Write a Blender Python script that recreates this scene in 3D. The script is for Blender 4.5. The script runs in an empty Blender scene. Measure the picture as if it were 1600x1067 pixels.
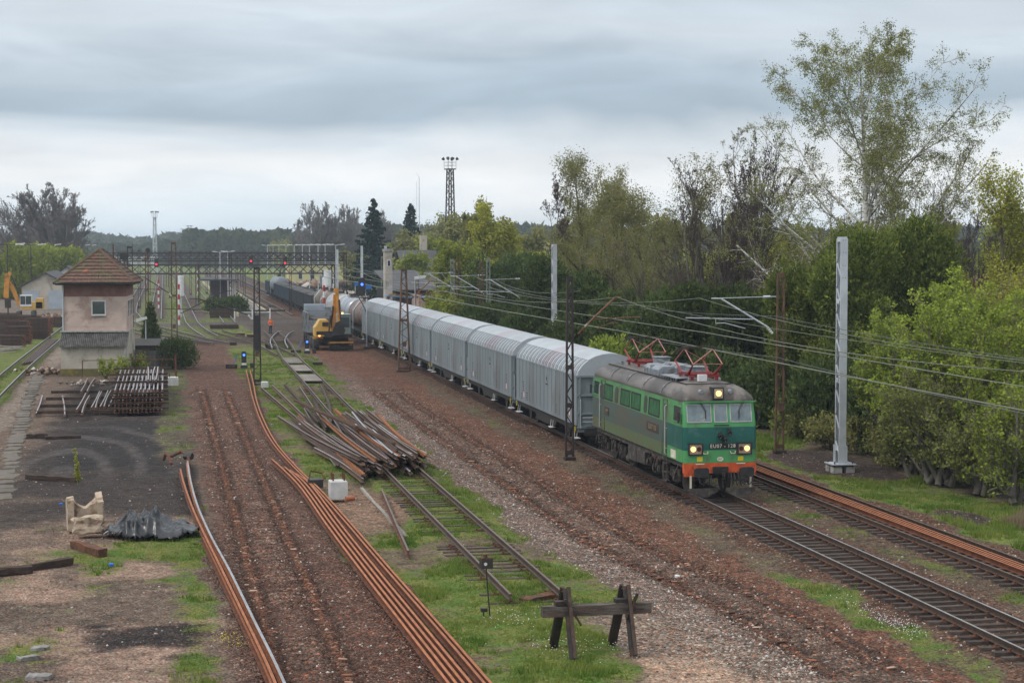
import bpy, math, random
import numpy as np
from mathutils import Vector, Matrix, noise as mnoise

SC = bpy.context.scene
COL = SC.collection
R = math.radians
random.seed(7)
RNG = np.random.default_rng(7)
# world frame: X across the tracks (to the right), Y along the tracks (away from the bridge), z=0 ballast, rail tops at RT
RT = 0.30
YAW = 10.8
HC = 10.0
# ------------------------------------------------------------------ camera, world, sun, exposure
cam = bpy.data.cameras.new('camera')
cam.lens = 64.1
cam.sensor_width = 36.0
cam.clip_start = 0.5
cam.clip_end = 9000.0
camo = bpy.data.objects.new('camera', cam)
COL.objects.link(camo)
camo.location = (0, 0, HC)
camo.rotation_euler = (R(90 - 2.983), 0, R(-YAW))
SC.camera = camo

SUN_EL, SUN_AZ = 48.0, 250.0      # azimuth clockwise from +Y
SC.view_settings.view_transform = 'Standard'
try:
    SC.view_settings.look = 'None'
except Exception:
    pass
SC.view_settings.gamma = 1.0
SC.view_settings.use_curve_mapping = False
SC.view_settings.exposure = 0.12
SC.cycles.max_bounces = 6
SC.cycles.diffuse_bounces = 3
SC.cycles.glossy_bounces = 2
SC.cycles.transmission_bounces = 2
SC.cycles.volume_bounces = 0
SC.cycles.transparent_max_bounces = 6
SC.cycles.use_denoising = True
SC.cycles.caustics_reflective = False
SC.cycles.caustics_refractive = False

sun = bpy.data.lights.new('sun', 'SUN')
sun.energy = 1.5
sun.angle = R(14)
sun.color = (1.0, 0.965, 0.91)
suno = bpy.data.objects.new('sun', sun)
COL.objects.link(suno)
_az, _el = R(SUN_AZ), R(SUN_EL)
_d = Vector((math.sin(_az) * math.cos(_el), math.cos(_az) * math.cos(_el), math.sin(_el)))
suno.rotation_euler = _d.to_track_quat('Z', 'Y').to_euler()


class NT:
    """small helper to write node trees"""
    def __init__(s, tree):
        s.t = tree
        s.n = tree.nodes
        s.l = tree.links

    def add(s, typ, **kw):
        nd = s.n.new(typ)
        for k, v in kw.items():
            if k.startswith('i_'):
                key = k[2:].replace('_', ' ')
                if key.isdigit():
                    key = int(key)
                s.put(nd.inputs[key], v)
            else:
                setattr(nd, k, v)
        return nd

    def put(s, sock, v):
        if isinstance(v, bpy.types.NodeSocket):
            s.l.new(v, sock)
        else:
            try:
                sock.default_value = v
            except Exception:
                sock.default_value = (*v, 1.0)

    def math(s, op, a, b=0.0, c=0.0, clamp=False):
        nd = s.n.new('ShaderNodeMath')
        nd.operation = op
        nd.use_clamp = clamp
        for i, v in enumerate((a, b, c)):
            s.put(nd.inputs[i], v)
        return nd.outputs[0]

    def mix(s, f, a, b, mode='MIX'):
        nd = s.n.new('ShaderNodeMix')
        nd.data_type = 'RGBA'
        nd.blend_type = mode
        nd.clamp_factor = True
        s.put(nd.inputs[0], f)
        s.put(nd.inputs[6], a if isinstance(a, bpy.types.NodeSocket) else (*a, 1.0)[:4])
        s.put(nd.inputs[7], b if isinstance(b, bpy.types.NodeSocket) else (*b, 1.0)[:4])
        return nd.outputs[2]

    def ramp(s, f, stops, interp='LINEAR'):
        nd = s.n.new('ShaderNodeValToRGB')
        nd.color_ramp.interpolation = interp
        el = nd.color_ramp.elements
        while len(el) < len(stops):
            el.new(0.5)
        for e, (p, c) in zip(el, stops):
            e.position = p
            e.color = (*c, 1.0) if not isinstance(c, (int, float)) else (c, c, c, 1.0)
        s.put(nd.inputs[0], f)
        return nd.outputs[0]

    def sstep(s, v, a, b):
        nd = s.n.new('ShaderNodeMapRange')
        nd.interpolation_type = 'SMOOTHSTEP'
        s.put(nd.inputs[0], v)
        s.put(nd.inputs[1], a)
        s.put(nd.inputs[2], b)
        return nd.outputs[0]

    def noise(s, vec, scale, detail=3.0, rough=0.55, dist=0.0):
        nd = s.n.new('ShaderNodeTexNoise')
        s.l.new(vec, nd.inputs['Vector'])
        nd.inputs['Scale'].default_value = scale
        nd.inputs['Detail'].default_value = detail
        nd.inputs['Roughness'].default_value = rough
        nd.inputs['Distortion'].default_value = dist
        return nd.outputs[0]

    def scaled(s, vec, sc):
        nd = s.n.new('ShaderNodeVectorMath')
        nd.operation = 'MULTIPLY'
        s.l.new(vec, nd.inputs[0])
        nd.inputs[1].default_value = sc
        return nd.outputs[0]


def C(r, g, b):
    """sRGB 0..255 -> linear"""
    return tuple((v / 255 / 12.92) if v / 255 <= 0.04045 else ((v / 255 + 0.055) / 1.055) ** 2.4 for v in (r, g, b))


world = bpy.data.worlds.new('World')
SC.world = world
world.use_nodes = True
W = NT(world.node_tree)
W.n.clear()
wo = W.add('ShaderNodeOutputWorld')
bg = W.add('ShaderNodeBackground')
bg.inputs['Strength'].default_value = 1.0
sky = W.add('ShaderNodeTexSky')
sky.sky_type = 'NISHITA'
sky.sun_disc = False
sky.sun_elevation = R(SUN_EL)
sky.sun_rotation = R(SUN_AZ)
skyc = W.mix(1.0, sky.outputs[0], (0.09, 0.09, 0.09), 'MULTIPLY')
tc = W.add('ShaderNodeTexCoord')
sep = W.add('ShaderNodeSeparateXYZ')
W.l.new(tc.outputs['Generated'], sep.inputs[0])
z = W.math('MAXIMUM', sep.outputs[2], 0.0)
# cloud sheet coordinates: stretched towards the horizon as a flat deck would be
dv = W.math('ADD', z, 0.16)
cx = W.math('DIVIDE', sep.outputs[0], dv)
cy = W.math('DIVIDE', sep.outputs[1], dv)
cv = W.add('ShaderNodeCombineXYZ')
W.l.new(cx, cv.inputs[0])
W.l.new(cy, cv.inputs[1])
n1 = W.noise(cv.outputs[0], 0.55, 4.0, 0.5, 0.4)
mp = W.add('ShaderNodeMapping')
W.l.new(tc.outputs['Generated'], mp.inputs[0])
mp.inputs['Location'].default_value = (0.35, 0.2, 0.0)
mp.inputs['Scale'].default_value = (3.2, 3.2, 17.0)
n2 = W.noise(mp.outputs[0], 1.0, 5.0, 0.52, 0.6)
mp3 = W.add('ShaderNodeMapping')
W.l.new(tc.outputs['Generated'], mp3.inputs[0])
mp3.inputs['Location'].default_value = (1.7, 0.4, 0.3)
mp3.inputs['Scale'].default_value = (9.0, 9.0, 40.0)
n3 = W.noise(mp3.outputs[0], 1.0, 4.0, 0.5, 0.8)
el = W.math('ADD', z, W.math('MULTIPLY', W.math('SUBTRACT', n2, 0.5), 0.085))
el = W.math('ADD', el, W.math('MULTIPLY', W.math('SUBTRACT', n3, 0.5), 0.016))
prof = W.ramp(el, [(0.0, C(222, 238, 248)), (0.02, C(228, 238, 245)), (0.040, C(244, 246, 248)), (0.056, C(222, 229, 235)),
                   (0.074, C(174, 190, 204)), (0.098, C(184, 199, 212)), (0.122, C(212, 222, 231)), (0.17, C(192, 205, 217)),
                   (0.40, (0.84, 0.88, 0.92)), (1.0, (1.30, 1.33, 1.36))])
shade = W.ramp(W.math('ADD', W.math('MULTIPLY', n1, 0.5), W.math('MULTIPLY', n3, 0.5)),
               [(0.34, 0.88), (0.5, 1.0), (0.66, 1.12)])
cl = W.mix(1.0, prof, shade, 'MULTIPLY')
final = W.mix(0.95, skyc, cl)
W.l.new(final, bg.inputs['Color'])
W.l.new(bg.outputs[0], wo.inputs['Surface'])


# ------------------------------------------------------------------ placing helpers: photo pixel -> place in the world
_P = math.atan((533.5 - 385) / 2850)
_A = R(YAW)


def at(px, py, zz=0.0):
    a = (px - 800) / 2850
    b = (533.5 - py) / 2850
    dy = math.cos(_P) + b * math.sin(_P)
    dz = -math.sin(_P) + b * math.cos(_P)
    t = (zz - HC) / dz
    x, y = a * t, dy * t
    return (x * math.cos(_A) + y * math.sin(_A), -x * math.sin(_A) + y * math.cos(_A))


def vis_x(px, Y):
    """X at distance Y for an image column"""
    x0, y0 = at(px, 700, 0)
    return x0 * Y / y0


# ------------------------------------------------------------------ mesh builder
class MB:
    def __init__(s):
        s.v = []
        s.f = []
        s.m = []
        s.M = None

    def _add(s, vs, fs, m=0):
        o = len(s.v)
        if s.M is not None:
            vs = [tuple(s.M @ Vector(v)) for v in vs]
        s.v.extend(vs)
        for f in fs:
            s.f.append(tuple(i + o for i in f))
            s.m.append(m)

    def box(s, x0, x1, y0, y1, z0, z1, m=0):
        s._add([(x0, y0, z0), (x1, y0, z0), (x1, y1, z0), (x0, y1, z0), (x0, y0, z1), (x1, y0, z1), (x1, y1, z1), (x0, y1, z1)],
               [(0, 3, 2, 1), (4, 5, 6, 7), (0, 1, 5, 4), (1, 2, 6, 5), (2, 3, 7, 6), (3, 0, 4, 7)], m)
        return s

    def cbox(s, cx, cy, cz, sx, sy, sz, m=0, rz=0.0, rx=0.0, ry=0.0):
        M = Matrix.Translation((cx, cy, cz)) @ Matrix.Rotation(rz, 4, 'Z') @ Matrix.Rotation(ry, 4, 'Y') @ Matrix.Rotation(rx, 4, 'X')
        vs = [tuple(M @ Vector((a * sx / 2, b * sy / 2, c * sz / 2))) for a, b, c in
              [(-1, -1, -1), (1, -1, -1), (1, 1, -1), (-1, 1, -1), (-1, -1, 1), (1, -1, 1), (1, 1, 1), (-1, 1, 1)]]
        s._add(vs, [(0, 3, 2, 1), (4, 5, 6, 7), (0, 1, 5, 4), (1, 2, 6, 5), (2, 3, 7, 6), (3, 0, 4, 7)], m)
        return s

    def beam(s, p, q, w, h, m=0, up=(0, 0, 1)):
        p, q = Vector(p), Vector(q)
        d = (q - p)
        if d.length < 1e-6:
            return s
        d.normalize()
        u = Vector(up)
        if abs(d.dot(u)) > 0.98:
            u = Vector((1, 0, 0))
        a = d.cross(u).normalized() * (w / 2)
        b = a.cross(d).normalized() * (h / 2)
        vs = [tuple(c + i * a + j * b) for c in (p, q) for i, j in ((-1, -1), (1, -1), (1, 1), (-1, 1))]
        s._add(vs, [(0, 1, 2, 3), (7, 6, 5, 4), (0, 4, 5, 1), (1, 5, 6, 2), (2, 6, 7, 3), (3, 7, 4, 0)], m)
        return s

    def tube(s, pts, r, n=6, m=0, caps=True):
        pts = [Vector(p) for p in pts]
        k = len(pts)
        rs = r if isinstance(r, (list, tuple)) else [r] * k
        vs = []
        prev = None
        for i, p in enumerate(pts):
            d = (pts[min(i + 1, k - 1)] - pts[max(i - 1, 0)])
            d = d.normalized() if d.length > 1e-9 else Vector((0, 0, 1))
            if prev is None:
                u = Vector((0, 0, 1)) if abs(d.z) < 0.9 else Vector((1, 0, 0))
                a = d.cross(u).normalized()
            else:
                a = (prev - d * prev.dot(d)).normalized()
            prev = a
            b = d.cross(a)
            for j in range(n):
                t = 2 * math.pi * j / n
                vs.append(tuple(p + (a * math.cos(t) + b * math.sin(t)) * rs[i]))
        fs = []
        for i in range(k - 1):
            for j in range(n):
                fs.append((i * n + j, i * n + (j + 1) % n, (i + 1) * n + (j + 1) % n, (i + 1) * n + j))
        if caps:
            fs.append(tuple(range(n))[::-1])
            fs.append(tuple((k - 1) * n + j for j in range(n)))
        s._add(vs, fs, m)
        return s

    def cyl(s, p, q, r, n=12, m=0, r2=None):
        return s.tube([p, q], [r, r if r2 is None else r2], n, m)

    def loft(s, rings, m=0, closed=True, caps=True):
        """rings: list of equal-length point lists"""
        n = len(rings[0])
        vs = [tuple(p) for r in rings for p in r]
        fs = []
        for i in range(len(rings) - 1):
            for j in range(n if closed else n - 1):
                fs.append((i * n + j, i * n + (j + 1) % n, (i + 1) * n + (j + 1) % n, (i + 1) * n + j))
        if caps and closed:
            fs.append(tuple(range(n))[::-1])
            fs.append(tuple((len(rings) - 1) * n + j for j in range(n)))
        s._add(vs, fs, m)
        return s

    def prism(s, prof, axis, a, b, m=0):
        """closed 2D profile swept along axis ('x','y','z') from a to b"""
        def mk(t, u, w):
            return {'x': (t, u, w), 'y': (u, t, w), 'z': (u, w, t)}[axis]
        return s.loft([[mk(a, *p) for p in prof], [mk(b, *p) for p in prof]], m)

    def build(s, name, mats, parent=None, smooth=False, loc=None, rot=None, auto=None):
        me = bpy.data.meshes.new(name)
        me.from_pydata([tuple(v) for v in s.v], [], s.f)
        for mt in (mats if isinstance(mats, (list, tuple)) else [mats]):
            me.materials.append(mt)
        if s.m and max(s.m) > 0:
            me.polygons.foreach_set('material_index', s.m)
        if smooth or auto:
            me.polygons.foreach_set('use_smooth', [True] * len(me.polygons))
            if auto:
                me.set_sharp_from_angle(angle=R(auto))
        o = bpy.data.objects.new(name, me)
        COL.objects.link(o)
        if parent is not None:
            o.parent = parent
        if loc is not None:
            o.location = loc
        if rot is not None:
            o.rotation_euler = rot
        return o


def npmesh(name, v, f, mat, parent=None, attrs=None, smooth=False):
    """fast mesh from numpy arrays, f is (n,3) or (n,4)"""
    me = bpy.data.meshes.new(name)
    nv, nf, k = len(v), len(f), f.shape[1]
    me.vertices.add(nv)
    me.vertices.foreach_set('co', np.ascontiguousarray(v, dtype=np.float32).ravel())
    me.loops.add(nf * k)
    me.loops.foreach_set('vertex_index', np.ascontiguousarray(f, dtype=np.int32).ravel())
    me.polygons.add(nf)
    me.polygons.foreach_set('loop_start', np.arange(0, nf * k, k, dtype=np.int32))
    me.polygons.foreach_set('loop_total', np.full(nf, k, dtype=np.int32))
    if smooth:
        me.polygons.foreach_set('use_smooth', np.ones(nf, dtype=bool))
    me.update(calc_edges=True)
    if attrs:
        for an, (dom, typ, data) in attrs.items():
            a = me.attributes.new(an, typ, dom)
            if typ == 'FLOAT':
                a.data.foreach_set('value', np.ascontiguousarray(data, dtype=np.float32).ravel())
            else:
                a.data.foreach_set('color', np.ascontiguousarray(data, dtype=np.float32).ravel())
    if mat is not None:
        for mt in (mat if isinstance(mat, (list, tuple)) else [mat]):
            me.materials.append(mt)
    o = bpy.data.objects.new(name, me)
    COL.objects.link(o)
    if parent is not None:
        o.parent = parent
    return o


def thing(name, label, cat, loc=(0, 0, 0), rz=0.0, group=None):
    o = bpy.data.objects.new(name, None)
    o.empty_display_size = 0.2
    COL.objects.link(o)
    o.location = loc
    o.rotation_euler = (0, 0, rz)
    return tag(o, label, cat, group)


def tag(o, label=None, cat=None, group=None, kind=None):
    if label:
        o['label'] = label
    if cat:
        o['category'] = cat
    if group:
        o['group'] = group
    if kind:
        o['kind'] = kind
    return o


def dup(root, loc, rz=0.0, label=None, scale=None):
    r = root.copy()
    COL.objects.link(r)
    r.location = loc
    r.rotation_euler = (0, 0, rz)
    if scale is not None:
        r.scale = scale
    if label:
        r['label'] = label
    for ch in root.children:
        c = ch.copy()
        COL.objects.link(c)
        c.parent = r
        for g in ch.children:
            d = g.copy()
            COL.objects.link(d)
            d.parent = c
    return r


def share(src, name, parent, loc, rot=(0, 0, 0), scale=None):
    o = bpy.data.objects.new(name, src.data)
    COL.objects.link(o)
    o.parent = parent
    o.location = loc
    o.rotation_euler = rot
    if scale is not None:
        o.scale = scale
    return o


# ------------------------------------------------------------------ numpy value noise
def vnoise(x, y, sc, seed=0):
    x = np.asarray(x) / sc + 1000.0 + seed * 17.3
    y = np.asarray(y) / sc + 1000.0 + seed * 9.1
    xi, yi = np.floor(x).astype(np.int64), np.floor(y).astype(np.int64)
    fx, fy = x - xi, y - yi
    fx = fx * fx * (3 - 2 * fx)
    fy = fy * fy * (3 - 2 * fy)

    def h(a, b):
        n = (a * 374761393 + b * 668265263 + seed * 1442695041) & 0x7fffffff
        n = ((n ^ (n >> 13)) * 1274126177) & 0x7fffffff
        return ((n ^ (n >> 16)) & 0xffff) / 65535.0
    return (h(xi, yi) * (1 - fx) + h(xi + 1, yi) * fx) * (1 - fy) + (h(xi, yi + 1) * (1 - fx) + h(xi + 1, yi + 1) * fx) * fy


def fbm(x, y, sc, seed=0, oct=3):
    t, a, tot = 0, 1.0, 0
    for i in range(oct):
        t = t + a * vnoise(x, y, sc / 2 ** i, seed + i)
        tot += a
        a *= 0.55
    return t / tot


def ss(v, a, b):
    t = np.clip((v - a) / (b - a), 0, 1)
    return t * t * (3 - 2 * t)


# ------------------------------------------------------------------ materials
MATS = {}


def mat(name, c1, c2=None, scale=3.0, rough=0.75, metal=0.0, bump=0.0, bscale=None, c3=None, c3scale=1.2, c3amt=0.5,
        stretch=(1, 1, 1), rnd=0.0, spec=0.4, emit=None, estr=0.0, alpha=None, hueatt=None):
    """noise-mixed principled surface; c3 = second layer of dirt / rust / moss patches; rnd = per-object brightness variation"""
    if name in MATS:
        return MATS[name]
    m = bpy.data.materials.new(name)
    m.use_nodes = True
    T = NT(m.node_tree)
    T.n.clear()
    out = T.add('ShaderNodeOutputMaterial')
    p = T.add('ShaderNodeBsdfPrincipled')
    T.l.new(p.outputs[0], out.inputs[0])
    p.inputs['Roughness'].default_value = rough
    p.inputs['Metallic'].default_value = metal
    p.inputs['Specular IOR Level'].default_value = spec
    tcn = T.add('ShaderNodeTexCoord')
    vec = T.scaled(tcn.outputs['Object'], stretch)
    if c2 is None:
        c2 = tuple(v * 0.78 for v in c1)
    nz = T.noise(vec, scale, 4.0, 0.6)
    f = T.sstep(nz, 0.36, 0.64)
    colr = T.mix(f, c1, c2)
    if c3 is not None:
        nz3 = T.noise(vec, c3scale, 6.0, 0.65, 0.3)
        f3 = T.math('MULTIPLY', T.sstep(nz3, 0.62 - 0.24 * c3amt, 0.72 - 0.2 * c3amt), 0.9)
        colr = T.mix(f3, colr, c3)
    if rnd > 0:
        oi = T.add('ShaderNodeObjectInfo')
        k = T.math('ADD', T.math('MULTIPLY', oi.outputs['Random'], 2 * rnd), 1 - rnd)
        kk = T.add('ShaderNodeCombineColor')
        for i in range(3):
            T.l.new(k, kk.inputs[i])
        colr = T.mix(1.0, colr, kk.outputs[0], 'MULTIPLY')
    if hueatt:
        a = T.add('ShaderNodeAttribute', attribute_name=hueatt)
        colr = T.mix(1.0, colr, a.outputs['Color'], 'MULTIPLY')
    T.l.new(colr, p.inputs['Base Color'])
    if bump > 0:
        bn = T.noise(vec, bscale or scale * 4, 4.0, 0.6)
        b = T.add('ShaderNodeBump')
        b.inputs['Distance'].default_value = bump
        b.inputs['Strength'].default_value = 1.0
        T.l.new(bn, b.inputs['Height'])
        T.l.new(b.outputs[0], p.inputs['Normal'])
    if emit is not None:
        p.inputs['Emission Color'].default_value = (*emit, 1)
        p.inputs['Emission Strength'].default_value = estr
    MATS[name] = m
    return m


def leafmat(name, ca, cb, rnd=0.15):
    """foliage: colour varies leaf by leaf (attribute) and object by object, with a little light passing through"""
    if name in MATS:
        return MATS[name]
    m = bpy.data.materials.new(name)
    m.use_nodes = True
    T = NT(m.node_tree)
    T.n.clear()
    out = T.add('ShaderNodeOutputMaterial')
    a = T.add('ShaderNodeAttribute', attribute_name='var')
    oi = T.add('ShaderNodeObjectInfo')
    c = T.mix(a.outputs['Fac'], ca, cb)
    k = T.math('ADD', T.math('MULTIPLY', oi.outputs['Random'], 2 * rnd), 1 - rnd)
    kk = T.add('ShaderNodeCombineColor')
    for i in range(3):
        T.l.new(k, kk.inputs[i])
    c = T.mix(1.0, c, kk.outputs[0], 'MULTIPLY')
    d = T.add('ShaderNodeBsdfDiffuse')
    t = T.add('ShaderNodeBsdfTranslucent')
    T.l.new(c, d.inputs[0])
    T.l.new(c, t.inputs[0])
    mx = T.add('ShaderNodeMixShader')
    mx.inputs[0].default_value = 0.35
    T.l.new(d.outputs[0], mx.inputs[1])
    T.l.new(t.outputs[0], mx.inputs[2])
    T.l.new(mx.outputs[0], out.inputs[0])
    MATS[name] = m
    return m


M_rail_used = mat('rail_brown', (0.10, 0.06, 0.042), (0.055, 0.038, 0.03), 6, 0.6, 0.35, bump=0.004)
M_rail_top = mat('rail_running_top', (0.42, 0.42, 0.43), (0.30, 0.29, 0.29), 2, 0.35, 0.6)
M_rail_dull = mat('rail_dull_top', (0.17, 0.12, 0.10), (0.11, 0.075, 0.06), 4, 0.5, 0.4)
M_rust_new = mat('orange_rust', (0.40, 0.15, 0.065), (0.27, 0.10, 0.045), 3, 0.8, 0.15, bump=0.003, stretch=(4, .6, 4), rnd=0.1)
M_rust_new_side = mat('dark_orange_rust', (0.15, 0.05, 0.022), (0.08, 0.028, 0.014), 3, 0.85, 0.1)
M_rust = mat('rust_steel', (0.16, 0.06, 0.03), (0.07, 0.035, 0.022), 5, 0.8, 0.2, bump=0.003)
M_steel_dark = mat('dark_steel', (0.045, 0.038, 0.036), (0.028, 0.024, 0.022), 4, 0.6, 0.3, c3=(0.10, 0.045, 0.025), c3scale=3)
M_black = mat('black_paint', (0.018, 0.018, 0.02), (0.03, 0.028, 0.027), 5, 0.5)
M_dark = mat('underframe_black', (0.016, 0.015, 0.015), (0.028, 0.024, 0.022), 5, 0.7)
M_galv = mat('galvanised_steel', (0.55, 0.58, 0.62), (0.46, 0.49, 0.53), 1.6, 0.45, 0.25, rnd=0.04)
M_white = mat('white_paint', (0.72, 0.72, 0.72), (0.6, 0.6, 0.6), 4, 0.5)
M_concrete = mat('concrete', (0.40, 0.39, 0.36), (0.30, 0.29, 0.27), 5, 0.9, bump=0.006, c3=(0.2, 0.19, 0.16), c3scale=3)
M_sleeper = mat('sleeper_timber', (0.085, 0.062, 0.05), (0.045, 0.033, 0.028), 7, 0.9, bump=0.012, stretch=(0.5, 3, 2), rnd=0.3)
M_timber = mat('dark_timber', (0.075, 0.045, 0.032), (0.035, 0.024, 0.02), 7, 0.9, bump=0.012, stretch=(0.5, 3, 2), rnd=0.25)
M_timber_or = mat('timber_end_grain', (0.30, 0.11, 0.05), (0.16, 0.06, 0.035), 7, 0.9, rnd=0.35)
M_wood_grey = mat('weathered_boards', (0.30, 0.27, 0.24), (0.20, 0.175, 0.155), 5, 0.9, bump=0.01, stretch=(0.5, 4, 2), rnd=0.15)
M_glass = mat('window_glass', (0.05, 0.065, 0.07), (0.03, 0.04, 0.045), 1, 0.08, 0.0, spec=0.9)
# ------------------------------------------------------------------ ground
T5C, T4C, T3C, T1C, T2C = 3.35, 10.15, 14.97, 21.05, 25.35      # track centre lines (X)
GAUGE = 1.50


def t3c(Y):
    """the lifted track beside the train wanders a little"""
    return 14.95 + 1.3 * ss(-np.asarray(Y, dtype=float), -64, -44) + 1.0 * ss(np.asarray(Y, dtype=float), 110, 165)


def t4c(Y):
    Y = np.asarray(Y, dtype=float)
    return 10.15 + 0.55 * ss(Y, 95, 150) + 1.3 * ss(Y, 150, 200)


def band(X, a, b, s=0.5):
    return ss(X, a - s / 2, a + s / 2) * (1 - ss(X, b - s / 2, b + s / 2))


def zones(X, Y):
    """albedo of the bare soil (rgb), grass cover 0..1, gravel 0..1, height"""
    X = np.asarray(X, dtype=float)
    Y = np.asarray(Y, dtype=float)
    wx = X + (fbm(X, Y, 3.0, 3) - .5) * 1.6 + (fbm(X, Y, .9, 5) - .5) * .6
    n1, n2, n3 = fbm(X, Y, 6, 11), fbm(X, Y, 1.6, 21), fbm(X, Y, 14, 31)
    dirt = np.array((0.135, 0.10, 0.078))
    col = np.ones(X.shape + (3,)) * dirt
    grass = 0.35 + 0.5 * (n1 - .5) + 0.3 * (n2 - .5)
    grav = np.full(X.shape, 0.35)

    def lay(mask, c, g=None, gr=None):
        nonlocal grass, grav
        mk = mask[..., None]
        col[:] = col * (1 - mk) + np.array(c) * mk
        if g is not None:
            grass = grass * (1 - mask) + g * mask
        if gr is not None:
            grav = grav * (1 - mask) + gr * mask
    far = ss(Y, 190, 215)
    # broad station yard in the distance: greenish
    lay(far * (X < 13.5), (0.12, 0.11, 0.085), 0.62 + .5 * (n1 - .5) + .3 * (n2 - .5), 0.3)
    # middle strip with the old siding
    mid = band(wx, 5.9, 13.2, .8) * (1 - far)
    gm = 0.66 + 1.1 * (n1 - .5) + 0.9 * (n2 - .5)
    lay(mid, (0.14, 0.11, 0.075), gm, 0.35)
    # sandy dug spot near the concrete block
    lay(mid * ss(-np.hypot((X - 7.3) / 2.2, (Y - 70) / 7), -1.1, -.5), (0.24, 0.165, 0.115), 0.08, 0.5)
    # dark strip of the old bed at the left (track 5)
    b5 = band(wx, 1.55, 5.95, .5) * (1 - ss(Y, 196, 200))
    lay(b5, (0.148, 0.092, 0.070), 0.06 + .35 * (n2 - .5) + .2 * ss(Y, 54, 62) * (1 - ss(Y, 62, 72)) * ss(X, 4.4, 5.0), 0.85)
    near5 = ss(X, 1.6, 6.6) * band(wx, 1.6, 6.6, .5) * (1 - ss(Y, 55, 60))
    lay(near5, (0.140, 0.080, 0.058), 0.03, 1.0)
    lay(band(X, 5.6, 6.5, .3) * band(Y, 57, 74, 5), (0.12, 0.10, 0.07), 0.7, 0.3)
    # bed beside the train (track 3), grey-beige gravel shoulder and red brown body
    c3 = t3c(Y)
    b3 = band(wx, c3 - 2.3, 18.7, .6) * (1 - ss(Y, 235, 262))
    lay(b3, (0.170, 0.094, 0.064), 0.0, 0.9)
    sh = band(wx, c3 - 2.5, c3 - 0.95, .5) * (1 - ss(Y, 120, 165))
    lay(sh, (0.21, 0.165, 0.14), 0.1 + .7 * (n2 - .55), 1.0)
    lay(band(X, c3 - 1.1, c3 + 1.1, .3) * (1 - ss(Y, 120, 150)), (0.165, 0.115, 0.09), 0.0, 1.0)
    # pale sandy apron in the near foreground right of the buffer stop
    ap = band(wx, 11.2, 14.6, 1.0) * (1 - ss(Y, 44, 52))
    lay(ap, (0.29, 0.235, 0.19), 0.05, 1.0)
    lay(band(wx, 10.8, 13.3, .8) * (1 - ss(Y, 41.5, 44)), (0.36, 0.26, 0.19), 0.0, 0.5)
    # running tracks 1 and 2
    lay(band(wx, 18.7, 28.0, .5), (0.132, 0.082, 0.058), 0.08 + .25 * (n2 - .5), 0.9)
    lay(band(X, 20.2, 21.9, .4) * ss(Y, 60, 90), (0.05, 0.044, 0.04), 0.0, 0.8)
    gs = band(wx, 18.1, 19.3, .5) * (1 - ss(Y, 120, 160))
    lay(gs, (0.13, 0.10, 0.07), 0.30 + 1.0 * (n1 - .5) + .5 * (n2 - .5) + .45 * (1 - ss(Y, 46, 58)), 0.5)
    lay(band(wx, 22.7, 24.3, .5), (0.12, 0.09, 0.065), 0.40 + .9 * (n2 - .5), 0.6)
    # right verge: bright grass, coal spoil, dark wood floor
    vg = ss(wx, 27.6, 28.3)
    lay(vg, (0.11, 0.085, 0.062), 0.80 + .7 * (n2 - .5) + .25 * (n1 - .5), 0.2)
    lay(vg * ss(-np.hypot((X - 30.4) / 2.4, (Y - 80) / 6.5), -1.15, -.75), (0.066, 0.052, 0.046), 0.10 + .5 * (n2 - .5), 0.7)
    lay(vg * ss(-np.hypot((X - 29.3) / .8, (Y - 63.5) / 2), -1.15, -.75), (0.06, 0.05, 0.045), 0.0, 0.7)
    lay(vg * ss(-np.hypot((X - 29.4) / .9, (Y - 55.5) / 1.2), -1.15, -.75), (0.36, 0.33, 0.3), 0.1, 0.7)
    lay(ss(wx, 31.3, 33) * (1 - ss(Y, 230, 260)), (0.07, 0.055, 0.04), 0.18 + .7 * (n2 - .5), 0.1)
    # station side on the far right: grass and a pale sandy road
    fr = ss(Y, 235, 270) * ss(X, 26, 28)
    lay(fr, (0.14, 0.12, 0.09), 0.75 + .4 * (n1 - .5), 0.2)
    lay(fr * band(X, 35.0, 41.5, .8) * (1 - ss(Y, 420, 450)), (0.33, 0.29, 0.25), 0.02, 0.2)
    # left yard
    left = 1 - ss(wx, 0.9, 1.5)
    gl = 0.08 + 0.8 * (n2 - .5) + .55 * (n1 - .5)
    lay(left * (1 - far), (0.15, 0.115, 0.09), gl + .12, 0.45)
    # black cinder and oil ground round the rail rack
    Yw = Y + (n1 - .5) * 26 + (n2 - .5) * 8
    yb = left * ss(wx, -7.2, -5.9) * ss(Yw, 67, 76) * (1 - ss(Y, 137, 141))
    lay(yb, (0.050, 0.042, 0.038), 0.02 + .5 * (n2 - .55), 0.4)
    lay(yb * band(Yw, 84, 106, 8) * band(wx, -5, .2, 1.0), (0.030, 0.027, 0.027), 0.0, 0.25)
    swirl = ss(np.sin(np.hypot((X + 4.6) * 1.3, (Y - 84) / 3.2) * 3.1 + 3 * (n1 - .5)), .2, .9) * yb * band(Y, 82, 104, 6)
    lay(swirl * .42, (0.115, 0.10, 0.095), 0.0, 0.2)
    # grass strip between yard and bed
    lay(band(wx, -0.4, 1.3, .4) * ss(Y, 84, 92) * (1 - ss(Y, 190, 196)), (0.10, 0.085, 0.06), 0.45 + .8 * (n2 - .5), 0.4)
    # pale sand patches and grass in the near left
    nl = left * (1 - ss(Y, 64, 72))
    lay(nl * ss(fbm(X, Y, 3.2, 41), .46, .62), (0.27, 0.19, 0.145), None, 0.35)
    lay(nl * ss(-np.hypot((X + .2) / 1.6, (Y - 48) / 2.8) + (n2 - .5) * 2.2, -1.15, -.75), (0.05, 0.042, 0.04), 0.0, 0.6)
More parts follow.
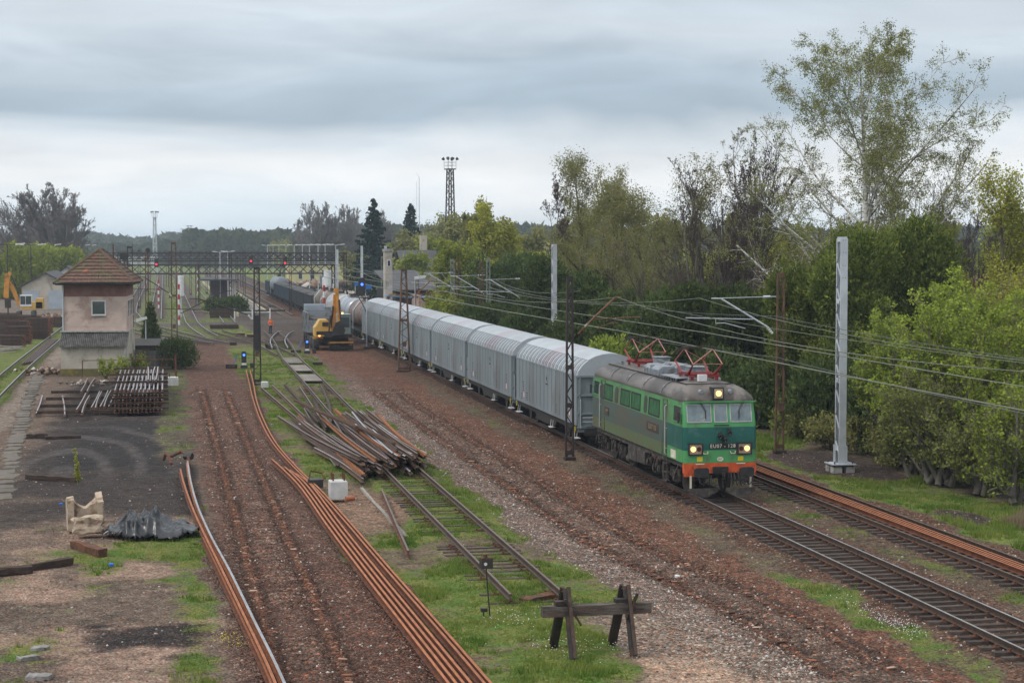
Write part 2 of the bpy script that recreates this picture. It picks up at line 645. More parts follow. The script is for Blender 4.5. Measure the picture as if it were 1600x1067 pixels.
    grass = grass + nl * (0.55 * np.exp(-((X - .9) / 1.0) ** 2) + .62 * np.exp(-((X + 1.2) / 2.4) ** 2 - ((Y - 61.5) / 3.0) ** 2)
                          + .4 * np.exp(-((X + 3.6) / .9) ** 2 - ((Y - 45) / 3) ** 2)) * (0.55 + .9 * n2)
    # worn path strip beside the slabs and the far-left grassy track
    lay(left * band(wx, -10.2, -8.9, .5) * (1 - far), (0.20, 0.165, 0.135), 0.06, 0.3)
    lay((1 - ss(wx, -10.8, -10.2)) * (1 - ss(Y, 205, 230)), (0.13, 0.105, 0.075), 0.72 + .5 * (n2 - .5), 0.3)
    lay((1 - ss(X, -15.5, -14)) * ss(Y, 180, 200) * (1 - ss(Y, 520, 600)), (0.17, 0.145, 0.12), 0.18 + .6 * (n2 - .5), 0.4)
    # crossing of trodden dark earth between yard and excavator
    cr = band(Y + (n1 - .5) * 14, 189, 204, 5) * band(X, 1.0, 16, 3)
    lay(cr, (0.085, 0.066, 0.055), 0.05 + .4 * (n2 - .5), 0.5)
    lay(band(X + (Y - 200) * .02, 10.6, 18.8, 1.5) * band(Y, 200, 262, 6), (0.085, 0.07, 0.06), 0.12 + .6 * (n2 - .5), 0.5)
    lay(band(Y + (X - 8) * -.55, 236, 246, 3) * band(X, -3, 20, 2), (0.10, 0.09, 0.08), 0.0, 0.4)
    # station tracks ballast
    for xc in (-9.4, -5.2, -1.0, 4.6, 15.2):
        lay(band(wx, xc - 1.3, xc + 1.3, .6) * ss(Y, 250, 270), (0.11, 0.09, 0.078), 0.28 + .6 * (n1 - .5), 0.5)
    # far country
    fc = ss(Y, 600, 900)
    lay(fc, (0.12, 0.14, 0.06), 0.8, 0.0)
    col *= (0.78 + 0.44 * fbm(X, Y, 1.1, 51))[..., None] * (0.86 + .28 * n3)[..., None]
    # relief
    h = (fbm(X, Y, 4, 61) - .5) * .10 + (fbm(X, Y, .9, 71) - .5) * .05
    h *= (1 - 0.8 * band(X, 18.5, 27.5, .5))
    h = h + 0.14 * band(X, 19.4, 26.9, 1.0) - 0.02
    c4 = t4c(Y)
    h = h * (1 - .6 * band(X, c4 - 1.4, c4 + 1.4, .4) * (Y < 210)) + .080 * band(X, c4 - 1.6, c4 + 1.6, .4) * (Y < 210) - .02
    h += .25 * ss(-np.hypot((X - 30.4) / 2.2, (Y - 80) / 6), -1.1, -.2) * n2 * vg
    h += (1 - ss(X, -5.6, 1.0)) * 0.0 + 0.05 * yb * (fbm(X, Y, 1.3, 81) - .5) * 2
    h = np.where(Y > 300, h * .4, h)
    # the lifted beds: furrows where the rails lay and the row of sleeper marks
    for cc, y0, y1, side in ((T5C + 0 * Y, 40, 131, 1), (c3, 40, 128, 1)):
        inb = (Y > y0) * (Y < y1)
        d = X - cc
        rr = np.exp(-((np.abs(d) - .80) / .13) ** 2)
        fu = np.exp(-((np.abs(d) - .80) / .32) ** 2) - rr * .8
        slm = (np.abs(d) < 1.3) * (0.5 + .5 * np.sin(Y * 2 * math.pi / 0.62))
        slm = slm * ss(fbm(X, Y, 2.0, 91), .30, .55)
        h = h - inb * fu * .13 + inb * (slm - .5) * .07
        lay(inb * np.clip(fu * 1.3, 0, 1) * .85, (0.030, 0.020, 0.017))
        lay(inb * np.clip(rr, 0, 1) * .55, (0.22, 0.105, 0.062))
        lay(inb * ss(slm, .7, 1.0) * .50 * (np.abs(np.abs(d) - .8) > .28), (0.27, 0.20, 0.155))
    for cc in (T1C, T2C):
        h += 0.0
    col *= 1.08
    return col, np.clip(grass, 0, 1), np.clip(grav, 0, 1), h


def grid_axis(segs):
    out = []
    for a, b, st in segs:
        n = max(1, int(round((b - a) / st)))
        out.extend(np.linspace(a, b, n, endpoint=False))
    out.append(segs[-1][1])
    return np.array(out)


def ground_sheet(name, xs, ys, mat_, dz=0.0, hole=None):
    XX, YY = np.meshgrid(xs, ys)
    col, gr, gv, h = zones(XX, YY)
    nx, ny = len(xs), len(ys)
    v = np.stack([XX, YY, h + dz], -1).reshape(-1, 3)
    idx = np.arange(nx * ny).reshape(ny, nx)
    q = np.stack([idx[:-1, :-1], idx[:-1, 1:], idx[1:, 1:], idx[1:, :-1]], -1).reshape(-1, 4)
    if hole is not None:
        cxy = v[q].mean(axis=1)
        q = q[~hole(cxy[:, 0], cxy[:, 1])]
    rgba = np.concatenate([col.reshape(-1, 3), np.ones((nx * ny, 1))], 1)
    o = npmesh(name, v, q, mat_, attrs={'soil': ('POINT', 'FLOAT_COLOR', rgba), 'grass': ('POINT', 'FLOAT', gr), 'grav': ('POINT', 'FLOAT', gv)}, smooth=True)
    return o


def make_ground_mat():
    m = bpy.data.materials.new('ground')
    m.use_nodes = True
    T = NT(m.node_tree)
    T.n.clear()
    out = T.add('ShaderNodeOutputMaterial')
    p = T.add('ShaderNodeBsdfPrincipled')
    p.inputs['Roughness'].default_value = 0.95
    p.inputs['Specular IOR Level'].default_value = 0.15
    T.l.new(p.outputs[0], out.inputs[0])
    tcn = T.add('ShaderNodeTexCoord')
    vec = tcn.outputs['Object']
    soil = T.add('ShaderNodeAttribute', attribute_name='soil').outputs['Color']
    ga = T.add('ShaderNodeAttribute', attribute_name='grass').outputs['Fac']
    gv = T.add('ShaderNodeAttribute', attribute_name='grav').outputs['Fac']
    n1 = T.noise(vec, 2.4, 6, 0.65)
    n2 = T.noise(vec, 11.0, 4, 0.65)
    c = T.mix(1.0, soil, T.ramp(n1, [(0.28, 0.5), (0.5, 1.0), (0.74, 1.55)]), 'MULTIPLY')
    c = T.mix(1.0, c, T.ramp(n2, [(0.3, 0.5), (0.5, 1.0), (0.72, 1.6)]), 'MULTIPLY')
    vo = T.add('ShaderNodeTexVoronoi')
    vo.inputs['Scale'].default_value = 13.0
    vo.inputs['Randomness'].default_value = 1.0
    T.l.new(vec, vo.inputs['Vector'])
    sepc = T.add('ShaderNodeSeparateColor')
    T.l.new(vo.outputs['Color'], sepc.inputs[0])
    st = T.ramp(sepc.outputs[0], [(0.0, 0.45), (0.45, 0.85), (0.75, 1.15), (0.93, 1.5), (1.0, 2.6)])
    c = T.mix(gv, c, T.mix(1.0, c, st, 'MULTIPLY'))
    warm = T.mix(T.math('MULTIPLY', gv, T.sstep(sepc.outputs[1], 0.72, 0.9)), c, T.mix(1.0, c, (1.5, 0.85, 0.62), 'MULTIPLY'))
    c = warm
    # grass: mossy, fresh and dry patches
    g1 = T.mix(T.sstep(T.noise(vec, 0.9, 4, 0.6), 0.38, 0.62), (0.095, 0.165, 0.03), (0.185, 0.195, 0.05))
    g2 = T.mix(T.sstep(T.noise(vec, 3.7, 4, 0.6), 0.50, 0.75), g1, (0.20, 0.15, 0.075))
    g3 = T.mix(1.0, g2, T.ramp(n2, [(0.3, 0.5), (0.5, 1.0), (0.7, 1.35)]), 'MULTIPLY')
    brk = T.math('ADD', T.math('MULTIPLY', T.math('SUBTRACT', n1, 0.5), 1.0), T.math('MULTIPLY', T.math('SUBTRACT', n2, 0.5), 0.9))
    f = T.sstep(T.math('ADD', ga, brk), 0.42, 0.70)
    c = T.mix(f, c, g3)
    T.l.new(c, p.inputs['Base Color'])
    hh = T.math('ADD', T.math('MULTIPLY', n1, 0.06), T.math('ADD', T.math('MULTIPLY', n2, 0.05), T.math('MULTIPLY', T.math('MULTIPLY', vo.outputs['Distance'], gv), -0.35)))
    b = T.add('ShaderNodeBump')
    b.inputs['Distance'].default_value = 1.0
    b.inputs['Strength'].default_value = 0.8
    T.l.new(hh, b.inputs['Height'])
    T.l.new(b.outputs[0], p.inputs['Normal'])
    return m


M_ground = make_ground_mat()
HOLES = [(1.7, 5.3, 40.0, 128.0), (13.4, 17.6, 42.0, 126.0)]


def in_hole(x, y):
    r = np.zeros(np.shape(x), dtype=bool)
    for a, b, c, d in HOLES:
        r |= (x > a) & (x < b) & (y > c) & (y < d)
    return r


gx = grid_axis([(-900, -200, 100), (-200, -60, 14), (-60, -16, 2.0), (-16, -12, .5), (-12, 34, .25), (34, 50, .8), (50, 120, 5), (120, 400, 20), (400, 2600, 200)])
gy = grid_axis([(-40, 20, 6), (20, 36, 2), (36, 110, .25), (110, 200, .5), (200, 300, 1.5), (300, 600, 6), (600, 1500, 40), (1500, 3000, 250)])
ground = ground_sheet('ground', gx, gy, M_ground, 0.0, in_hole)
tag(ground, kind='structure')
for (a, b, c_, d_) in HOLES:
    o = ground_sheet('lifted_track_bed', np.linspace(a, b, int((b - a) / .09)), np.concatenate([np.arange(c_, min(d_, 85), .10), np.arange(85, d_, .155), [d_]]), M_ground)
    tag(o, kind='structure')


# scattered stones: thousands nobody could count
def cross_scatter(name, pts, size, mat_, flat=0.6, label=None, cat=None, var=None):
    """low-poly stones (squashed octahedra) at pts (n,3)"""
    n = len(pts)
    base = np.array([(1, 0, 0), (0, 1, 0), (-1, 0, 0), (0, -1, 0), (0, 0, 1), (0, 0, -1)], dtype=float)
    fs = np.array([(0, 1, 4), (1, 2, 4), (2, 3, 4), (3, 0, 4), (1, 0, 5), (2, 1, 5), (3, 2, 5), (0, 3, 5)])
    rs = RNG.random((n, 6, 3)) * .5 + .75
    v = base[None] * rs * size[:, None, None]
    v[:, :, 2] *= flat
    a = RNG.random(n) * 6.283
    ca, sa = np.cos(a)[:, None], np.sin(a)[:, None]
    x = v[:, :, 0] * ca - v[:, :, 1] * sa * .7
    y = v[:, :, 0] * sa + v[:, :, 1] * ca * .7
    v = np.stack([x, y, v[:, :, 2]], -1) + pts[:, None, :]
    f = (fs[None] + (np.arange(n) * 6)[:, None, None]).reshape(-1, 3)
    vr = RNG.random(n) if var is None else var
    o = npmesh(name, v.reshape(-1, 3), f, mat_, attrs={'var': ('POINT', 'FLOAT', np.repeat(vr, 6))})
    tag(o, label, cat, kind='stuff')
    return o


def varmat(name, stops, rough=0.9):
    m = bpy.data.materials.new(name)
    m.use_nodes = True
    T = NT(m.node_tree)
    p = T.n['Principled BSDF']
    p.inputs['Roughness'].default_value = rough
    p.inputs['Specular IOR Level'].default_value = 0.2
    a = T.add('ShaderNodeAttribute', attribute_name='var')
    c = T.ramp(a.outputs['Fac'], stops)
    T.l.new(c, p.inputs['Base Color'])
    return m


M_stone = varmat('track_stone', [(0, (0.06, 0.042, 0.034)), (.4, (0.14, 0.082, 0.058)), (.65, (0.21, 0.13, 0.093)), (.85, (0.30, 0.24, 0.20)), (1, (0.58, 0.54, 0.50))])
M_stone_pale = varmat('pale_stone', [(0, (0.08, 0.058, 0.048)), (.4, (0.17, 0.13, 0.105)), (.8, (0.30, 0.25, 0.21)), (1, (0.58, 0.54, 0.5))])


def scatter_pts(n, x0, x1, y0, y1, keep):
    # density falls with distance: what shows larger gets more
    y = y0 * (y1 / y0) ** RNG.random(n)
    x = x0 + (x1 - x0) * RNG.random(n)
    col, gr, gv, h = zones(x, y)
    k = keep(x, y, gr, gv)
    return np.stack([x, y, h], -1)[k]


p = scatter_pts(60000, -9, 30, 40, 130, lambda x, y, g, v: (RNG.random(len(x)) < v ** 2) & (g < .45))
cross_scatter('ballast_stones', p, RNG.random(len(p)) ** 2 * .05 + .022, M_stone, .6, 'loose brown ballast stones spread over the lifted track beds', 'gravel')
p = scatter_pts(26000, 11, 17, 40, 120, lambda x, y, g, v: (x < t3c(y) - .9) & (x > t3c(y) - 2.9) & (RNG.random(len(x)) < .8))
cross_scatter('pale_gravel', p, RNG.random(len(p)) ** 2 * .05 + .02, M_stone_pale, .6, 'pale grey gravel shoulder along the lifted middle track bed', 'gravel')

# orange-brown pad fragments lying where the rails sat, and light rubble
M_pad = varmat('rusty_fragments', [(0, (0.09, 0.05, 0.036)), (.5, (0.16, 0.075, 0.048)), (.82, (0.34, 0.15, 0.09)), (1, (0.50, 0.36, 0.27))])


def pad_rows(name, cfun, y0, y1, label, dens):
    ys = np.arange(y0, y1, .62)
    P, S = [], []
    for sgn in (-1, 1):
        for rep in range(2):
            k = RNG.random(len(ys)) < dens
            yy = ys[k] + RNG.normal(0, .07, k.sum())
            xx = cfun(yy) + sgn * .80 + RNG.normal(0, .10, len(yy))
            P.append(np.stack([xx, yy], -1))
    P = np.concatenate(P)
    n = len(P)
    _, _, _, h = zones(P[:, 0], P[:, 1])
    sx, sy, sz = RNG.random(n) * .10 + .04, RNG.random(n) * .035 + .02, np.full(n, .025)
    a = RNG.normal(0, .5, n)
    base = np.array([(-1, -1, 0), (1, -1, 0), (1, 1, 0), (-1, 1, 0), (-.8, -.8, 1), (.85, -.8, 1), (.8, .8, 1), (-.8, .75, 1)])
    v = base[None] * np.stack([sx, sy, sz], -1)[:, None, :] * (RNG.random((n, 8, 3)) * .4 + .8)
    v = v + RNG.random((n, 1, 1)) * 0
    x = v[:, :, 0] * np.cos(a)[:, None] - v[:, :, 1] * np.sin(a)[:, None]
    y = v[:, :, 0] * np.sin(a)[:, None] + v[:, :, 1] * np.cos(a)[:, None]
    v = np.stack([x + P[:, :1], y + P[:, 1:], v[:, :, 2] + h[:, None] + .012], -1)
    fs = np.array([(0, 3, 2, 1), (4, 5, 6, 7), (0, 1, 5, 4), (1, 2, 6, 5), (2, 3, 7, 6), (3, 0, 4, 7)])
    f = (fs[None] + (np.arange(n) * 8)[:, None, None]).reshape(-1, 4)
    o = npmesh(name, v.reshape(-1, 3), f, M_pad, attrs={'var': ('POINT', 'FLOAT', np.repeat(RNG.random(n), 8))})
    tag(o, label, 'rubble', kind='stuff')


pad_rows('pad_fragments', lambda y: T5C + 0 * y, 40, 131, 'rusty orange pad fragments in two rows on the left lifted track bed', .55)
pad_rows('pad_fragments', t3c, 41, 128, 'rusty orange pad fragments in two rows on the lifted bed beside the train', .55)


# ------------------------------------------------------------------ grass blades
M_grass = leafmat('grass_blades', (0.065, 0.165, 0.02), (0.30, 0.31, 0.085))


def grass_stuff(name, n, x0, x1, y0, y1, hh, label, keep=None, k=6, mat_=None, cat='grass'):
    y = y0 * (y1 / y0) ** RNG.random(n)
    x = x0 + (x1 - x0) * RNG.random(n)
    col, gr, gv, h = zones(x, y)
    br = fbm(x, y, .7, 131) - .5
    ok = RNG.random(n) < ss(gr + br * .9, .50, .85)
    if keep is not None:
        ok &= keep(x, y)
    x, y, h = x[ok], y[ok], h[ok]
    n = len(x)
    lush = ss(fbm(x, y, 1.5, 141), .35, .75)
    bx = np.repeat(x, k) + RNG.normal(0, .05, n * k)
    by = np.repeat(y, k) + RNG.normal(0, .05, n * k)
    bz = np.repeat(h, k) - .02
    L = (RNG.random(n * k) * .6 + .4) * hh * (.35 + np.repeat(lush, k))
    az = RNG.random(n * k) * 6.283
    w = .010 + .012 * RNG.random(n * k) + .00008 * by
    lean = RNG.random(n * k) * .6
    la = RNG.random(n * k) * 6.283
    dx, dy = np.cos(az) * w, np.sin(az) * w
    v = np.stack([np.stack([bx - dx, by - dy, bz], -1), np.stack([bx + dx, by + dy, bz], -1),
                  np.stack([bx + np.cos(la) * L * lean, by + np.sin(la) * L * lean, bz + L], -1)], 1).reshape(-1, 3)
    f = np.arange(n * k * 3).reshape(-1, 3)
    var = np.clip(np.repeat(fbm(x, y, 1.0, 151), k) * .9 + RNG.normal(0, .15, n * k), 0, 1)
    o = npmesh(name, v, f, mat_ or M_grass, attrs={'var': ('POINT', 'FLOAT', np.repeat(var, 3))})
    tag(o, label, cat, kind='stuff')
    return o


grass_stuff('grass', 50000, 5.6, 14, 40, 175, .17, 'short green grass and moss round the old siding', k=6)
grass_stuff('grass', 16000, -9, 1.6, 40, 75, .15, 'patchy green grass on the sandy ground at lower left', k=6)
grass_stuff('grass', 9000, -12.6, 1.6, 75, 190, .20, 'patchy grass round the signal box and the rail rack', k=6)
grass_stuff('grass', 14000, 17.8, 24.4, 40, 120, .15, 'thin grass growing between the running tracks', k=6)
grass_stuff('grass', 26000, 27.6, 36, 52, 110, .30, 'tall bright green grass on the verge below the right hand bushes', k=6)
grass_stuff('grass', 10000, -2, 13.5, 200, 330, .25, 'grass over the distant yard between the station tracks', k=5)


grass_stuff('dry_grass', 9000, 30.0, 33, 50, 62, .5, 'tangle of dry straw coloured stalks at the right edge of the verge', k=4, mat_=leafmat('dry_stalk', (0.22, 0.16, 0.10), (0.36, 0.29, 0.19)))


# flowers: small white and yellow heads in clusters
def flowers(cx, cy, rx, ry, n, colr, label, hgt=.14):
    x = cx + RNG.normal(0, rx, n)
    y = cy + RNG.normal(0, ry, n)
    _, _, _, h = zones(x, y)
    pts = np.stack([x, y, h + hgt * (RNG.random(n) * .6 + .5)], -1)
    m = mat('petals_%d' % int(colr[2] * 100), colr, colr, 1, .8)
    o = cross_scatter('flower_cluster', pts, RNG.random(n) * .012 + .012, m, .6, label, 'flowers')


for (px, py, rx, ry, n) in ((1385, 965, .22, 1.6, 200), (1410, 975, .2, .8, 90)):
    X_, Y_ = at(px, py)
    flowers(X_, Y_, rx, ry, n, (0.8, 0.78, 0.8), 'cluster of tiny white flowers in the grass strip beside the running track', .1)
for (px, py, rx, ry, n) in ((800, 968, .35, .6, 60), (880, 1010, .5, .7, 110), (975, 1015, .3, .5, 40)):
    X_, Y_ = at(px, py)
    flowers(X_, Y_, rx, ry, n, (0.8, 0.8, 0.76), 'tiny white flowers in the grass by the buffer stop', .12)
X_, Y_ = at(362, 1002)
flowers(X_, Y_, .25, .6, 90, (0.65, 0.55, 0.02), 'yellow flowers in the weeds beside the left pair of rails', .2)
# ------------------------------------------------------------------ tracks
RAILP = [(-.075, 0), (.075, 0), (.075, .012), (.012, .035), (.010, .115), (.036, .130), (.036, .168), (-.036, .168), (-.036, .130), (-.010, .115), (-.012, .035), (-.075, .012)]


def rail_mesh(mb, pts, scale=1.0, mtop=1, mside=0, roll=None):
    """flat-bottomed rail swept along pts (base line); the running top gets its own material"""
    pts = [Vector(p) for p in pts]
    n = len(RAILP)
    rings = []
    for i, p in enumerate(pts):
        d = (pts[min(i + 1, len(pts) - 1)] - pts[max(i - 1, 0)]).normalized()
        s_ = Vector((d.y, -d.x, 0))
        s_ = s_.normalized() if s_.length > 1e-6 else Vector((1, 0, 0))
        up = s_.cross(d)
        a = 0.0 if roll is None else roll
        s2 = s_ * math.cos(a) + up * math.sin(a)
        u2 = up * math.cos(a) - s_ * math.sin(a)
        rings.append([tuple(p + s2 * (x * scale) + u2 * (z * scale)) for x, z in RAILP])
    o = len(mb.v)
    for r in rings:
        mb.v.extend(r)
    for i in range(len(rings) - 1):
        for j in range(n):
            mb.f.append((o + i * n + j, o + i * n + (j + 1) % n, o + (i + 1) * n + (j + 1) % n, o + (i + 1) * n + j))
            mb.m.append(mtop if j == 6 else mside)
    mb.f.append(tuple(o + j for j in range(n))[::-1])
    mb.m.append(mside)
    mb.f.append(tuple(o + (len(rings) - 1) * n + j for j in range(n)))
    mb.m.append(mside)


def sleeper_proto(name, L=2.6, w=.24, h=.15, plates=True):
    mb = MB()
    mb.loft([[(-L / 2, -w / 2, 0), (-L / 2, w / 2, 0), (-L / 2 + .01, w / 2 - .02, h), (-L / 2 + .01, -w / 2 + .02, h)],
             [(0, -w / 2, 0), (0, w / 2, 0), (0, w / 2 - .015, h - .006), (0, -w / 2 + .02, h - .004)],
             [(L / 2, -w / 2, 0), (L / 2, w / 2, 0), (L / 2 - .01, w / 2 - .02, h), (L / 2 - .01, -w / 2 + .02, h)]], 0)
    if plates:
        for s_ in (-1, 1):
            mb.box(s_ * GAUGE / 2 - .17, s_ * GAUGE / 2 + .17, -.075, .075, h - .01, h + .018, 1)
            for t in (-1, 1):
                mb.box(s_ * GAUGE / 2 + t * .11 - .025, s_ * GAUGE / 2 + t * .11 + .025, -.05, .05, h + .01, h + .065, 1)
    o = mb.build(name, [M_sleeper, M_rust])
    return o


_slp = sleeper_proto('sleeper')
_slp_data = _slp.data
bpy.data.objects.remove(_slp)


def track(label, cfun, y0, y1, ys0, ys1, top, side, pitch=.62, group=None, zb=RT - .168, skip=None, zs=None, step=12.0, sink=0.0):
    t = thing('railway_track', label, 'railway track', (float(cfun(y0)), y0, 0), 0, group)
    ox, oy = float(cfun(y0)), y0
    ys = [y0]
    while ys[-1] < y1:
        ys.append(min(y1, ys[-1] + step))
    for s_ in (-1, 1):
        mb = MB()
        rail_mesh(mb, [(float(cfun(y)) + s_ * GAUGE / 2 - ox, y - oy, zb) for y in ys])
        mb.build('rail', [side, top], t)
    y = ys0
    k = 0
    while y < ys1 and k < 290:
        if skip is None or not skip(y):
            o = bpy.data.objects.new('sleeper', _slp_data)
            COL.objects.link(o)
            o.parent = t
            o.location = (float(cfun(y)) - ox + random.uniform(-.05, .05), y - oy + random.uniform(-.03, .03), zb - .168 - sink + random.uniform(-.015, .01))
            o.rotation_euler = (0, 0, random.uniform(-.02, .02))
            k += 1
        y += pitch
    return t


track('main running track that carries the green locomotive', lambda y: T1C, 30, 900, 38, 205, M_rail_top, M_rail_used, group='running tracks on the right', skip=lambda y: 88 < y < 100)
track('rightmost running track with new rusty rails laid between its rails', lambda y: T2C - .012 * 0, 30, 700, 42, 175, M_rail_dull, M_rail_used, group='running tracks on the right')
track('overgrown siding ending at the timber buffer stop, scrap rails heaped on it', lambda y: t4c(y), 49.5, 212, 50, 182, M_rail_dull, M_rail_used,
      zb=.165, sink=.135, skip=lambda y: (random.random() < .3) or (78 < y < 128 and random.random() < .3))

# siding continues as a turnout beyond
def smooth_line(p, n=24):
    p = [Vector((*q, 0)) for q in p]
    out = []
    for i in range(len(p) - 1):
        a, b = p[max(i - 1, 0)], p[i]
        c, d = p[i + 1], p[min(i + 2, len(p) - 1)]
        for k in range(n):
            t = k / n
            out.append(0.5 * ((2 * b) + (-a + c) * t + (2 * a - 5 * b + 4 * c - d) * t * t + (-a + 3 * b - 3 * c + d) * t ** 3))
    out.append(p[-1])
    return out


def loose_rail(pix, label, top, side, group=None, name='loose_rail', zb=.03, cat='rail', zoff=None, n=10, roll=None, world=None):
    pts = world if world is not None else [at(px, py, zb + .17) for px, py in pix]
    L = smooth_line(pts, n)
    o0 = L[0].copy()
    mb = MB()
    rail_mesh(mb, [(q.x - o0.x, q.y - o0.y, 0) for q in L], roll=roll)
    o = mb.build(name, [side, top], loc=(o0.x, o0.y, zb))
    tag(o, label, cat, group)
    return o


# far yard: tracks that fan out to the left of the platforms
def curved_track(label, L, top, side, group=None, sl=0, zb=.13):
    t = thing('railway_track', label, 'railway track', (L[0].x, L[0].y, 0), 0, group)
    for s_ in (-1, 1):
        pts = []
        for i, q in enumerate(L):
            d = (L[min(i + 1, len(L) - 1)] - L[max(i - 1, 0)]).normalized()
            pts.append((q.x + d.y * s_ * GAUGE / 2 - L[0].x, q.y - d.x * s_ * GAUGE / 2 - L[0].y, zb))
        mb = MB()
        rail_mesh(mb, pts)
        mb.build('rail', [side, top], t)
    acc = 0
    k = 0
    for i in range(1, len(L)):
        seg = (L[i] - L[i - 1])
        acc += seg.length
        while acc > .7 and k < sl:
            acc -= .7
            o = bpy.data.objects.new('sleeper', _slp_data)
            COL.objects.link(o)
            o.parent = t
            o.location = (L[i].x - L[0].x, L[i].y - L[0].y, zb - .168)
            o.rotation_euler = (0, 0, -math.atan2(seg.x, seg.y))
            k += 1
    return t


def pl(*pp, z=.3):
    return [at(a, b, z) for a, b in pp]


G_ST = 'station tracks in the distance'
curved_track('pale curving track left of the signal box beside stacked sleepers', smooth_line([(-11.2, 110), (-11.45, 130), (-11.6, 158), (-11.5, 199), (-11.3, 250)]), M_rail_top, M_rail_used)
curved_track('bright double rails running straight under the gantry towards the station', smooth_line([(8.2, 236), (8.3, 260), (8.4, 340), (8.4, 800)], 6), M_rail_top, M_rail_used, G_ST, sl=0)
curved_track('track curving in from the left behind the signal box towards the crossing', smooth_line([(5.6, 186), (3.6, 196), (.9, 212), (-2.2, 232), (-4.2, 262), (-5.2, 310), (-5.4, 520)], 6), M_rail_top, M_rail_used, G_ST, sl=0)
curved_track('leftmost station track curving under the near gantry leg', smooth_line([(3.6, 187), (.6, 197), (-3.4, 214), (-7.0, 240), (-9.2, 290), (-9.6, 520)], 6), M_rail_top, M_rail_used, G_ST, sl=0)
curved_track('middle station track that bends just beyond the trodden crossing', smooth_line([(5.0, 200), (4.2, 214), (3.6, 232), (3.4, 270), (3.2, 520)], 6), M_rail_top, M_rail_used, G_ST, sl=0)
for k, x in enumerate((-13.4, -1.2, 24.9)):
    curved_track(['straight far-left station track beyond the signal box', 'straight station track running between the curved ones to the horizon', 'straight station track right of the open wagons'][k], smooth_line([(x, 250 if k < 2 else 300), (x, 420), (x, 1000)], 4), M_rail_top, M_rail_used, G_ST)
curved_track('station track along the right side of the island platform', smooth_line([(17.2, 262), (17.2, 300), (17.0, 360), (16.8, 900)], 6), M_rail_top, M_rail_used, G_ST, sl=0)
curved_track('turnout leading off the old siding beside the worker', smooth_line([(10.9, 176), (11.5, 190), (12.8, 204), (13.9, 211)], 8), M_rail_top, M_rail_used, sl=22)
curved_track('crossing rails that cut diagonally over the siding near the left mast', smooth_line([(10.7, 165), (9.6, 184), (7.6, 200), (5.8, 214)], 8), M_rail_dull, M_rail_used, sl=0)

# timber crossing panels between the siding rails
for k, (px, py) in enumerate(((452, 561), (468, 569), (478, 583))):
    pass
for k, (y0, y1) in enumerate(((132.5, 139), (143, 150), (153, 160))):
    t = thing('crossing_deck', ('nearest', 'middle', 'farthest')[k] + ' grey timber deck laid between the rails of the siding', 'crossing deck', (float(t4c(y0)), y0, 0))
    ny = int((y1 - y0) / .33)
    for i in range(ny):
        if k == 2 and i % 3 == 1:
            continue
        mb = MB()
        mb.cbox(0, 0, 0, 1.28, .30, .07, rz=random.uniform(-.01, .01))
        mb.build('plank', M_wood_grey, t, loc=(random.uniform(-.03, .03), i * .33 + .15, .27 + random.uniform(-.01, .01)))

# new rusty rails laid inside the rightmost track
for k in range(4):
    x = T2C + .0 + k * .155
    L = [(x + .02 * math.sin(y * .05 + k), y) for y in np.linspace(40 + (k * 37 % 5), 175 - (k * 53 % 11), 24)]
    loose_rail(None, ['first', 'second', 'third', 'fourth'][k] + ' new rusty rail from the left, laid inside the rightmost track', M_rust_new, M_rust_new_side,
               'new rails laid inside the rightmost track', zb=.10, world=L, n=2)

# long orange rails in the foreground
G1 = 'long rusty orange rails laid in the foreground'
names = ['leftmost long orange rail of the foreground bundle', 'second long orange rail from the left in the foreground bundle', 'third long orange rail from the left in the foreground bundle',
         'fourth long orange rail from the left in the foreground bundle']
starts = [(436, 726), (448, 742), (458, 742), (466, 748)]
for k in range(4):
    off = k * .165
    W_ = [(5.05 + off * .9 + (0 if k else -.25), 84.5 - k * 1.2 - (0 if k == 0 else 2)), (5.35 + off, 75), (5.55 + off, 64), (5.78 + off, 54.5), (6.02 + off, 46), (6.22 + off, 39), (6.35 + off, 34)]
    loose_rail(None, names[k], M_rust_new, M_rust_new_side, G1, world=W_, zb=.05)
W0 = [(6.35, 146.5), (6.0, 134), (5.55, 118), (5.28, 104), (5.25, 92), (5.55, 82), (5.95, 74), (6.25, 65), (6.5, 56), (6.78, 47), (6.98, 40), (7.1, 34)]
for k in range(2):
    loose_rail(None, ['long orange rail that bends round the scrap heap, left one of the two', 'long orange rail that bends round the scrap heap, right one of the two'][k],
               M_rust_new, M_rust_new_side, G1, world=[(x + k * .17 + (.10 if y > 130 and k else 0), y - k) for x, y in W0], zb=.05)
# left pair: one orange one polished
WL = [(.62, 81.0), (.72, 76), (.95, 69), (1.25, 62.5), (1.62, 55.5), (1.98, 48.5), (2.3, 42), (2.5, 36)]
WR = [(.98, 85.0), (1.0, 78), (1.15, 70), (1.46, 62.5), (1.86, 55.5), (2.2, 48.5), (2.52, 42), (2.72, 36)]
loose_rail(None, 'bent orange rail at left foreground, left one of the pair', M_rust_new, M_rust_new_side, 'pair of bent rails at left foreground', world=WL, zb=.10)
loose_rail(None, 'bent rail with bright worn top at left foreground, right one of the pair', M_rail_top, M_rust_new, 'pair of bent rails at left foreground', world=WR, zb=.05)
loose_rail(None, 'second bent orange rail lying under the left foreground pair', M_rust_new, M_rust_new_side, 'pair of bent rails at left foreground', world=[(x - .03, y) for x, y in WL[3:]], zb=-.03)
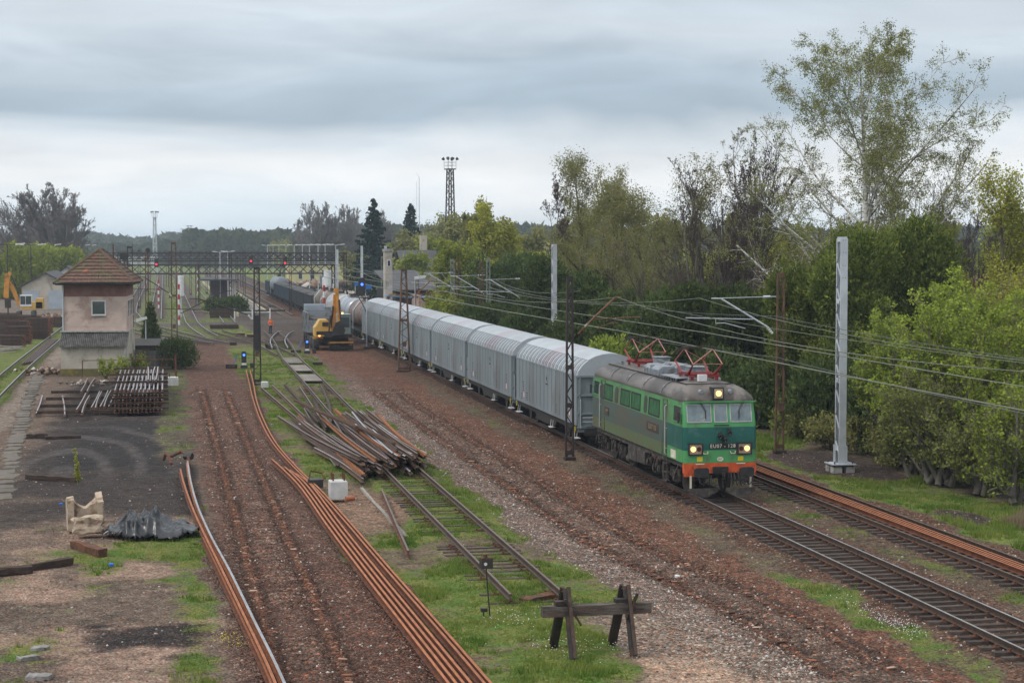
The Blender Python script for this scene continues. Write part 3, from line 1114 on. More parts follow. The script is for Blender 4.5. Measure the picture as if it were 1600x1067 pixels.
# short rail stub and old timber beside the siding
loose_rail([(597, 765), (618, 815), (638, 860)], 'short rusty rail lying loose left of the siding', M_rail_dull, M_rust, zb=.03)
for (a, b, l) in (((266, 617), (256, 645), 'short rail offcut lying alone on the black yard, left one'), ((297, 618), (301, 647), 'short rail offcut lying alone on the black yard, right one')):
    loose_rail([(a[0] - 200, a[1]), ((a[0] + b[0]) / 2 - 200 + 1, (a[1] + b[1]) / 2), (b[0] - 200, b[1])], l, M_rail_top, M_rust, 'short rail offcuts on the black yard')
# brown flat rails by the far-left track
t_ = None
for k in range(5):
    loose_rail(None, ['first', 'second', 'third', 'fourth', 'fifth'][k] + ' old brown rail lying inside the curved track left of the signal box', M_rail_dull, M_rust, 'brown rails inside the left track',
               world=[(-11.8 + k * .17, 158 + k * .7), (-11.9 + k * .17, 180), (-11.9 + k * .17, 200)], zb=.02, n=3)
# ------------------------------------------------------------------ locomotive
def text_mesh(name, s, size, mt, parent, loc, rot, depth=.006, spacing=1.0, align='CENTER'):
    cu = bpy.data.curves.new(name, 'FONT')
    cu.body = s
    cu.size = size
    cu.extrude = depth
    cu.space_character = spacing
    cu.align_x = align
    cu.align_y = 'CENTER'
    cu.resolution_u = 2
    tmp = bpy.data.objects.new(name, cu)
    COL.objects.link(tmp)
    dg = bpy.context.evaluated_depsgraph_get()
    me = bpy.data.meshes.new_from_object(tmp.evaluated_get(dg))
    bpy.data.objects.remove(tmp)
    me.materials.clear()
    me.materials.append(mt)
    o = bpy.data.objects.new(name, me)
    COL.objects.link(o)
    o.parent = parent
    o.location = loc
    o.rotation_euler = rot
    return o


M_lg = mat('loco_light_green', (0.08, 0.31, 0.11), (0.068, 0.265, 0.095), 1.3, 0.38, c3=(0.10, 0.16, 0.075), c3scale=1.5, c3amt=.3)
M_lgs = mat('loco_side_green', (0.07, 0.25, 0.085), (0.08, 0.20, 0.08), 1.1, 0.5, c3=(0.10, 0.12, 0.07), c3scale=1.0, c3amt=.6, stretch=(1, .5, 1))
M_dg = mat('loco_dark_green', (0.010, 0.105, 0.085), (0.010, 0.088, 0.072), 1.3, 0.32, c3=(0.04, 0.13, 0.12), c3scale=1.4, c3amt=.4)
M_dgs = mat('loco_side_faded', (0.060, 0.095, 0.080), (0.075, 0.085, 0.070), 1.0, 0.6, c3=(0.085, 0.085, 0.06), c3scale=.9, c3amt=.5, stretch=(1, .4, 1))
M_sill = mat('loco_sill_olive', (0.085, 0.135, 0.060), (0.10, 0.115, 0.055), 1.2, 0.6, c3=(0.11, 0.10, 0.06), c3scale=1.1)
M_orange = mat('loco_orange', (0.62, 0.10, 0.025), (0.50, 0.075, 0.02), 3, 0.5, c3=(0.2, 0.05, 0.03), c3scale=4, c3amt=.3)
M_roof = mat('loco_roof_grime', (0.16, 0.14, 0.125), (0.10, 0.085, 0.075), 1.2, 0.45, 0.1, c3=(0.055, 0.045, 0.04), c3scale=.9, c3amt=.8, stretch=(1, .35, 1))
M_roofmetal = mat('roof_equipment_grey', (0.27, 0.30, 0.33), (0.20, 0.22, 0.25), 4, 0.5, c3=(0.12, 0.11, 0.1), c3scale=3)
M_red = mat('pantograph_red', (0.30, 0.022, 0.025), (0.16, 0.018, 0.02), 4, 0.45, c3=(0.12, 0.04, 0.035), c3scale=4)
M_pink = mat('pantograph_tube', (0.50, 0.22, 0.20), (0.36, 0.12, 0.11), 6, 0.4, 0.2)
M_wglass = mat('loco_window_glass', (0.16, 0.21, 0.22), (0.10, 0.14, 0.16), 1.8, 0.06, 0.0, spec=1.0, c3=(0.28, 0.30, 0.31), c3scale=1.6, c3amt=.4)
M_wframe = mat('window_seal', (0.42, 0.45, 0.43), (0.3, 0.33, 0.31), 5, 0.5)
M_curtain = mat('green_blind', (0.05, 0.17, 0.07), (0.010, 0.045, 0.018), 5, 0.7, stretch=(1, 6, .5))
M_vent = mat('vent_grille', (0.07, 0.075, 0.06), (0.05, 0.05, 0.045), 6, 0.6)
M_lamp = mat('lamp_lit_warm', (0.9, 0.7, 0.4), (0.9, 0.7, 0.4), 1, 0.4, emit=(1.0, 0.56, 0.16), estr=1.7)
M_lampbowl = mat('lamp_reflector', (0.45, 0.36, 0.26), (0.35, 0.27, 0.2), 4, 0.4)
M_redlens = mat('red_lens', (0.10, 0.015, 0.012), (0.08, 0.012, 0.01), 2, 0.3)
M_cream = mat('cream_letters', (0.70, 0.66, 0.52), (0.6, 0.56, 0.45), 5, 0.6)
M_brass = mat('brass_letters', (0.32, 0.25, 0.15), (0.24, 0.18, 0.11), 5, 0.5, 0.3)
M_plate = mat('brown_plate', (0.06, 0.042, 0.035), (0.045, 0.033, 0.03), 5, 0.6)
M_yellow = mat('yellow_paint', (0.62, 0.52, 0.02), (0.55, 0.45, 0.02), 3, 0.6)
M_bogie = mat('bogie_grime', (0.055, 0.046, 0.041), (0.030, 0.026, 0.024), 4, 0.75, c3=(0.11, 0.09, 0.075), c3scale=3)
M_wheel = mat('wheel_steel', (0.14, 0.125, 0.115), (0.08, 0.07, 0.065), 5, 0.5, 0.5)


def rr_ring(hw, y0, y1, rad, z, n=4, inset_front=0.0):
    """rounded rectangle ring in plan"""
    pts = []
    for cx, cy, a0 in ((hw - rad, y0 + rad, -90), (hw - rad, y1 - rad, 0), (-hw + rad, y1 - rad, 90), (-hw + rad, y0 + rad, 180)):
        for k in range(n + 1):
            a = R(a0 + 90 * k / n)
            pts.append((cx + rad * math.cos(a), cy + rad * math.sin(a), z))
    return pts


def wheelset_bogie(parent, yc, wb, r, W=1.0, mt=None, name='bogie', detail=True, z0=0.0):
    b = MB()
    for s_ in (-1, 1):
        x = s_ * W
        b.loft([[(x - .05, yc - wb / 2 - .75, z0 + r + .02), (x + .05, yc - wb / 2 - .75, z0 + r + .02), (x + .05, yc - wb / 2 - .75, z0 + r + .25), (x - .05, yc - wb / 2 - .75, z0 + r + .25)],
                [(x - .05, yc - wb / 4, z0 + r - .10), (x + .05, yc - wb / 4, z0 + r - .10), (x + .05, yc - wb / 4, z0 + r + .30), (x - .05, yc - wb / 4, z0 + r + .30)],
                [(x - .05, yc + wb / 4, z0 + r - .10), (x + .05, yc + wb / 4, z0 + r - .10), (x + .05, yc + wb / 4, z0 + r + .30), (x - .05, yc + wb / 4, z0 + r + .30)],
                [(x - .05, yc + wb / 2 + .75, z0 + r + .02), (x + .05, yc + wb / 2 + .75, z0 + r + .02), (x + .05, yc + wb / 2 + .75, z0 + r + .25), (x - .05, yc + wb / 2 + .75, z0 + r + .25)]], 0)
        if detail:
            for yy in (-wb / 2, wb / 2):
                b.cbox(x + s_ * .12, yc + yy, z0 + r, .22, .42, .38)
                b.cyl((x + s_ * .2, yc + yy, z0 + r), (x + s_ * .30, yc + yy, z0 + r), .14, 8)
                for d in (-.36, .36):
                    b.cyl((x + s_ * .12, yc + yy + d, z0 + r - .12), (x + s_ * .12, yc + yy + d, z0 + r + .28), .10, 8)
            b.cyl((x + s_ * .14, yc, z0 + r - .1), (x + s_ * .14, yc, z0 + r + .38), .17, 8)
    b.box(-W, W, yc - .2, yc + .2, z0 + r, z0 + r + .2)
    bo = b.build(name, mt or M_bogie, parent)
    for yy in (-wb / 2, wb / 2):
        for s_ in (-1, 1):
            w = MB()
            w.cyl((s_ * .70, yc + yy, z0 + r), (s_ * .83, yc + yy, z0 + r), r, 20)
            w.cyl((s_ * .66, yc + yy, z0 + r), (s_ * .70, yc + yy, z0 + r), r + .03, 20)
            w.cyl((0, yc + yy, z0 + r), (s_ * .90, yc + yy, z0 + r), .1, 8)
            w.build('wheel', M_wheel, bo)
    return bo


def buffers(parent, y, z, dirn, mt=M_black, half=.875, L=.55):
    for s_ in (-1, 1):
        b = MB()
        b.cyl((s_ * half, y, z), (s_ * half, y + dirn * L * .6, z), .12, 10)
        b.cyl((s_ * half, y + dirn * L * .6, z), (s_ * half, y + dirn * (L - .05), z), .09, 10)
        b.loft([[(s_ * half + a * .30, y + dirn * (L - .05), z + c * .19) for a, c in ((-1, -.7), (-.7, -1), (.7, -1), (1, -.7), (1, .7), (.7, 1), (-.7, 1), (-1, .7))],
                [(s_ * half + a * .29, y + dirn * L, z + c * .18) for a, c in ((-1, -.7), (-.7, -1), (.7, -1), (1, -.7), (1, .7), (.7, 1), (-.7, 1), (-1, .7))]])
        b.build('buffer', mt, parent)


YF = 67.4
loco = thing('electric_locomotive', 'green electric locomotive with lit headlamps and raised red pantographs at the head of the train', 'locomotive', (T1C, YF, RT))
LB = 15.3


def loco_body():
    b = MB()
    lv = [(1.36, 1.46, 0.0, .16), (1.85, 1.475, 0.0, .16), (2.74, 1.475, 0.0, .16), (3.25, 1.45, .09, .16), (3.72, 1.42, .20, .16)]
    rings = [rr_ring(hw, y, LB - y, r_, zz) for zz, hw, y, r_ in lv]
    o = len(b.v)
    n = len(rings[0])
    for r_ in rings:
        b.v.extend(r_)
    for i in range(len(rings) - 1):
        for j in range(n):
            a = rings[i][j]
            c = rings[i][(j + 1) % n]
            ym = (a[1] + c[1]) / 2
            end = ym < .3 or ym > LB - .3
            mid = 2.6 < ym < LB - 2.6
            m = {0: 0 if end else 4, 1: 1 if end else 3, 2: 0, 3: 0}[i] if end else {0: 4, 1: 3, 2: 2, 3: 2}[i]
            b.f.append((o + i * n + j, o + i * n + (j + 1) % n, o + (i + 1) * n + (j + 1) % n, o + (i + 1) * n + j))
            b.m.append(m)
    b.f.append(tuple(o + j for j in range(n))[::-1])
    b.m.append(0)
    return b.build('body', [M_lg, M_dg, M_lgs, M_dgs, M_sill], loco, auto=35)


loco_body()
# cab sides are fresher green: separate panels just proud of the side
for s_ in (-1, 1):
    for (y0, y1) in ((.14, 2.30),):
        b = MB()
        x = s_ * 1.478
        xa, xb = sorted((x, x - s_ * .02))
        b.box(xa, xb, y0, y1, 1.37, 1.85, 0)
        b.box(xa, xb, y0, y1, 1.853, 2.74, 1)
        b.prism([(x, 2.743), (x - s_ * .02, 2.743), (x - s_ * .075, 3.70), (x - s_ * .055, 3.70)], 'y', y0, y1, 0) if False else None
        b.build('cab_side_panel', [M_lg, M_dg], loco)
# roof
b = MB()
rl = [(3.72, 1.45, .15, .30), (3.80, 1.46, .15, .34), (3.98, 1.37, .30, .42), (4.16, 1.20, .55, .5), (4.30, .95, .95, .5), (4.385, .62, 1.5, .4), (4.43, .28, 2.2, .2)]
b.loft([rr_ring(hw, y, LB - y, r_, zz, 5) for zz, hw, y, r_ in rl])
rf = b.build('roof', M_roof, loco, auto=50)
b = MB()
for yy in (3.4, 6.2, 8.9, 11.8):
    prev = None
    pts = [(-1.47, 3.80), (-1.385, 3.99), (-1.21, 4.175), (-.96, 4.315)]
    b.tube([(x, yy, z_) for x, z_ in pts], .02, 5)
    b.tube([(-x, yy, z_) for x, z_ in pts], .02, 5)
    b.cbox(-1.30, yy, 4.09, .10, .14, .05, ry=-.7)
b.build('roof_strap', M_roofmetal, rf)
b = MB()
b.tube([(-.98, 1.35, 4.315), (-.99, 7, 4.318), (-.99, LB - 1.3, 4.315)], .022, 5)
b.tube([(-.98, 1.35, 4.315), (-.5, .95, 4.34), (0, .85, 4.36), (.5, .95, 4.34), (.98, 1.35, 4.315)], .022, 5)
b.build('roof_rib', M_dark, rf)
b = MB()
b.box(-1.44, 1.44, .055, .13, 3.685, 3.73)
b.build('gutter', M_lg, loco)

# front windows
M_wiper = M_black


def raked(z_):
    return (0.20 * (z_ - 2.74) / .98) if z_ > 2.74 else 0.0


def front_pane(x0, x1, z0, z1, name='windscreen', fr=M_wframe):
    f = MB()
    y0, y1 = raked(z0), raked(z1)
    w = .035

    def q(xa, xb, za, zb):
        ya, yb = raked(za), raked(zb)
        f.loft([[(xa, ya - .03, za), (xb, ya - .03, za), (xb, ya + .02, za), (xa, ya + .02, za)],
                [(xa, yb - .03, zb), (xb, yb - .03, zb), (xb, yb + .02, zb), (xa, yb + .02, zb)]])
    q(x0, x0 + w, z0, z1)
    q(x1 - w, x1, z0, z1)
    q(x0 + w, x1 - w, z0, z0 + w)
    q(x0 + w, x1 - w, z1 - w, z1)
    fo = f.build(name, fr, loco)
    g = MB()
    xa, xb, za, zb = x0 + w, x1 - w, z0 + w, z1 - w
    g.loft([[(xa, raked(za) - .03, za), (xb, raked(za) - .03, za), (xb, raked(za) + .015, za), (xa, raked(za) + .015, za)],
            [(xa, raked(zb) - .03, zb), (xb, raked(zb) - .03, zb), (xb, raked(zb) + .015, zb), (xa, raked(zb) + .015, zb)]])
    g.build('pane', M_wglass, fo)
    return fo


front_pane(-1.33, -.34, 2.92, 3.62)
front_pane(-.24, .30, 2.92, 3.62)
front_pane(.40, 1.28, 2.92, 3.62)
for x in (-.62, .80):
    b = MB()
    sgn = 1 if x < 0 else -1
    b.tube([(x - sgn * .18, .10, 3.70), (x + sgn * .05, .05, 3.32), (x + sgn * .02, .04, 3.1)], .012, 4)
    b.tube([(x - sgn * .12, .10, 3.70), (x + sgn * .06, .05, 3.36)], .010, 4)
    b.tube([(x + sgn * .03, .035, 3.36), (x + sgn * .05, .035, 3.02)], .014, 4)
    b.cbox(x - sgn * .15, .10, 3.72, .12, .05, .05)
    b.build('wiper', M_wiper, loco)
b = MB()
b.box(-.26, .34, -.028, .0, 2.80, 2.83)
b.build('hand_step', M_black, loco)

# recessed socket panel and connectors
b = MB()
b.box(-.20, .40, -.018, .0, 2.18, 2.70)
b.box(-.22, .42, -.03, .0, 2.695, 2.72)
b.build('socket_panel', M_dg, loco)
for (x, z_) in ((-.03, 2.42), (.16, 2.28), (.34, 2.55)):
    b = MB()
    b.cyl((x, -.02, z_), (x, -.16, z_ - .05), .085, 10)
    b.cyl((x, -.03, z_ + .08), (x, -.12, z_ + .09), .06, 8)
    b.cyl((x, -.12, z_ - .08), (x, -.15, z_ - .14), .045, 8)
    b.build('connector', M_black, loco)

# headlights
for s_ in (-1, 1):
    cx = s_ * .98 - .01
    f = MB()
    W_, H_ = .30, .24
    f.box(cx - W_, cx + W_, -.055, .01, 1.90 - H_, 1.90 - H_ + .055)
    f.box(cx - W_, cx + W_, -.055, .01, 1.90 + H_ - .055, 1.90 + H_)
    f.box(cx - W_, cx - W_ + .055, -.055, .01, 1.90 - H_ + .055, 1.90 + H_ - .055)
    f.box(cx + W_ - .055, cx + W_, -.055, .01, 1.90 - H_ + .055, 1.90 + H_ - .055)
    fo = f.build('headlight', M_black, loco)
    g = MB()
    g.box(cx - W_ + .055, cx + W_ - .055, -.02, .008, 1.90 - H_ + .055, 1.90 + H_ - .055)
    g.build('reflector', M_lampbowl, fo)
    g = MB()
    lx = cx + s_ * .10 if s_ > 0 else cx - .10
    g.cyl((lx, -.022, 1.90), (lx, -.045, 1.90), .105, 16)
    g.build('lit_lens', M_lamp, fo)
    g = MB()
    rx = cx - s_ * .13
    g.cyl((rx, -.022, 1.90), (rx, -.04, 1.90), .09, 16)
    g.build('tail_lens', M_redlens, fo)
f = MB()
f.box(-.07 - .20, -.07 + .24, .10, .60, 3.80, 4.26)
fo = f.build('top_headlight', M_black, loco)
g = MB()
g.box(-.07 - .15, -.07 + .19, .085, .098, 3.85, 4.21)
g.build('reflector', M_lampbowl, fo)
g = MB()
g.cyl((-.05, .083, 4.03), (-.05, .06, 4.03), .11, 16)
g.build('lit_lens', M_lamp, fo)
for x in (-.68, .52):
    g = MB()
    g.cyl((x, .30, 4.06), (x, .52, 4.08), .085, 12)
    g.cyl((x, .285, 4.06), (x, .30, 4.06), .05, 10)
    g.build('horn', M_roofmetal, loco)

# plate and lettering
b = MB()
b.box(-.45, .65, -.014, .0, 1.90, 2.11)
b.build('number_plate', M_black, loco)
text_mesh('lettering', 'EU07 - 128', .20, M_cream, loco, (.10, -.018, 2.0), (R(90), 0, 0), spacing=1.12)
for s_ in (-1, 1):
    b = MB()
    x = s_ * .55 - .05
    b.tube([(x - .10, -.01, 1.80), (x - .08, -.07, 1.72), (x + .08, -.07, 1.72), (x + .10, -.01, 1.80)], .016, 5)
    b.build('coupling_hook', M_cream, loco)
    b = MB()
    b.cbox(x - s_ * -.14, -.02, 1.74, .05, .05, .06)
    b.build('marker', M_red, loco)
    b = MB()
    b.box(s_ * .82 - .11, s_ * .82 + .11, -.012, .0, 1.42, 1.60)
    b.build('warning_sticker', M_yellow, loco)
b = MB()
b.loft([[(.0 + .13 * math.cos(R(t)), y, 1.50 + .085 * math.sin(R(t))) for t in range(0, 360, 24)] for y in (0.0, -.012)])
b.build('maker_plate', M_cream, loco)
text_mesh('lettering', 'PKP', .09, M_dg, loco, (0, -.016, 1.50), (R(90), 0, 0), .003)

# buffer beam, buffers, coupling, ploughs
b = MB()
b.box(-1.44, 1.44, -.02, .25, .96, 1.352)
b.cbox(-1.1, .10, .90, .6, .26, .12)
b.cbox(1.1, .10, .90, .6, .26, .12)
b.build('buffer_beam', M_orange, loco)
for s_ in (-1, 1):
    b = MB()
    b.box(s_ * .82 - .17, s_ * .82 + .17, -.05, -.02, 1.305, 1.335)
    b.build('step_edge', M_cream, loco)
buffers(loco, -.02, 1.05, -1, half=.90)
buffers(loco, LB, 1.05, 1, half=.90)
b = MB()
b.box(-.31, .31, -.07, -.02, .94, 1.21)
b.cbox(.06, -.15, 1.02, .12, .22, .16)
b.tube([(.06, -.2, 1.05), (.10, -.28, .86), (.14, -.24, .72)], .035, 6)
b.tube([(.14, -.24, .72), (.02, -.22, .76), (.04, -.20, .95)], .03, 6)
b.cyl((.05, -.2, .50), (.05, -.2, .42), .05, 8)
b.tube([(.05, -.2, .70), (.05, -.2, .50)], .02, 5)
b.build('coupling', M_dark, loco)
for x, dx in ((-.5, .05), (-.62, -.1), (.42, .05), (.55, .1), (.70, .1), (1.0, .12), (1.05, -.1)):
    b = MB()
    b.tube([(x, -.02, 1.0), (x + dx * .3, -.15, .72), (x + dx, -.16, .50), (x + dx * 2.2, -.12, .62), (x + dx * 2.6, -.02, .9)], .025, 6)
    b.build('air_hose', M_black, loco)
for s_ in (-1, 1):
    b = MB()
    cx = s_ * .74
    b.loft([[(cx + a * k_, -.18 - .2 * math.cos(a * 1.7), z_ + .16 * (a / .6) ** 2 * (z_ < .2)) for a in np.linspace(-.6, .6, 9)] + [(cx + a * k_, -.13 - .2 * math.cos(a * 1.7), z_ + .16 * (a / .6) ** 2 * (z_ < .2)) for a in np.linspace(.6, -.6, 9)] for z_, k_ in ((.08, .86), (.30, 1.0), (.42, .95))])
    b.build('rail_guard', M_bogie, loco)
    b = MB()
    b.box(s_ * 1.20 - .035, s_ * 1.20 + .035, -.10, -.06, .40, .88)
    b.build('handrail', M_cream, loco)

# sides: windows, vents, doors, handrails
def side_quad(mb, s_, y0, y1, z0, z1, t0, t1, m=0):
    """panel on the body side, follows its lean above the waist; t0,t1 = offsets outward"""
    def xs(zz):
        if zz <= 2.74:
            return 1.475
        return 1.475 - .055 * (zz - 2.74) / .98
    mb.loft([[(s_ * (xs(z0) + t0), y0, z0), (s_ * (xs(z0) + t1), y0, z0), (s_ * (xs(z0) + t1), y1, z0), (s_ * (xs(z0) + t0), y1, z0)],
             [(s_ * (xs(z1) + t0), y0, z1), (s_ * (xs(z1) + t1), y0, z1), (s_ * (xs(z1) + t1), y1, z1), (s_ * (xs(z1) + t0), y1, z1)]], m)


for s_ in (-1, 1):
    for (y0, y1) in ((3.52, 5.18), (6.52, 8.06), (8.28, 9.88), (11.36, 12.92)):
        f = MB()
        w = .06
        side_quad(f, s_, y0, y0 + w, 2.80, 3.52, -.01, .022)
        side_quad(f, s_, y1 - w, y1, 2.80, 3.52, -.01, .022)
        side_quad(f, s_, y0 + w, y1 - w, 2.80, 2.80 + w, -.01, .022)
        side_quad(f, s_, y0 + w, y1 - w, 3.52 - w, 3.52, -.01, .022)
        fo = f.build('side_window', M_dark, loco)
        g = MB()
        side_quad(g, s_, y0 + w, y1 - w, 2.86, 3.46, -.01, .006)
        ny = 7
        for k in range(1, ny):
            yy = y0 + w + (y1 - y0 - 2 * w) * k / ny
            side_quad(g, s_, yy - .012, yy + .012, 2.865, 3.455, .0, .013)
        g.build('pane', M_curtain, fo)
    for (y0, y1) in ((5.46, 5.98), (10.36, 10.92), (13.27, 13.80)):
        g = MB()
        yc = (y0 + y1) / 2
        hw = (y1 - y0) / 2
        side_quad(g, s_, y0, y1, 2.90, 3.42, -.01, .01)
        side_quad(g, s_, y0 + .08, y1 - .08, 3.42, 3.52, -.01, .01)
        side_quad(g, s_, y0 + .08, y1 - .08, 2.80, 2.90, -.01, .01)
        for k in range(9):
            zz = 2.86 + k * .07
            side_quad(g, s_, y0 + .04, y1 - .04, zz, zz + .02, .01, .022)
        g.build('vent', M_vent, loco)
    for (yd, ya, yb) in ((1, 2.42, 3.05), (0, LB - 3.05 + .55, LB - 1.72)):
        d = MB()
        side_quad(d, s_, ya, ya + .03, 1.40, 3.60, 0, .03)
        side_quad(d, s_, yb - .03, yb, 1.40, 3.60, 0, .03)
        side_quad(d, s_, ya, yb, 3.60, 3.63, 0, .03)
        do = d.build('door_frame', M_sill, loco)
        g = MB()
        side_quad(g, s_, ya + .12, yb - .12, 2.75, 3.45, -.01, .006)
        g.build('pane', M_vent, do)
    # cab side window + mirror
    for (ya, yb) in ((.35, 1.45), (LB - 1.45, LB - .35)):
        f = MB()
        w = .05
        side_quad(f, s_, ya, ya + w, 2.86, 3.54, -.01, .03)
        side_quad(f, s_, yb - w, yb, 2.86, 3.54, -.01, .03)
        side_quad(f, s_, ya + w, yb - w, 2.86, 2.86 + w, -.01, .03)
        side_quad(f, s_, ya + w, yb - w, 3.54 - w, 3.54, -.01, .03)
        fo = f.build('cab_window', M_lg, loco)
        g = MB()
        side_quad(g, s_, ya + w, yb - w, 2.91, 3.49, -.01, .008)
        g.build('pane', M_glass, fo)
        m_ = MB()
        ym = ya - .05 if ya < 5 else yb + .05
        m_.cbox(s_ * 1.60, ym, 3.10, .06, .16, .40)
        m_.tube([(s_ * 1.45, ym, 3.2), (s_ * 1.6, ym, 3.2)], .012, 5)
        m_.build('mirror', M_black, loco)
    for yy in (2.36, LB - 2.36 + .5):
        for off in (0, .62):
            pass
        h = MB()
        h.tube([(s_ * 1.49, yy, 3.42), (s_ * 1.56, yy, 3.38), (s_ * 1.56, yy, 1.5), (s_ * 1.49, yy, 1.45)], .018, 6)
        for zz in (1.7, 2.5):
            h.tube([(s_ * 1.48, yy, zz), (s_ * 1.57, yy, zz)], .014, 5)
        h.build('handrail', M_galv, loco)
        h = MB()
        h.box(s_ * 1.45 - .02, s_ * 1.45 + .02, yy - .02, yy + .02, .35, 1.40)
        h.box(s_ * 1.45 - .02, s_ * 1.45 + .02, yy + .45, yy + .49, .35, 1.40)
        for zz in (.38, .72, 1.06):
            h.box(s_ * 1.42 - .10, s_ * 1.42 + .10, yy - .02, yy + .49, zz, zz + .025)
        h.build('ladder', M_bogie, loco)
b = MB()
side_quad(b, -1, 3.62, 5.10 + .35, 2.14, 2.50, 0, .015)
b.build('number_plate', M_plate, loco)
text_mesh('lettering', 'EU07-128', .30, M_brass, loco, (-1.494, 4.52, 2.32), (R(90), 0, R(-90)), .006, 1.0)
b = MB()
side_quad(b, -1, 11.95, 12.75, 2.10, 2.46, 0, .015)
b.build('owner_plate', M_plate, loco)
text_mesh('lettering', 'PKP', .28, M_brass, loco, (-1.494, 12.35, 2.28), (R(90), 0, R(-90)), .006)
b = MB()
side_quad(b, -1, 1.05, 1.75, 1.42, 1.74, .004, .016)
b.build('data_sticker', M_cream, loco)

# roof equipment
for (x, y0, y1, w) in ((-.52, 5.6, 8.0, .42), (.42, 6.3, 8.6, .42)):
    b = MB()
    b.prism([(x - w, 4.30), (x - w, 4.58), (x - w * .55, 4.72), (x + w * .55, 4.72), (x + w, 4.58), (x + w, 4.30)], 'y', y0, y1)
    for k in range(8):
        for r_ in range(3):
            yy = y0 + .12 + (y1 - y0 - .24) * k / 8
            b.box(x - w - .018, x - w, yy + .03, yy + .20, 4.37 + r_ * .07, 4.40 + r_ * .07)
    b.box(x - w - .02, x + w + .02, (y0 + y1) / 2 - .02, (y0 + y1) / 2 + .02, 4.3, 4.725)
    b.build('roof_ventilator', M_roofmetal, loco)
b = MB()
b.box(.25, 1.0, 5.1, 5.9, 4.36, 4.70)
b.box(.22, 1.03, 5.05, 5.95, 4.70, 4.73)
b.build('resistor_box', M_roofmetal, loco)
b = MB()
b.box(.0, .6, 9.3, 9.9, 4.42, 4.86)
b.box(-.05, .65, 9.25, 9.95, 4.86, 4.89)
b.build('resistor_box', M_roofmetal, loco)
b = MB()
b.box(-1.0, -.45, 2.7, 5.1, 4.42, 4.45)
for k in range(7):
    b.cbox(-.98, 2.8 + k * .37, 4.36, .03, .03, .14)
    b.cbox(-.5, 2.8 + k * .37, 4.38, .03, .03, .1)
b.build('walkway', M_roofmetal, loco)
b = MB()
b.cbox(-.26, 1.6, 4.53, .34, .20, .26, rz=.1)
b.build('antenna_box', M_white, loco)
for k, (x, y) in enumerate(((-.62, 2.2), (.62, 2.2), (-.62, 12.9), (.7, 2.9), (-.3, 5.2), (.3, 11.8))):
    b = MB()
    for i in range(4):
        b.cyl((x, y, 4.30 + i * .05), (x, y, 4.335 + i * .05), .06, 8)
        b.cyl((x, y, 4.335 + i * .05), (x, y, 4.35 + i * .05), .035, 8)
    b.build('roof_insulator', M_white if k % 2 else M_roofmetal, loco)
b = MB()
b.tube([(.5, 1.6, 4.42), (.9, 3, 4.40), (.9, 12, 4.42)], .02, 5)
b.tube([(.0, 4.8, 4.56), (-.1, 5.3, 4.6), (0, 6.2, 4.74), (0, 9.2, 4.8)], .02, 5)
b.build('roof_cable', M_roofmetal, loco)


def pantograph(yc):
    p = MB()
    zb_ = 4.55
    for s_ in (-1, 1):
        p.beam((s_ * .55, yc - .95, zb_), (s_ * .55, yc + .95, zb_), .07, .07)
        p.beam((-.62, yc + s_ * .85, zb_), (.62, yc + s_ * .85, zb_), .07, .07)
        p.tube([(-.70, yc + s_ * .45, zb_ + .05), (.70, yc + s_ * .45, zb_ + .05)], .05, 8)
        for t in (-1, 1):
            p.cyl((t * .5, yc + s_ * .85, zb_ - .22), (t * .5, yc + s_ * .85, zb_), .06, 8)
    po = p.build('pantograph', M_red, loco)
    zk, zt = 5.06, 5.58
    for s_ in (-1, 1):
        for d in (-1, 1):
            a = MB()
            a.tube([(s_ * .55, yc + d * .45, zb_ + .05), (s_ * .60, yc + d * 1.30, zk)], [.07, .03], 6)
            a.build('lower_arm', M_red, po)
            a = MB()
            a.tube([(s_ * .60, yc + d * 1.30, zk), (s_ * .58, yc + d * .08, zt)], .022, 6)
            a.build('upper_arm', M_pink, po)
    a = MB()
    a.tube([(-.60, yc - 1.30, zk), (.58, yc - .08, zt)], .022, 6)
    a.tube([(.60, yc + 1.30, zk), (-.58, yc + .08, zt)], .016, 6)
    a.tube([(-.62, yc - 1.3, zk), (.62, yc - 1.3, zk)], .012, 5)
    a.build('cross_brace', M_pink, po)
    a = MB()
    for d in (-.20, .20):
        a.tube([(-.98, yc + d, zt - .17), (-.86, yc + d, zt - .03), (-.62, yc + d, zt + .07), (.62, yc + d, zt + .07), (.86, yc + d, zt - .03), (.98, yc + d, zt - .17)], .022, 5)
        a.beam((-.55, yc + d, zt + .09), (.55, yc + d, zt + .09), .035, .03)
    for x in (-.58, .58):
        a.beam((x, yc - .2, zt + .03), (x, yc + .2, zt + .03), .03, .03)
    a.build('contact_head', M_steel_dark, po)


pantograph(3.0)
pantograph(11.3)

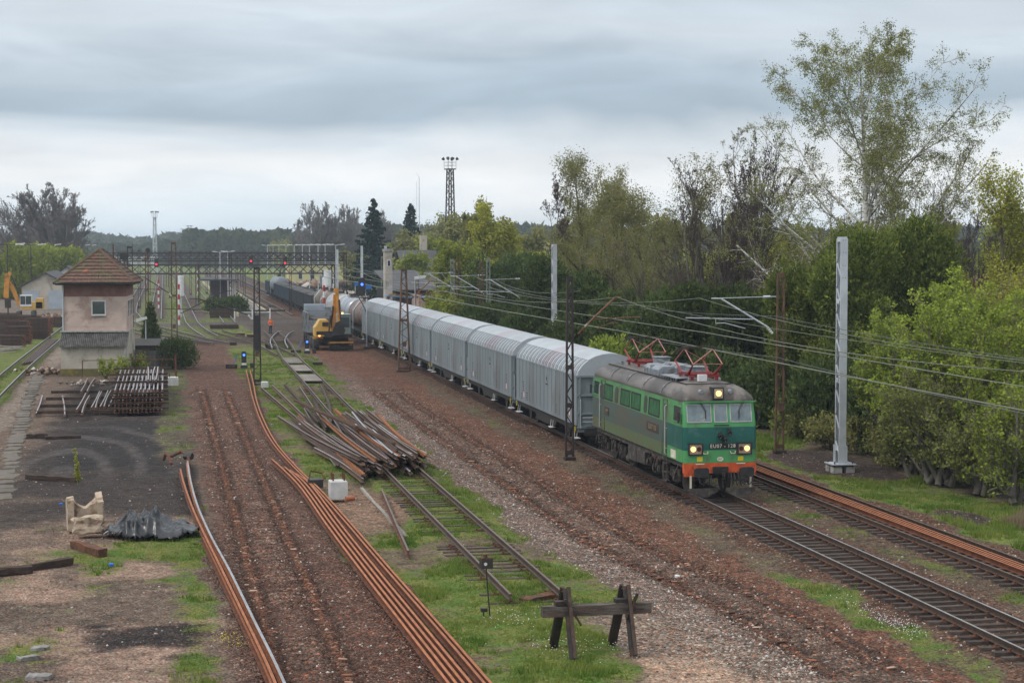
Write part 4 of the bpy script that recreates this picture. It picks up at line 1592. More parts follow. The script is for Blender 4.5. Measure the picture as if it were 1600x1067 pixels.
wheelset_bogie(loco, 3.35, 3.05, .62, 1.06)
wheelset_bogie(loco, LB - 3.35, 3.05, .62, 1.06)
b = MB()
b.box(-1.36, 1.36, .5, LB - .5, 1.14, 1.36)
for s_ in (-1, 1):
    b.box(s_ * 1.28 - .12, s_ * 1.28 + .12, 6.0, 7.3, .60, 1.14)
    b.box(s_ * 1.28 - .12, s_ * 1.28 + .12, 7.36, 8.8, .56, 1.14)
    b.cyl((s_ * 1.1, 9.0, .5), (s_ * 1.1, 9.5, .5), .22, 12)
    b.cyl((s_ * 1.2, 5.6, .75), (s_ * 1.2, 5.95, .75), .18, 12)
b.build('underframe', M_bogie, loco)
for s_ in (-1, 1):
    for yy in (1.0, 2.6, 4.2, 5.2, 10.1, 11.2, 12.9, 14.3):
        b = MB()
        b.tube([(s_ * 1.36, yy, 1.2), (s_ * 1.40, yy + .25, .95), (s_ * 1.38, yy + .5, .62)], .03, 5)
        b.cyl((s_ * 1.34, yy, 1.02), (s_ * 1.34, yy, .80), .07, 8)
        b.build('bogie_pipe', M_bogie, loco)

# ------------------------------------------------------------------ grey sliding-wall wagons
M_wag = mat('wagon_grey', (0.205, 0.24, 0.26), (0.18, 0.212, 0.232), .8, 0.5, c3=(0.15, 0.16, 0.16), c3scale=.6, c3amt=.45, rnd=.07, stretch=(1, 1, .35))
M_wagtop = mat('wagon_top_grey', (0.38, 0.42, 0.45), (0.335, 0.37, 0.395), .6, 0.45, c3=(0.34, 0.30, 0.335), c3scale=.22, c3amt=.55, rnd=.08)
M_seam = mat('wagon_seam', (0.19, 0.21, 0.225), (0.16, 0.18, 0.195), 2, .6)
WL_ = 15.5
PROF = [(-1.45, 1.32), (-1.45, 3.66), (-1.43, 3.74), (-1.36, 3.96), (-1.18, 4.22), (-.98, 4.40), (-.80, 4.50)]


def make_wagon():
    t = thing('freight_wagon', 'x', 'freight wagon', (T1C, 0, 0))
    ins = .06
    b = MB()
    # inner shell
    b.prism([(-1.38, 1.32), (-1.38, 3.70), (-.78, 4.46), (1.28, 4.42), (1.38, 3.70), (1.38, 1.32)], 'y', .05, WL_ - .05)
    b.build('body', M_wag, t)
    # sliding walls: two per side, flat pleats below, ribbed curve above
    for s_ in (-1, 1):
        for (y0, y1) in ((.04, WL_ / 2 - .015), (WL_ / 2 + .015, WL_ - .04)):
            w = MB()
            npl = 8
            st = (y1 - y0) / npl
            # pleated flat wall
            for k in range(npl):
                a, c = y0 + k * st, y0 + (k + 1) * st
                g = .05
                x0_, x1_ = sorted((s_ * 1.385, s_ * 1.45))
                w.box(x0_, x1_, a + g, c - g, 1.50, 3.66)
            x0_, x1_ = sorted((s_ * 1.385, s_ * 1.425))
            w.box(x0_, x1_, y0, y1, 1.50, 3.66)
            x0_, x1_ = sorted((s_ * 1.385, s_ * 1.465))
            w.box(x0_, x1_, y0, y1, 1.32, 1.498)
            w.box(x0_, x1_, y0, y1, 3.662, 3.745)
            wo = w.build('sliding_wall', M_wag, t)
            c_ = MB()
            P = [(-s_ * x, z_) for x, z_ in PROF[2:]]
            if s_ > 0:
                P = [(1.43, 3.747), (1.41, 4.0), (1.34, 4.24), (1.30, 4.40)]
            c_.loft([[(x, y0, z_) for x, z_ in P] + [(x * .93, y0, z_ - .05) for x, z_ in P[::-1]], [(x, y1, z_) for x, z_ in P] + [(x * .93, y1, z_ - .05) for x, z_ in P[::-1]]])
            if s_ < 0:
                nr = 9
                for k in range(nr):
                    yy = y0 + .45 + (y1 - y0 - .75) * k / (nr - 1)
                    Q = [(x - .008 * (1 if i < 5 else 0), z_ + .006 * min(i, 2)) for i, (x, z_) in enumerate(P)]
                    c_.loft([[(x, yy - .13, z_) for x, z_ in Q] + [(x, yy - .13, z_) for x, z_ in P[::-1]], [(x, yy + .13, z_) for x, z_ in Q] + [(x, yy + .13, z_) for x, z_ in P[::-1]]])
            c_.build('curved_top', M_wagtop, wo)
            if s_ < 0:
                q = MB()
                for k in range(nr):
                    yy = y0 + .45 + (y1 - y0 - .75) * k / (nr - 1)
                    for e in (-.15, .15):
                        q.tube([(x - .010, yy + e, z_ + .006) for x, z_ in P], .022, 3)
                q.build('seam', M_seam, wo)['kind'] = 'stuff'
    # fixed roof cap
    b = MB()
    arc = [(-.86, 4.50), (-.55, 4.66), (-.15, 4.77), (.27, 4.81), (.7, 4.76), (1.08, 4.64), (1.38, 4.47)]
    low = [(x, z_ - .07) for x, z_ in arc[::-1]]
    b.loft([[(x, 0, z_) for x, z_ in arc + low], [(x, WL_, z_) for x, z_ in arc + low]])
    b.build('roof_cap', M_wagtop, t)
    b = MB()
    for yy in (-.02, WL_ - .04):
        b = MB()
        b.loft([[(x, yy, z_) for x, z_ in arc] + [(1.40, yy, 3.75), (-1.42, yy, 3.75), (-1.35, yy, 3.98), (-1.17, yy, 4.22)],
                [(x, yy + .06, z_) for x, z_ in arc] + [(1.40, yy + .06, 3.75), (-1.42, yy + .06, 3.75), (-1.35, yy + .06, 3.98), (-1.17, yy + .06, 4.22)]])
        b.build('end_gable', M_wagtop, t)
    # end walls with posts and beams
    for (yy, d) in ((0.0, -1), (WL_, 1)):
        e = MB()
        ya, yb = sorted((yy, yy + d * .05))
        e.box(-1.38, 1.38, ya, yb, 1.0, 3.745)
        ya, yb = sorted((yy + d * .05, yy + d * .14))
        for x in (-1.36, -.68, 0, .68, 1.30):
            e.box(x, x + .08, ya, yb, 1.28, 3.66)
        for zz in (1.20, 1.85, 2.75, 3.66):
            e.box(-1.45, 1.45, ya, yb + .02, zz, zz + .085)
        e.box(-1.0, 1.0, ya, yb, .95, 1.30)
        eo = e.build('end_wall', M_wag, t)
        h = MB()
        yh = yy + d * .20
        for x in (-1.3, 1.3):
            h.tube([(x, yh - d * .1, 2.6), (x, yh, 2.58), (x, yh, 1.2), (x, yh - d * .1, 1.15)], .018, 5)
        h.tube([(-1.2, yh, 1.72), (-.3, yh, 1.72)], .018, 5)
        h.tube([(-1.2, yh, 1.52), (-.3, yh, 1.50)], .018, 5)
        h.build('handrail', M_galv, eo)
        buffers(t, yy, 1.02 + RT - .28, d, L=.5, half=.875)
    # underframe
    b = MB()
    for s_ in (-1, 1):
        x0_, x1_ = sorted((s_ * 1.22, s_ * 1.36))
        b.box(x0_, x1_, .1, WL_ - .1, 1.05, 1.315)
        # fish-belly truss
        b.loft([[(x0_, 5.0, 1.05), (x1_, 5.0, 1.05), (x1_, 5.0, 1.06), (x0_, 5.0, 1.06)],
                [(x0_, 5.6, .72), (x1_, 5.6, .72), (x1_, 5.6, 1.06), (x0_, 5.6, 1.06)],
                [(x0_, 9.9, .72), (x1_, 9.9, .72), (x1_, 9.9, 1.06), (x0_, 9.9, 1.06)],
                [(x0_, 10.5, 1.05), (x1_, 10.5, 1.05), (x1_, 10.5, 1.06), (x0_, 10.5, 1.06)]])
    b.box(-1.2, 1.2, .2, WL_ - .2, 1.12, 1.3)
    b.build('underframe', M_dark, t)
    for ya in (2.9, WL_ - 2.9):
        for s_ in (-1, 1):
            w = MB()
            r = .46
            w.cyl((s_ * .70, ya, RT + r), (s_ * .83, ya, RT + r), r, 18)
            w.cyl((0, ya, RT + r), (s_ * .95, ya, RT + r), .09, 8)
            w.build('wheel', M_wheel, t)
            g = MB()
            x = s_ * 1.02
            g.cbox(x, ya, RT + r, .22, .30, .30)
            g.prism([(ya - .45, 1.06), (ya + .45, 1.06), (ya + .22, .50), (ya - .22, .50)], 'x', x - .03 + s_ * .14, x + .03 + s_ * .14)
            for k in range(4):
                g.box(x - .06, x + .06, ya - .62 + .08 * k, ya + .62 - .08 * k, .93 - .03 * k, .955 - .03 * k)
            g.build('axle_guard', M_dark, t)
    for yy in (.5, 6.1, WL_ - .5):
        s = MB()
        s.box(-1.52, -1.20, yy - .28, yy + .28, .66, .69)
        s.tube([(-1.40, yy - .25, .68), (-1.36, yy - .25, 1.05)], .012, 4)
        s.tube([(-1.40, yy + .25, .68), (-1.36, yy + .25, 1.05)], .012, 4)
        s.build('foot_step', M_white, t)
    for yy in (.25, WL_ - .25):
        s = MB()
        s.box(-1.49, -1.45, yy - .035, yy + .035, 1.0, 1.26)
        s.build('shunter_handle', M_yellow, t)
    # markings on the near side
    q = MB()
    for (yc, z0, n, wd) in ((1.6, 2.50, 5, .26), (13.4, 2.45, 6, .26), (12.3, 1.9, 7, .30), (13.9, 1.75, 6, .2), (4.7, 1.9, 4, .15)):
        for k in range(n):
            q.box(-1.4535, -1.4505, yc - wd / 2, yc + wd / 2 - (.08 if k % 2 else 0), z0 - k * .12, z0 - k * .12 + .055)
    q.loft([[(-1.4505, 7.1 + a, 3.10 + c) for a, c in ((-.12, 0), (0, -.17), (.12, 0), (0, .17))], [(-1.4535, 7.1 + a, 3.10 + c) for a, c in ((-.12, 0), (0, -.17), (.12, 0), (0, .17))]])
    q.box(-1.4535, -1.4505, 6.85, 7.35, 2.78, 2.86)
    q.build('lettering', M_dark, t)['kind'] = 'stuff'
    for yc, zc in ((1.6, 1.86), (12.2 + 1.0, 1.78)):
        q = MB()
        q.loft([[(x, yc + .17 * math.cos(R(a)), zc + .25 * math.sin(R(a))) for a in range(0, 360, 30)] for x in (-1.4505, -1.453)])
        qo = q.build('round_mark', M_redmark, t)
        q = MB()
        q.loft([[(x, yc + .11 * math.cos(R(a)), zc + .19 * math.sin(R(a))) for a in range(0, 360, 30)] for x in (-1.4532, -1.456)])
        q.build('mark_centre', M_white, qo)
    return t


M_redmark = mat('red_mark', (0.45, 0.04, 0.05), (0.4, 0.04, 0.05), 2, .6)
wag_lab = ['grey sliding-wall freight wagon coupled directly behind the locomotive', 'second grey sliding-wall wagon behind the locomotive', 'third grey sliding-wall wagon behind the locomotive',
           'fourth grey sliding-wall wagon behind the locomotive', 'fifth grey sliding-wall wagon behind the locomotive', 'last grey sliding-wall wagon, coupled to the brown tank wagon']
w0 = make_wagon()
w0['label'] = wag_lab[0]
w0['group'] = 'grey sliding-wall wagons'
for k, y in enumerate((86.0, 102.9, 119.4, 135.8, 152.2, 168.3)):
    if k == 0:
        w0.location = (T1C, y, 0)
    else:
        dup(w0, (T1C, y, 0), label=wag_lab[k])

# ------------------------------------------------------------------ tank wagons
TANKM = {'olive': mat('tank_olive', (0.15, 0.135, 0.09), (0.12, 0.10, 0.07), .8, 0.5, c3=(0.08, 0.06, 0.045), c3scale=.5, c3amt=.7),
         'brown': mat('tank_brown', (0.19, 0.14, 0.11), (0.14, 0.10, 0.08), .8, 0.5, c3=(0.09, 0.06, 0.05), c3scale=.5, c3amt=.6),
         'silver': mat('tank_silver', (0.38, 0.41, 0.44), (0.30, 0.33, 0.36), .7, 0.35, .4, c3=(0.2, 0.2, 0.2), c3scale=.6, c3amt=.4),
         'pale': mat('tank_pale', (0.48, 0.47, 0.44), (0.38, 0.37, 0.35), .7, 0.5, c3=(0.24, 0.2, 0.17), c3scale=.5, c3amt=.5),
         'grey': mat('tank_grey', (0.22, 0.24, 0.26), (0.17, 0.19, 0.21), .7, 0.45)}


def bogie_simple(parent, yc, wb=1.8, r=.46, mt=None):
    return wheelset_bogie(parent, yc, wb, r, 1.0, mt or M_dark, z0=RT)


def tank_wagon(Y, L, key, label, ribs=0, bands=2, r=1.42):
    t = thing('tank_wagon', label, 'tank wagon', (T1C, Y, 0), 0, 'tank wagons in the train')
    zc = 1.45 + r
    prof = [(.02, 0), (r * .5, .0), (r * .8, .10), (r * .94, .25), (r, .50)]
    rings = []
    for rad, d in prof:
        rings.append([(rad * math.cos(R(a)), .5 + d, zc + rad * math.sin(R(a))) for a in range(0, 360, 15)])
    for rad, d in prof[::-1]:
        rings.append([(rad * math.cos(R(a)), L - .5 - d, zc + rad * math.sin(R(a))) for a in range(0, 360, 15)])
    b = MB()
    b.loft(rings)
    tank = b.build('tank', TANKM[key], t, auto=40)

    def hoop(y, w, rr, m):
        h = MB()
        h.loft([[(rr * math.cos(R(a)), y - w / 2, zc + rr * math.sin(R(a))) for a in range(0, 360, 15)], [(rr * math.cos(R(a)), y + w / 2, zc + rr * math.sin(R(a))) for a in range(0, 360, 15)]])
        h.build('hoop', m, tank)
    for k in range(ribs):
        hoop(1.6 + (L - 3.2) * k / max(1, ribs - 1), .16, r + .07, M_galv)
    for k in range(bands):
        hoop(2.2 + (L - 4.4) * k / max(1, bands - 1), .10, r + .015, M_dark)
    b = MB()
    b.cyl((0, L / 2, zc + r - .05), (0, L / 2, zc + r + .28), .32, 14)
    b.cyl((0, L / 2, zc + r + .28), (0, L / 2, zc + r + .34), .36, 14)
    b.build('manway', M_bogie, tank)
    b = MB()
    b.box(-.42, .42, L / 2 - 2.2, L / 2 - .5, zc + r + .06, zc + r + .10)
    b.box(-.42, .42, L / 2 + .5, L / 2 + 2.2, zc + r + .06, zc + r + .10)
    for x in (-.42, .42):
        b.tube([(x, L / 2 - 2.2, zc + r + .1), (x, L / 2 - 2.2, zc + r + .55), (x, L / 2 + 2.2, zc + r + .55), (x, L / 2 + 2.2, zc + r + .1)], .018, 4)
    b.build('walkway', M_bogie, t)
    b = MB()
    for e in (L / 2 - .25, L / 2 + .25):
        b.tube([(-r - .12, e, 1.3), (-r - .12, e, zc + .4), (-r * .5, e, zc + r + .1)], .02, 4)
    for k in range(9):
        b.tube([(-r - .12, L / 2 - .25, 1.5 + k * .27), (-r - .12, L / 2 + .25, 1.5 + k * .27)], .014, 4)
    b.build('ladder', M_galv, t)
    b = MB()
    b.box(-1.1, 1.1, 0, L, 1.15, 1.38)
    for y in (1.7, L - 2.3):
        b.prism([(-1.1, 1.38), (1.1, 1.38), (1.25, 2.0), (-1.25, 2.0)], 'y', y, y + .6)
    b.build('underframe', M_dark, t)
    bogie_simple(t, 2.2)
    bogie_simple(t, L - 2.2)
    buffers(t, 0, 1.06 + .2, -1, L=.5)
    return t


tank_wagon(184.6, 14.4, 'brown', 'brown stained tank wagon next to the grey sliding-wall wagons', bands=3)
tank_wagon(199.6, 13.6, 'silver', 'silver grey tank wagon behind the raised excavator boom', bands=2)
tank_wagon(213.8, 13.2, 'pale', 'pale tank wagon with white ribs round its barrel', ribs=8, bands=0)
tank_wagon(227.6, 8.8, 'brown', 'short brown tank wagon behind the ribbed one', bands=2)
tank_wagon(237.0, 9.4, 'olive', 'olive stained tank wagon coupled to the dark open wagons', bands=2)

# ------------------------------------------------------------------ open wagons
GM = [mat('gondola_blue', (0.055, 0.085, 0.115), (0.04, 0.06, 0.08), .8, 0.6, c3=(0.07, 0.05, 0.04), c3scale=.7), mat('gondola_slate', (0.045, 0.055, 0.065), (0.035, 0.042, 0.05), .8, 0.6, c3=(0.07, 0.05, 0.04), c3scale=.7)]
M_load = mat('coal_and_gravel_load', (0.10, 0.092, 0.088), (0.055, 0.05, 0.048), 1.5, 0.95, bump=.05, bscale=6)


def gondola(m_, load=True):
    t = thing('open_wagon', 'x', 'open wagon', (T1C, 0, 0), 0, 'dark open wagons in the train')
    L = 13.8
    b = MB()
    for s_ in (-1, 1):
        x0_, x1_ = sorted((s_ * 1.36, s_ * 1.42))
        b.box(x0_, x1_, .06, L - .06, 1.30, 3.30)
        for k in range(8):
            y = .15 + (L - .42) * k / 7
            x0_, x1_ = sorted((s_ * 1.42, s_ * 1.50))
            b.box(x0_, x1_, y, y + .14, 1.30, 3.28)
        x0_, x1_ = sorted((s_ * 1.34, s_ * 1.51))
        b.box(x0_, x1_, .02, L - .02, 3.303, 3.40)
    for y in (0, L - .06):
        b.box(-1.42, 1.42, y, y + .055, 1.30, 3.30)
        b.box(-1.34, 1.34, y - .01, y + .065, 3.303, 3.40)
        for x in (-.8, 0, .8):
            b.box(x - .06, x + .06, y - .06, y, 1.30, 3.30) if y < 1 else b.box(x - .06, x + .06, y + .056, y + .12, 1.30, 3.30)
    b.box(-1.36, 1.36, .06, L - .06, 1.25, 1.30)
    b.build('body', m_, t)
    if load:
        nx, ny = 8, 34
        xs = np.linspace(-1.34, 1.34, nx)
        ys = np.linspace(.07, L - .07, ny)
        XX, YY = np.meshgrid(xs, ys)
        zz = 3.12 + .22 * (1 - (XX / 1.34) ** 2) * (1 + .4 * np.sin(YY * 2.1)) + .12 * fbm(XX + 50, YY, .8, 5)
        v = np.stack([XX, YY, zz], -1).reshape(-1, 3)
        idx = np.arange(nx * ny).reshape(ny, nx)
        q = np.stack([idx[:-1, :-1], idx[:-1, 1:], idx[1:, 1:], idx[1:, :-1]], -1).reshape(-1, 4)
        npmesh('load', v, q, M_load, t)
    b = MB()
    b.box(-1.15, 1.15, .05, L - .05, 1.02, 1.25)
    b.build('underframe', M_dark, t)
    bogie_simple(t, 2.1)
    bogie_simple(t, L - 2.1)
    buffers(t, 0, 1.26, -1, L=.5)
    return t


ga, gb = gondola(GM[0]), gondola(GM[1])
gl = ['first dark open wagon behind the tank wagons, loaded level', 'second dark open wagon behind the tank wagons', 'third dark open wagon in the row of open wagons', 'fourth dark open wagon, with bluish sides',
      'fifth dark open wagon, with bluish sides', 'sixth dark open wagon, just before the far grey tank wagon']
for k in range(6):
    y = 248.2 + k * 14.4
    if k == 0:
        gb.location = (T1C, y, 0)
        gb['label'] = gl[k]
    elif k == 3:
        ga.location = (T1C, y, 0)
        ga['label'] = gl[k]
    else:
        dup(gb if k in (1, 2) else ga, (T1C, y, 0), label=gl[k])
tank_wagon(335.0, 12.5, 'grey', 'grey tank wagon standing between two open wagons far down the train', bands=0, r=1.5)
dup(ga, (T1C, 348.4, 0), label='last open wagon at the far end of the train')
# ------------------------------------------------------------------ trees
def _perp(d, rng):
    r = rng.normal(size=d.shape)
    p = r - d * (r * d).sum(-1, keepdims=True)
    return p / (np.linalg.norm(p, axis=-1, keepdims=True) + 1e-9)


def _grow(start, d, L, rad, K, curv, up, rng, rend=.35):
    """polylines from start (n,3) along d, K points each"""
    n = len(start)
    P = np.zeros((n, K, 3))
    P[:, 0] = start
    dd = d.copy()
    bend = rng.normal(size=(n, 3)) * curv
    for k in range(1, K):
        dd = dd + (rng.normal(size=(n, 3)) * curv + bend * .35) / math.sqrt(K) + np.array([0, 0, 1]) * np.asarray(up).reshape(-1, 1) / K
        dd /= np.linalg.norm(dd, axis=-1, keepdims=True)
        P[:, k] = P[:, k - 1] + dd * (L / (K - 1))[:, None]
    t = np.linspace(0, 1, K)[None]
    Rr = rad[:, None] * (1 - t * (1 - rend))
    return P, Rr


def _tubes(P, Rr, ns):
    n, K, _ = P.shape
    T = np.zeros_like(P)
    T[:, 1:-1] = P[:, 2:] - P[:, :-2]
    T[:, 0] = P[:, 1] - P[:, 0]
    T[:, -1] = P[:, -1] - P[:, -2]
    T /= np.linalg.norm(T, axis=-1, keepdims=True) + 1e-9
    ref = np.where(np.abs(T[..., 2:3]) < .9, np.array([0, 0, 1.0]), np.array([1.0, 0, 0]))
    A = np.cross(T, ref)
    A /= np.linalg.norm(A, axis=-1, keepdims=True) + 1e-9
    B = np.cross(T, A)
    an = np.arange(ns) * 2 * math.pi / ns
    V = P[:, :, None, :] + (A[:, :, None, :] * np.cos(an)[None, None, :, None] + B[:, :, None, :] * np.sin(an)[None, None, :, None]) * Rr[:, :, None, None]
    idx = np.arange(n * K * ns).reshape(n, K, ns)
    a = idx[:, :-1, :]
    b = np.roll(idx, -1, axis=2)[:, :-1, :]
    c = np.roll(idx, -1, axis=2)[:, 1:, :]
    d = idx[:, 1:, :]
    F = np.stack([a, b, c, d], -1).reshape(-1, 4)
    return V.reshape(-1, 3), F


def skeleton(seed, H, r0, levels, stems=1, spread=.12, K0=9, curv0=.12, up0=.3):
    """levels: list of dict(n, t0, ang, ratio, curv, up, K, shape)"""
    rng = np.random.default_rng(seed)
    st = np.zeros((stems, 3))
    st[:, :2] = rng.normal(size=(stems, 2)) * .25 * (stems > 1)
    az = np.arange(stems) * 2 * math.pi / stems + rng.random(stems)
    sp = spread * (stems > 1) * (0.6 + .8 * rng.random(stems))
    d = np.stack([np.cos(az) * sp, np.sin(az) * sp, np.ones(stems)], -1)
    d /= np.linalg.norm(d, axis=-1, keepdims=True)
    L = H * (1 - .25 * rng.random(stems) * (stems > 1))
    P, Rr = _grow(st, d, L, np.full(stems, r0), K0, curv0, np.full(stems, up0), rng, .12)
    out = [(P, Rr, L)]
    for lv in levels:
        P, Rr, L = out[-1]
        n, K, _ = P.shape
        m = lv['n']
        par = np.repeat(np.arange(n), m)
        t = lv.get('t0', .25) + (1 - lv.get('t0', .25)) * (rng.random(n * m) if lv.get('rand', 1) else np.tile((np.arange(m) + .5) / m, n))
        t = np.clip(t, 0, .999)
        k = (t * (K - 1)).astype(int)
        fr = (t * (K - 1) - k)[:, None]
        p = P[par, k] * (1 - fr) + P[par, k + 1] * fr
        tan = P[par, k + 1] - P[par, k]
        tan /= np.linalg.norm(tan, axis=-1, keepdims=True) + 1e-9
        pr = _perp(tan, rng)
        ang = np.radians(lv['ang'] + rng.normal(size=n * m) * lv.get('angv', 10))[:, None]
        dd = tan * np.cos(ang) + pr * np.sin(ang)
        shp = lv.get('shape', lambda t: 1 - .6 * t)(t)
        lj = lv.get('lj', .6)
        LL = L[par] * lv['ratio'] * shp * (1 - lj / 2 + lj * rng.random(n * m))
        rr = (Rr[par, k] * (1 - fr[:, 0]) + Rr[par, k + 1] * fr[:, 0]) * lv.get('rr', .55)
        rr = np.maximum(rr * np.clip(LL / (L[par] * lv['ratio'] + 1e-6), .4, 1), lv.get('rmin', .006))
        out.append((*_grow(p, dd, LL, rr, lv.get('K', 5), lv.get('curv', .2), np.full(n * m, lv.get('up', .2)), rng, lv.get('rend', .35)), LL))
    return out, rng


def leaf_cloud(rng, pts, size, spread, elong=1.3, up=.0):
    n = len(pts)
    c = pts + rng.normal(size=(n, 3)) * spread
    a = rng.normal(size=(n, 3))
    a[:, 2] += up
    a /= np.linalg.norm(a, axis=-1, keepdims=True) + 1e-9
    b = _perp(a, rng)
    s = size * (.6 + .8 * rng.random(n))[:, None]
    v = np.stack([c - b * s * .5, c + a * s * .55 * elong - b * s * .1, c + b * s * .5, c - a * s * .55 * elong], 1)
    f = np.arange(n * 4).reshape(-1, 4)
    return v.reshape(-1, 3), f


def sample_on(out, n, rng, lv=-1, tmin=.2):
    P, Rr, L = out[lv]
    m, K, _ = P.shape
    w = L / L.sum()
    i = rng.choice(m, n, p=w)
    t = tmin + (1 - tmin) * rng.random(n)
    k = np.clip((t * (K - 1)).astype(int), 0, K - 2)
    fr = (t * (K - 1) - k)[:, None]
    return P[i, k] * (1 - fr) + P[i, k + 1] * fr


def make_tree(name, label, seed, H, r0, levels, bark, twigm, leafm=None, nleaf=0, lsize=.1, lspread=.12, loc=(0, 0, 0), rz=0, group=None, tl=2, sides=(7, 5, 4, 3, 3),
              stems=1, spread=.12, curv0=.12, up0=.3, cat='tree', lv=-1, varf=None, kleaf=None):
    out, rng = skeleton(seed, H, r0, levels, stems, spread, curv0=curv0, up0=up0)
    t = thing(name, label, cat, loc, rz, group)

    def join(lo, hi):
        V, F, o = [], [], 0
        for i in range(lo, min(hi, len(out))):
            v, f = _tubes(out[i][0], out[i][1], sides[min(i, len(sides) - 1)])
            V.append(v)
            F.append(f + o)
            o += len(v)
        return np.concatenate(V), np.concatenate(F)
    v, f = join(0, tl)
    npmesh('trunk', v, f, bark, t, smooth=True)
    if len(out) > tl:
        v, f = join(tl, 9)
        tw = npmesh('twigs', v, f, twigm, t)
        tw['kind'] = 'stuff'
    if leafm is not None and nleaf:
        pts = sample_on(out, nleaf, rng, lv)
        v, f = leaf_cloud(rng, pts, lsize, lspread)
        clump = fbm(pts[:, 0] + pts[:, 2] * .3, pts[:, 1] + pts[:, 2], .9, seed)
        var = np.clip(clump * 1.1 - .05 + rng.normal(size=len(pts)) * .14, 0, 1)
        cr = npmesh('crown', v, f, leafm, t, attrs={'var': ('POINT', 'FLOAT', np.repeat(var, 4))})
        cr['kind'] = 'stuff'
    return t


def lump_tree(name, label, seed, lumps, n, size, leafm, bark, loc, rz=0, group=None, trunk_h=2.0, trunk_r=.2, cat='tree', elong=1.6, up=.8, rag=.5, shell=.55, ns=3):
    """dense foliage: leaf sprays through the volume of many overlapping lumps (cx,cy,cz,rx,ry,rz)"""
    rng = np.random.default_rng(seed)
    L = np.array(lumps, dtype=float)
    w = (L[:, 3] * L[:, 5]) ** 1.1
    i = rng.choice(len(L), n, p=w / w.sum())
    d = rng.normal(size=(n, 3))
    d /= np.linalg.norm(d, axis=-1, keepdims=True)
    rr = shell + (1 - shell) * rng.random(n) ** .6
    nz = np.array([0.0] * n)
    nz = fbm(d[:, 0] * 3 + i * 7.1, d[:, 1] * 3 + d[:, 2] * 4, .55, seed) - .5
    rr = rr * (1 + rag * 1.6 * nz)
    pts = L[i, :3] + d * L[i, 3:] * rr[:, None]
    keep = pts[:, 2] > .1
    pts, d, rr = pts[keep], d[keep], rr[keep]
    n = len(pts)
    a = d * .7 + rng.normal(size=(n, 3)) * .6
    a[:, 2] += up
    a /= np.linalg.norm(a, axis=-1, keepdims=True)
    b = _perp(a, rng)
    s = size * (.5 + rng.random(n))[:, None]
    v = np.stack([pts - b * s * .35, pts + a * s * elong * .6, pts + b * s * .35, pts - a * s * elong * .3], 1).reshape(-1, 3)
    f = np.arange(n * 4).reshape(-1, 4)
    var = np.clip(.45 + 1.1 * nz[keep] + rng.normal(size=n) * .16, 0, 1)
    t = thing(name, label, cat, loc, rz, group)
    cr = npmesh('crown', v, f, leafm, t, attrs={'var': ('POINT', 'FLOAT', np.repeat(var, 4))})
    cr['kind'] = 'stuff'
    mb = MB()
    for k in range(ns):
        x, y = rng.normal() * .3 * (ns > 1), rng.normal() * .3 * (ns > 1)
        mb.tube([(x, y, -.1), (x * 1.2, y * 1.3, trunk_h * .5), (x * 2, y * 2, trunk_h)], [trunk_r, trunk_r * .8, trunk_r * .4], 6)
    mb.build('trunk', bark, t, smooth=True)
    return t


B_birch = mat('birch_bark', (0.62, 0.60, 0.56), (0.50, 0.48, 0.44), 3, .8, c3=(0.07, 0.06, 0.055), c3scale=2.2, c3amt=.55, stretch=(1, 1, 2.5))
B_birch_tw = mat('birch_twig', (0.16, 0.10, 0.085), (0.11, 0.075, 0.065), 2, .9)
B_grey = mat('grey_bark', (0.16, 0.14, 0.12), (0.10, 0.088, 0.075), 3, .95, c3=(0.13, 0.14, 0.07), c3scale=1.0)
B_brown = mat('brown_bark', (0.12, 0.095, 0.075), (0.08, 0.062, 0.05), 3, .95, c3=(0.11, 0.12, 0.06), c3scale=1.2)
B_dark = mat('dark_twig', (0.085, 0.062, 0.055), (0.06, 0.046, 0.042), 2, .95)
B_tan = mat('tan_twig', (0.24, 0.21, 0.155), (0.18, 0.155, 0.115), 2, .95)
B_far = mat('far_twig', (0.22, 0.20, 0.19), (0.17, 0.155, 0.15), 2, .95)
L_birch = leafmat('birch_leaf', (0.15, 0.18, 0.045), (0.32, 0.34, 0.10))
L_olive = leafmat('olive_leaf', (0.17, 0.175, 0.055), (0.33, 0.32, 0.12))
L_yel = leafmat('yellow_green_leaf', (0.20, 0.22, 0.035), (0.44, 0.43, 0.08))
L_fresh = leafmat('fresh_leaf', (0.13, 0.18, 0.02), (0.40, 0.48, 0.09))
L_thuja = leafmat('thuja_leaf', (0.032, 0.07, 0.015), (0.24, 0.27, 0.06), .1)
L_dark = leafmat('dark_evergreen_leaf', (0.022, 0.05, 0.018), (0.15, 0.19, 0.06), .25)
L_spruce = leafmat('spruce_needles', (0.014, 0.034, 0.026), (0.035, 0.065, 0.05), .05)
L_willow = leafmat('willow_leaf', (0.20, 0.25, 0.04), (0.38, 0.41, 0.08))
L_samara = leafmat('brown_seed', (0.075, 0.055, 0.045), (0.12, 0.09, 0.07))


def place(px, Y):
    return (vis_x(px, Y), Y, 0)


def ztop(py, px, Y):
    x0, y0 = at(px, 700, 0)
    t = Y / y0
    # height of the image row at that distance
    xc, yc = at(px, 700, 0)
    d0 = math.hypot(xc, yc)
    a = (px - 800) / 2850
    b = (533.5 - py) / 2850
    dy = math.cos(_P) + b * math.sin(_P)
    dz = -math.sin(_P) + b * math.cos(_P)
    dist = Y * math.cos(_A) + vis_x(px, Y) * math.sin(_A)
    return HC + dz / dy * dist


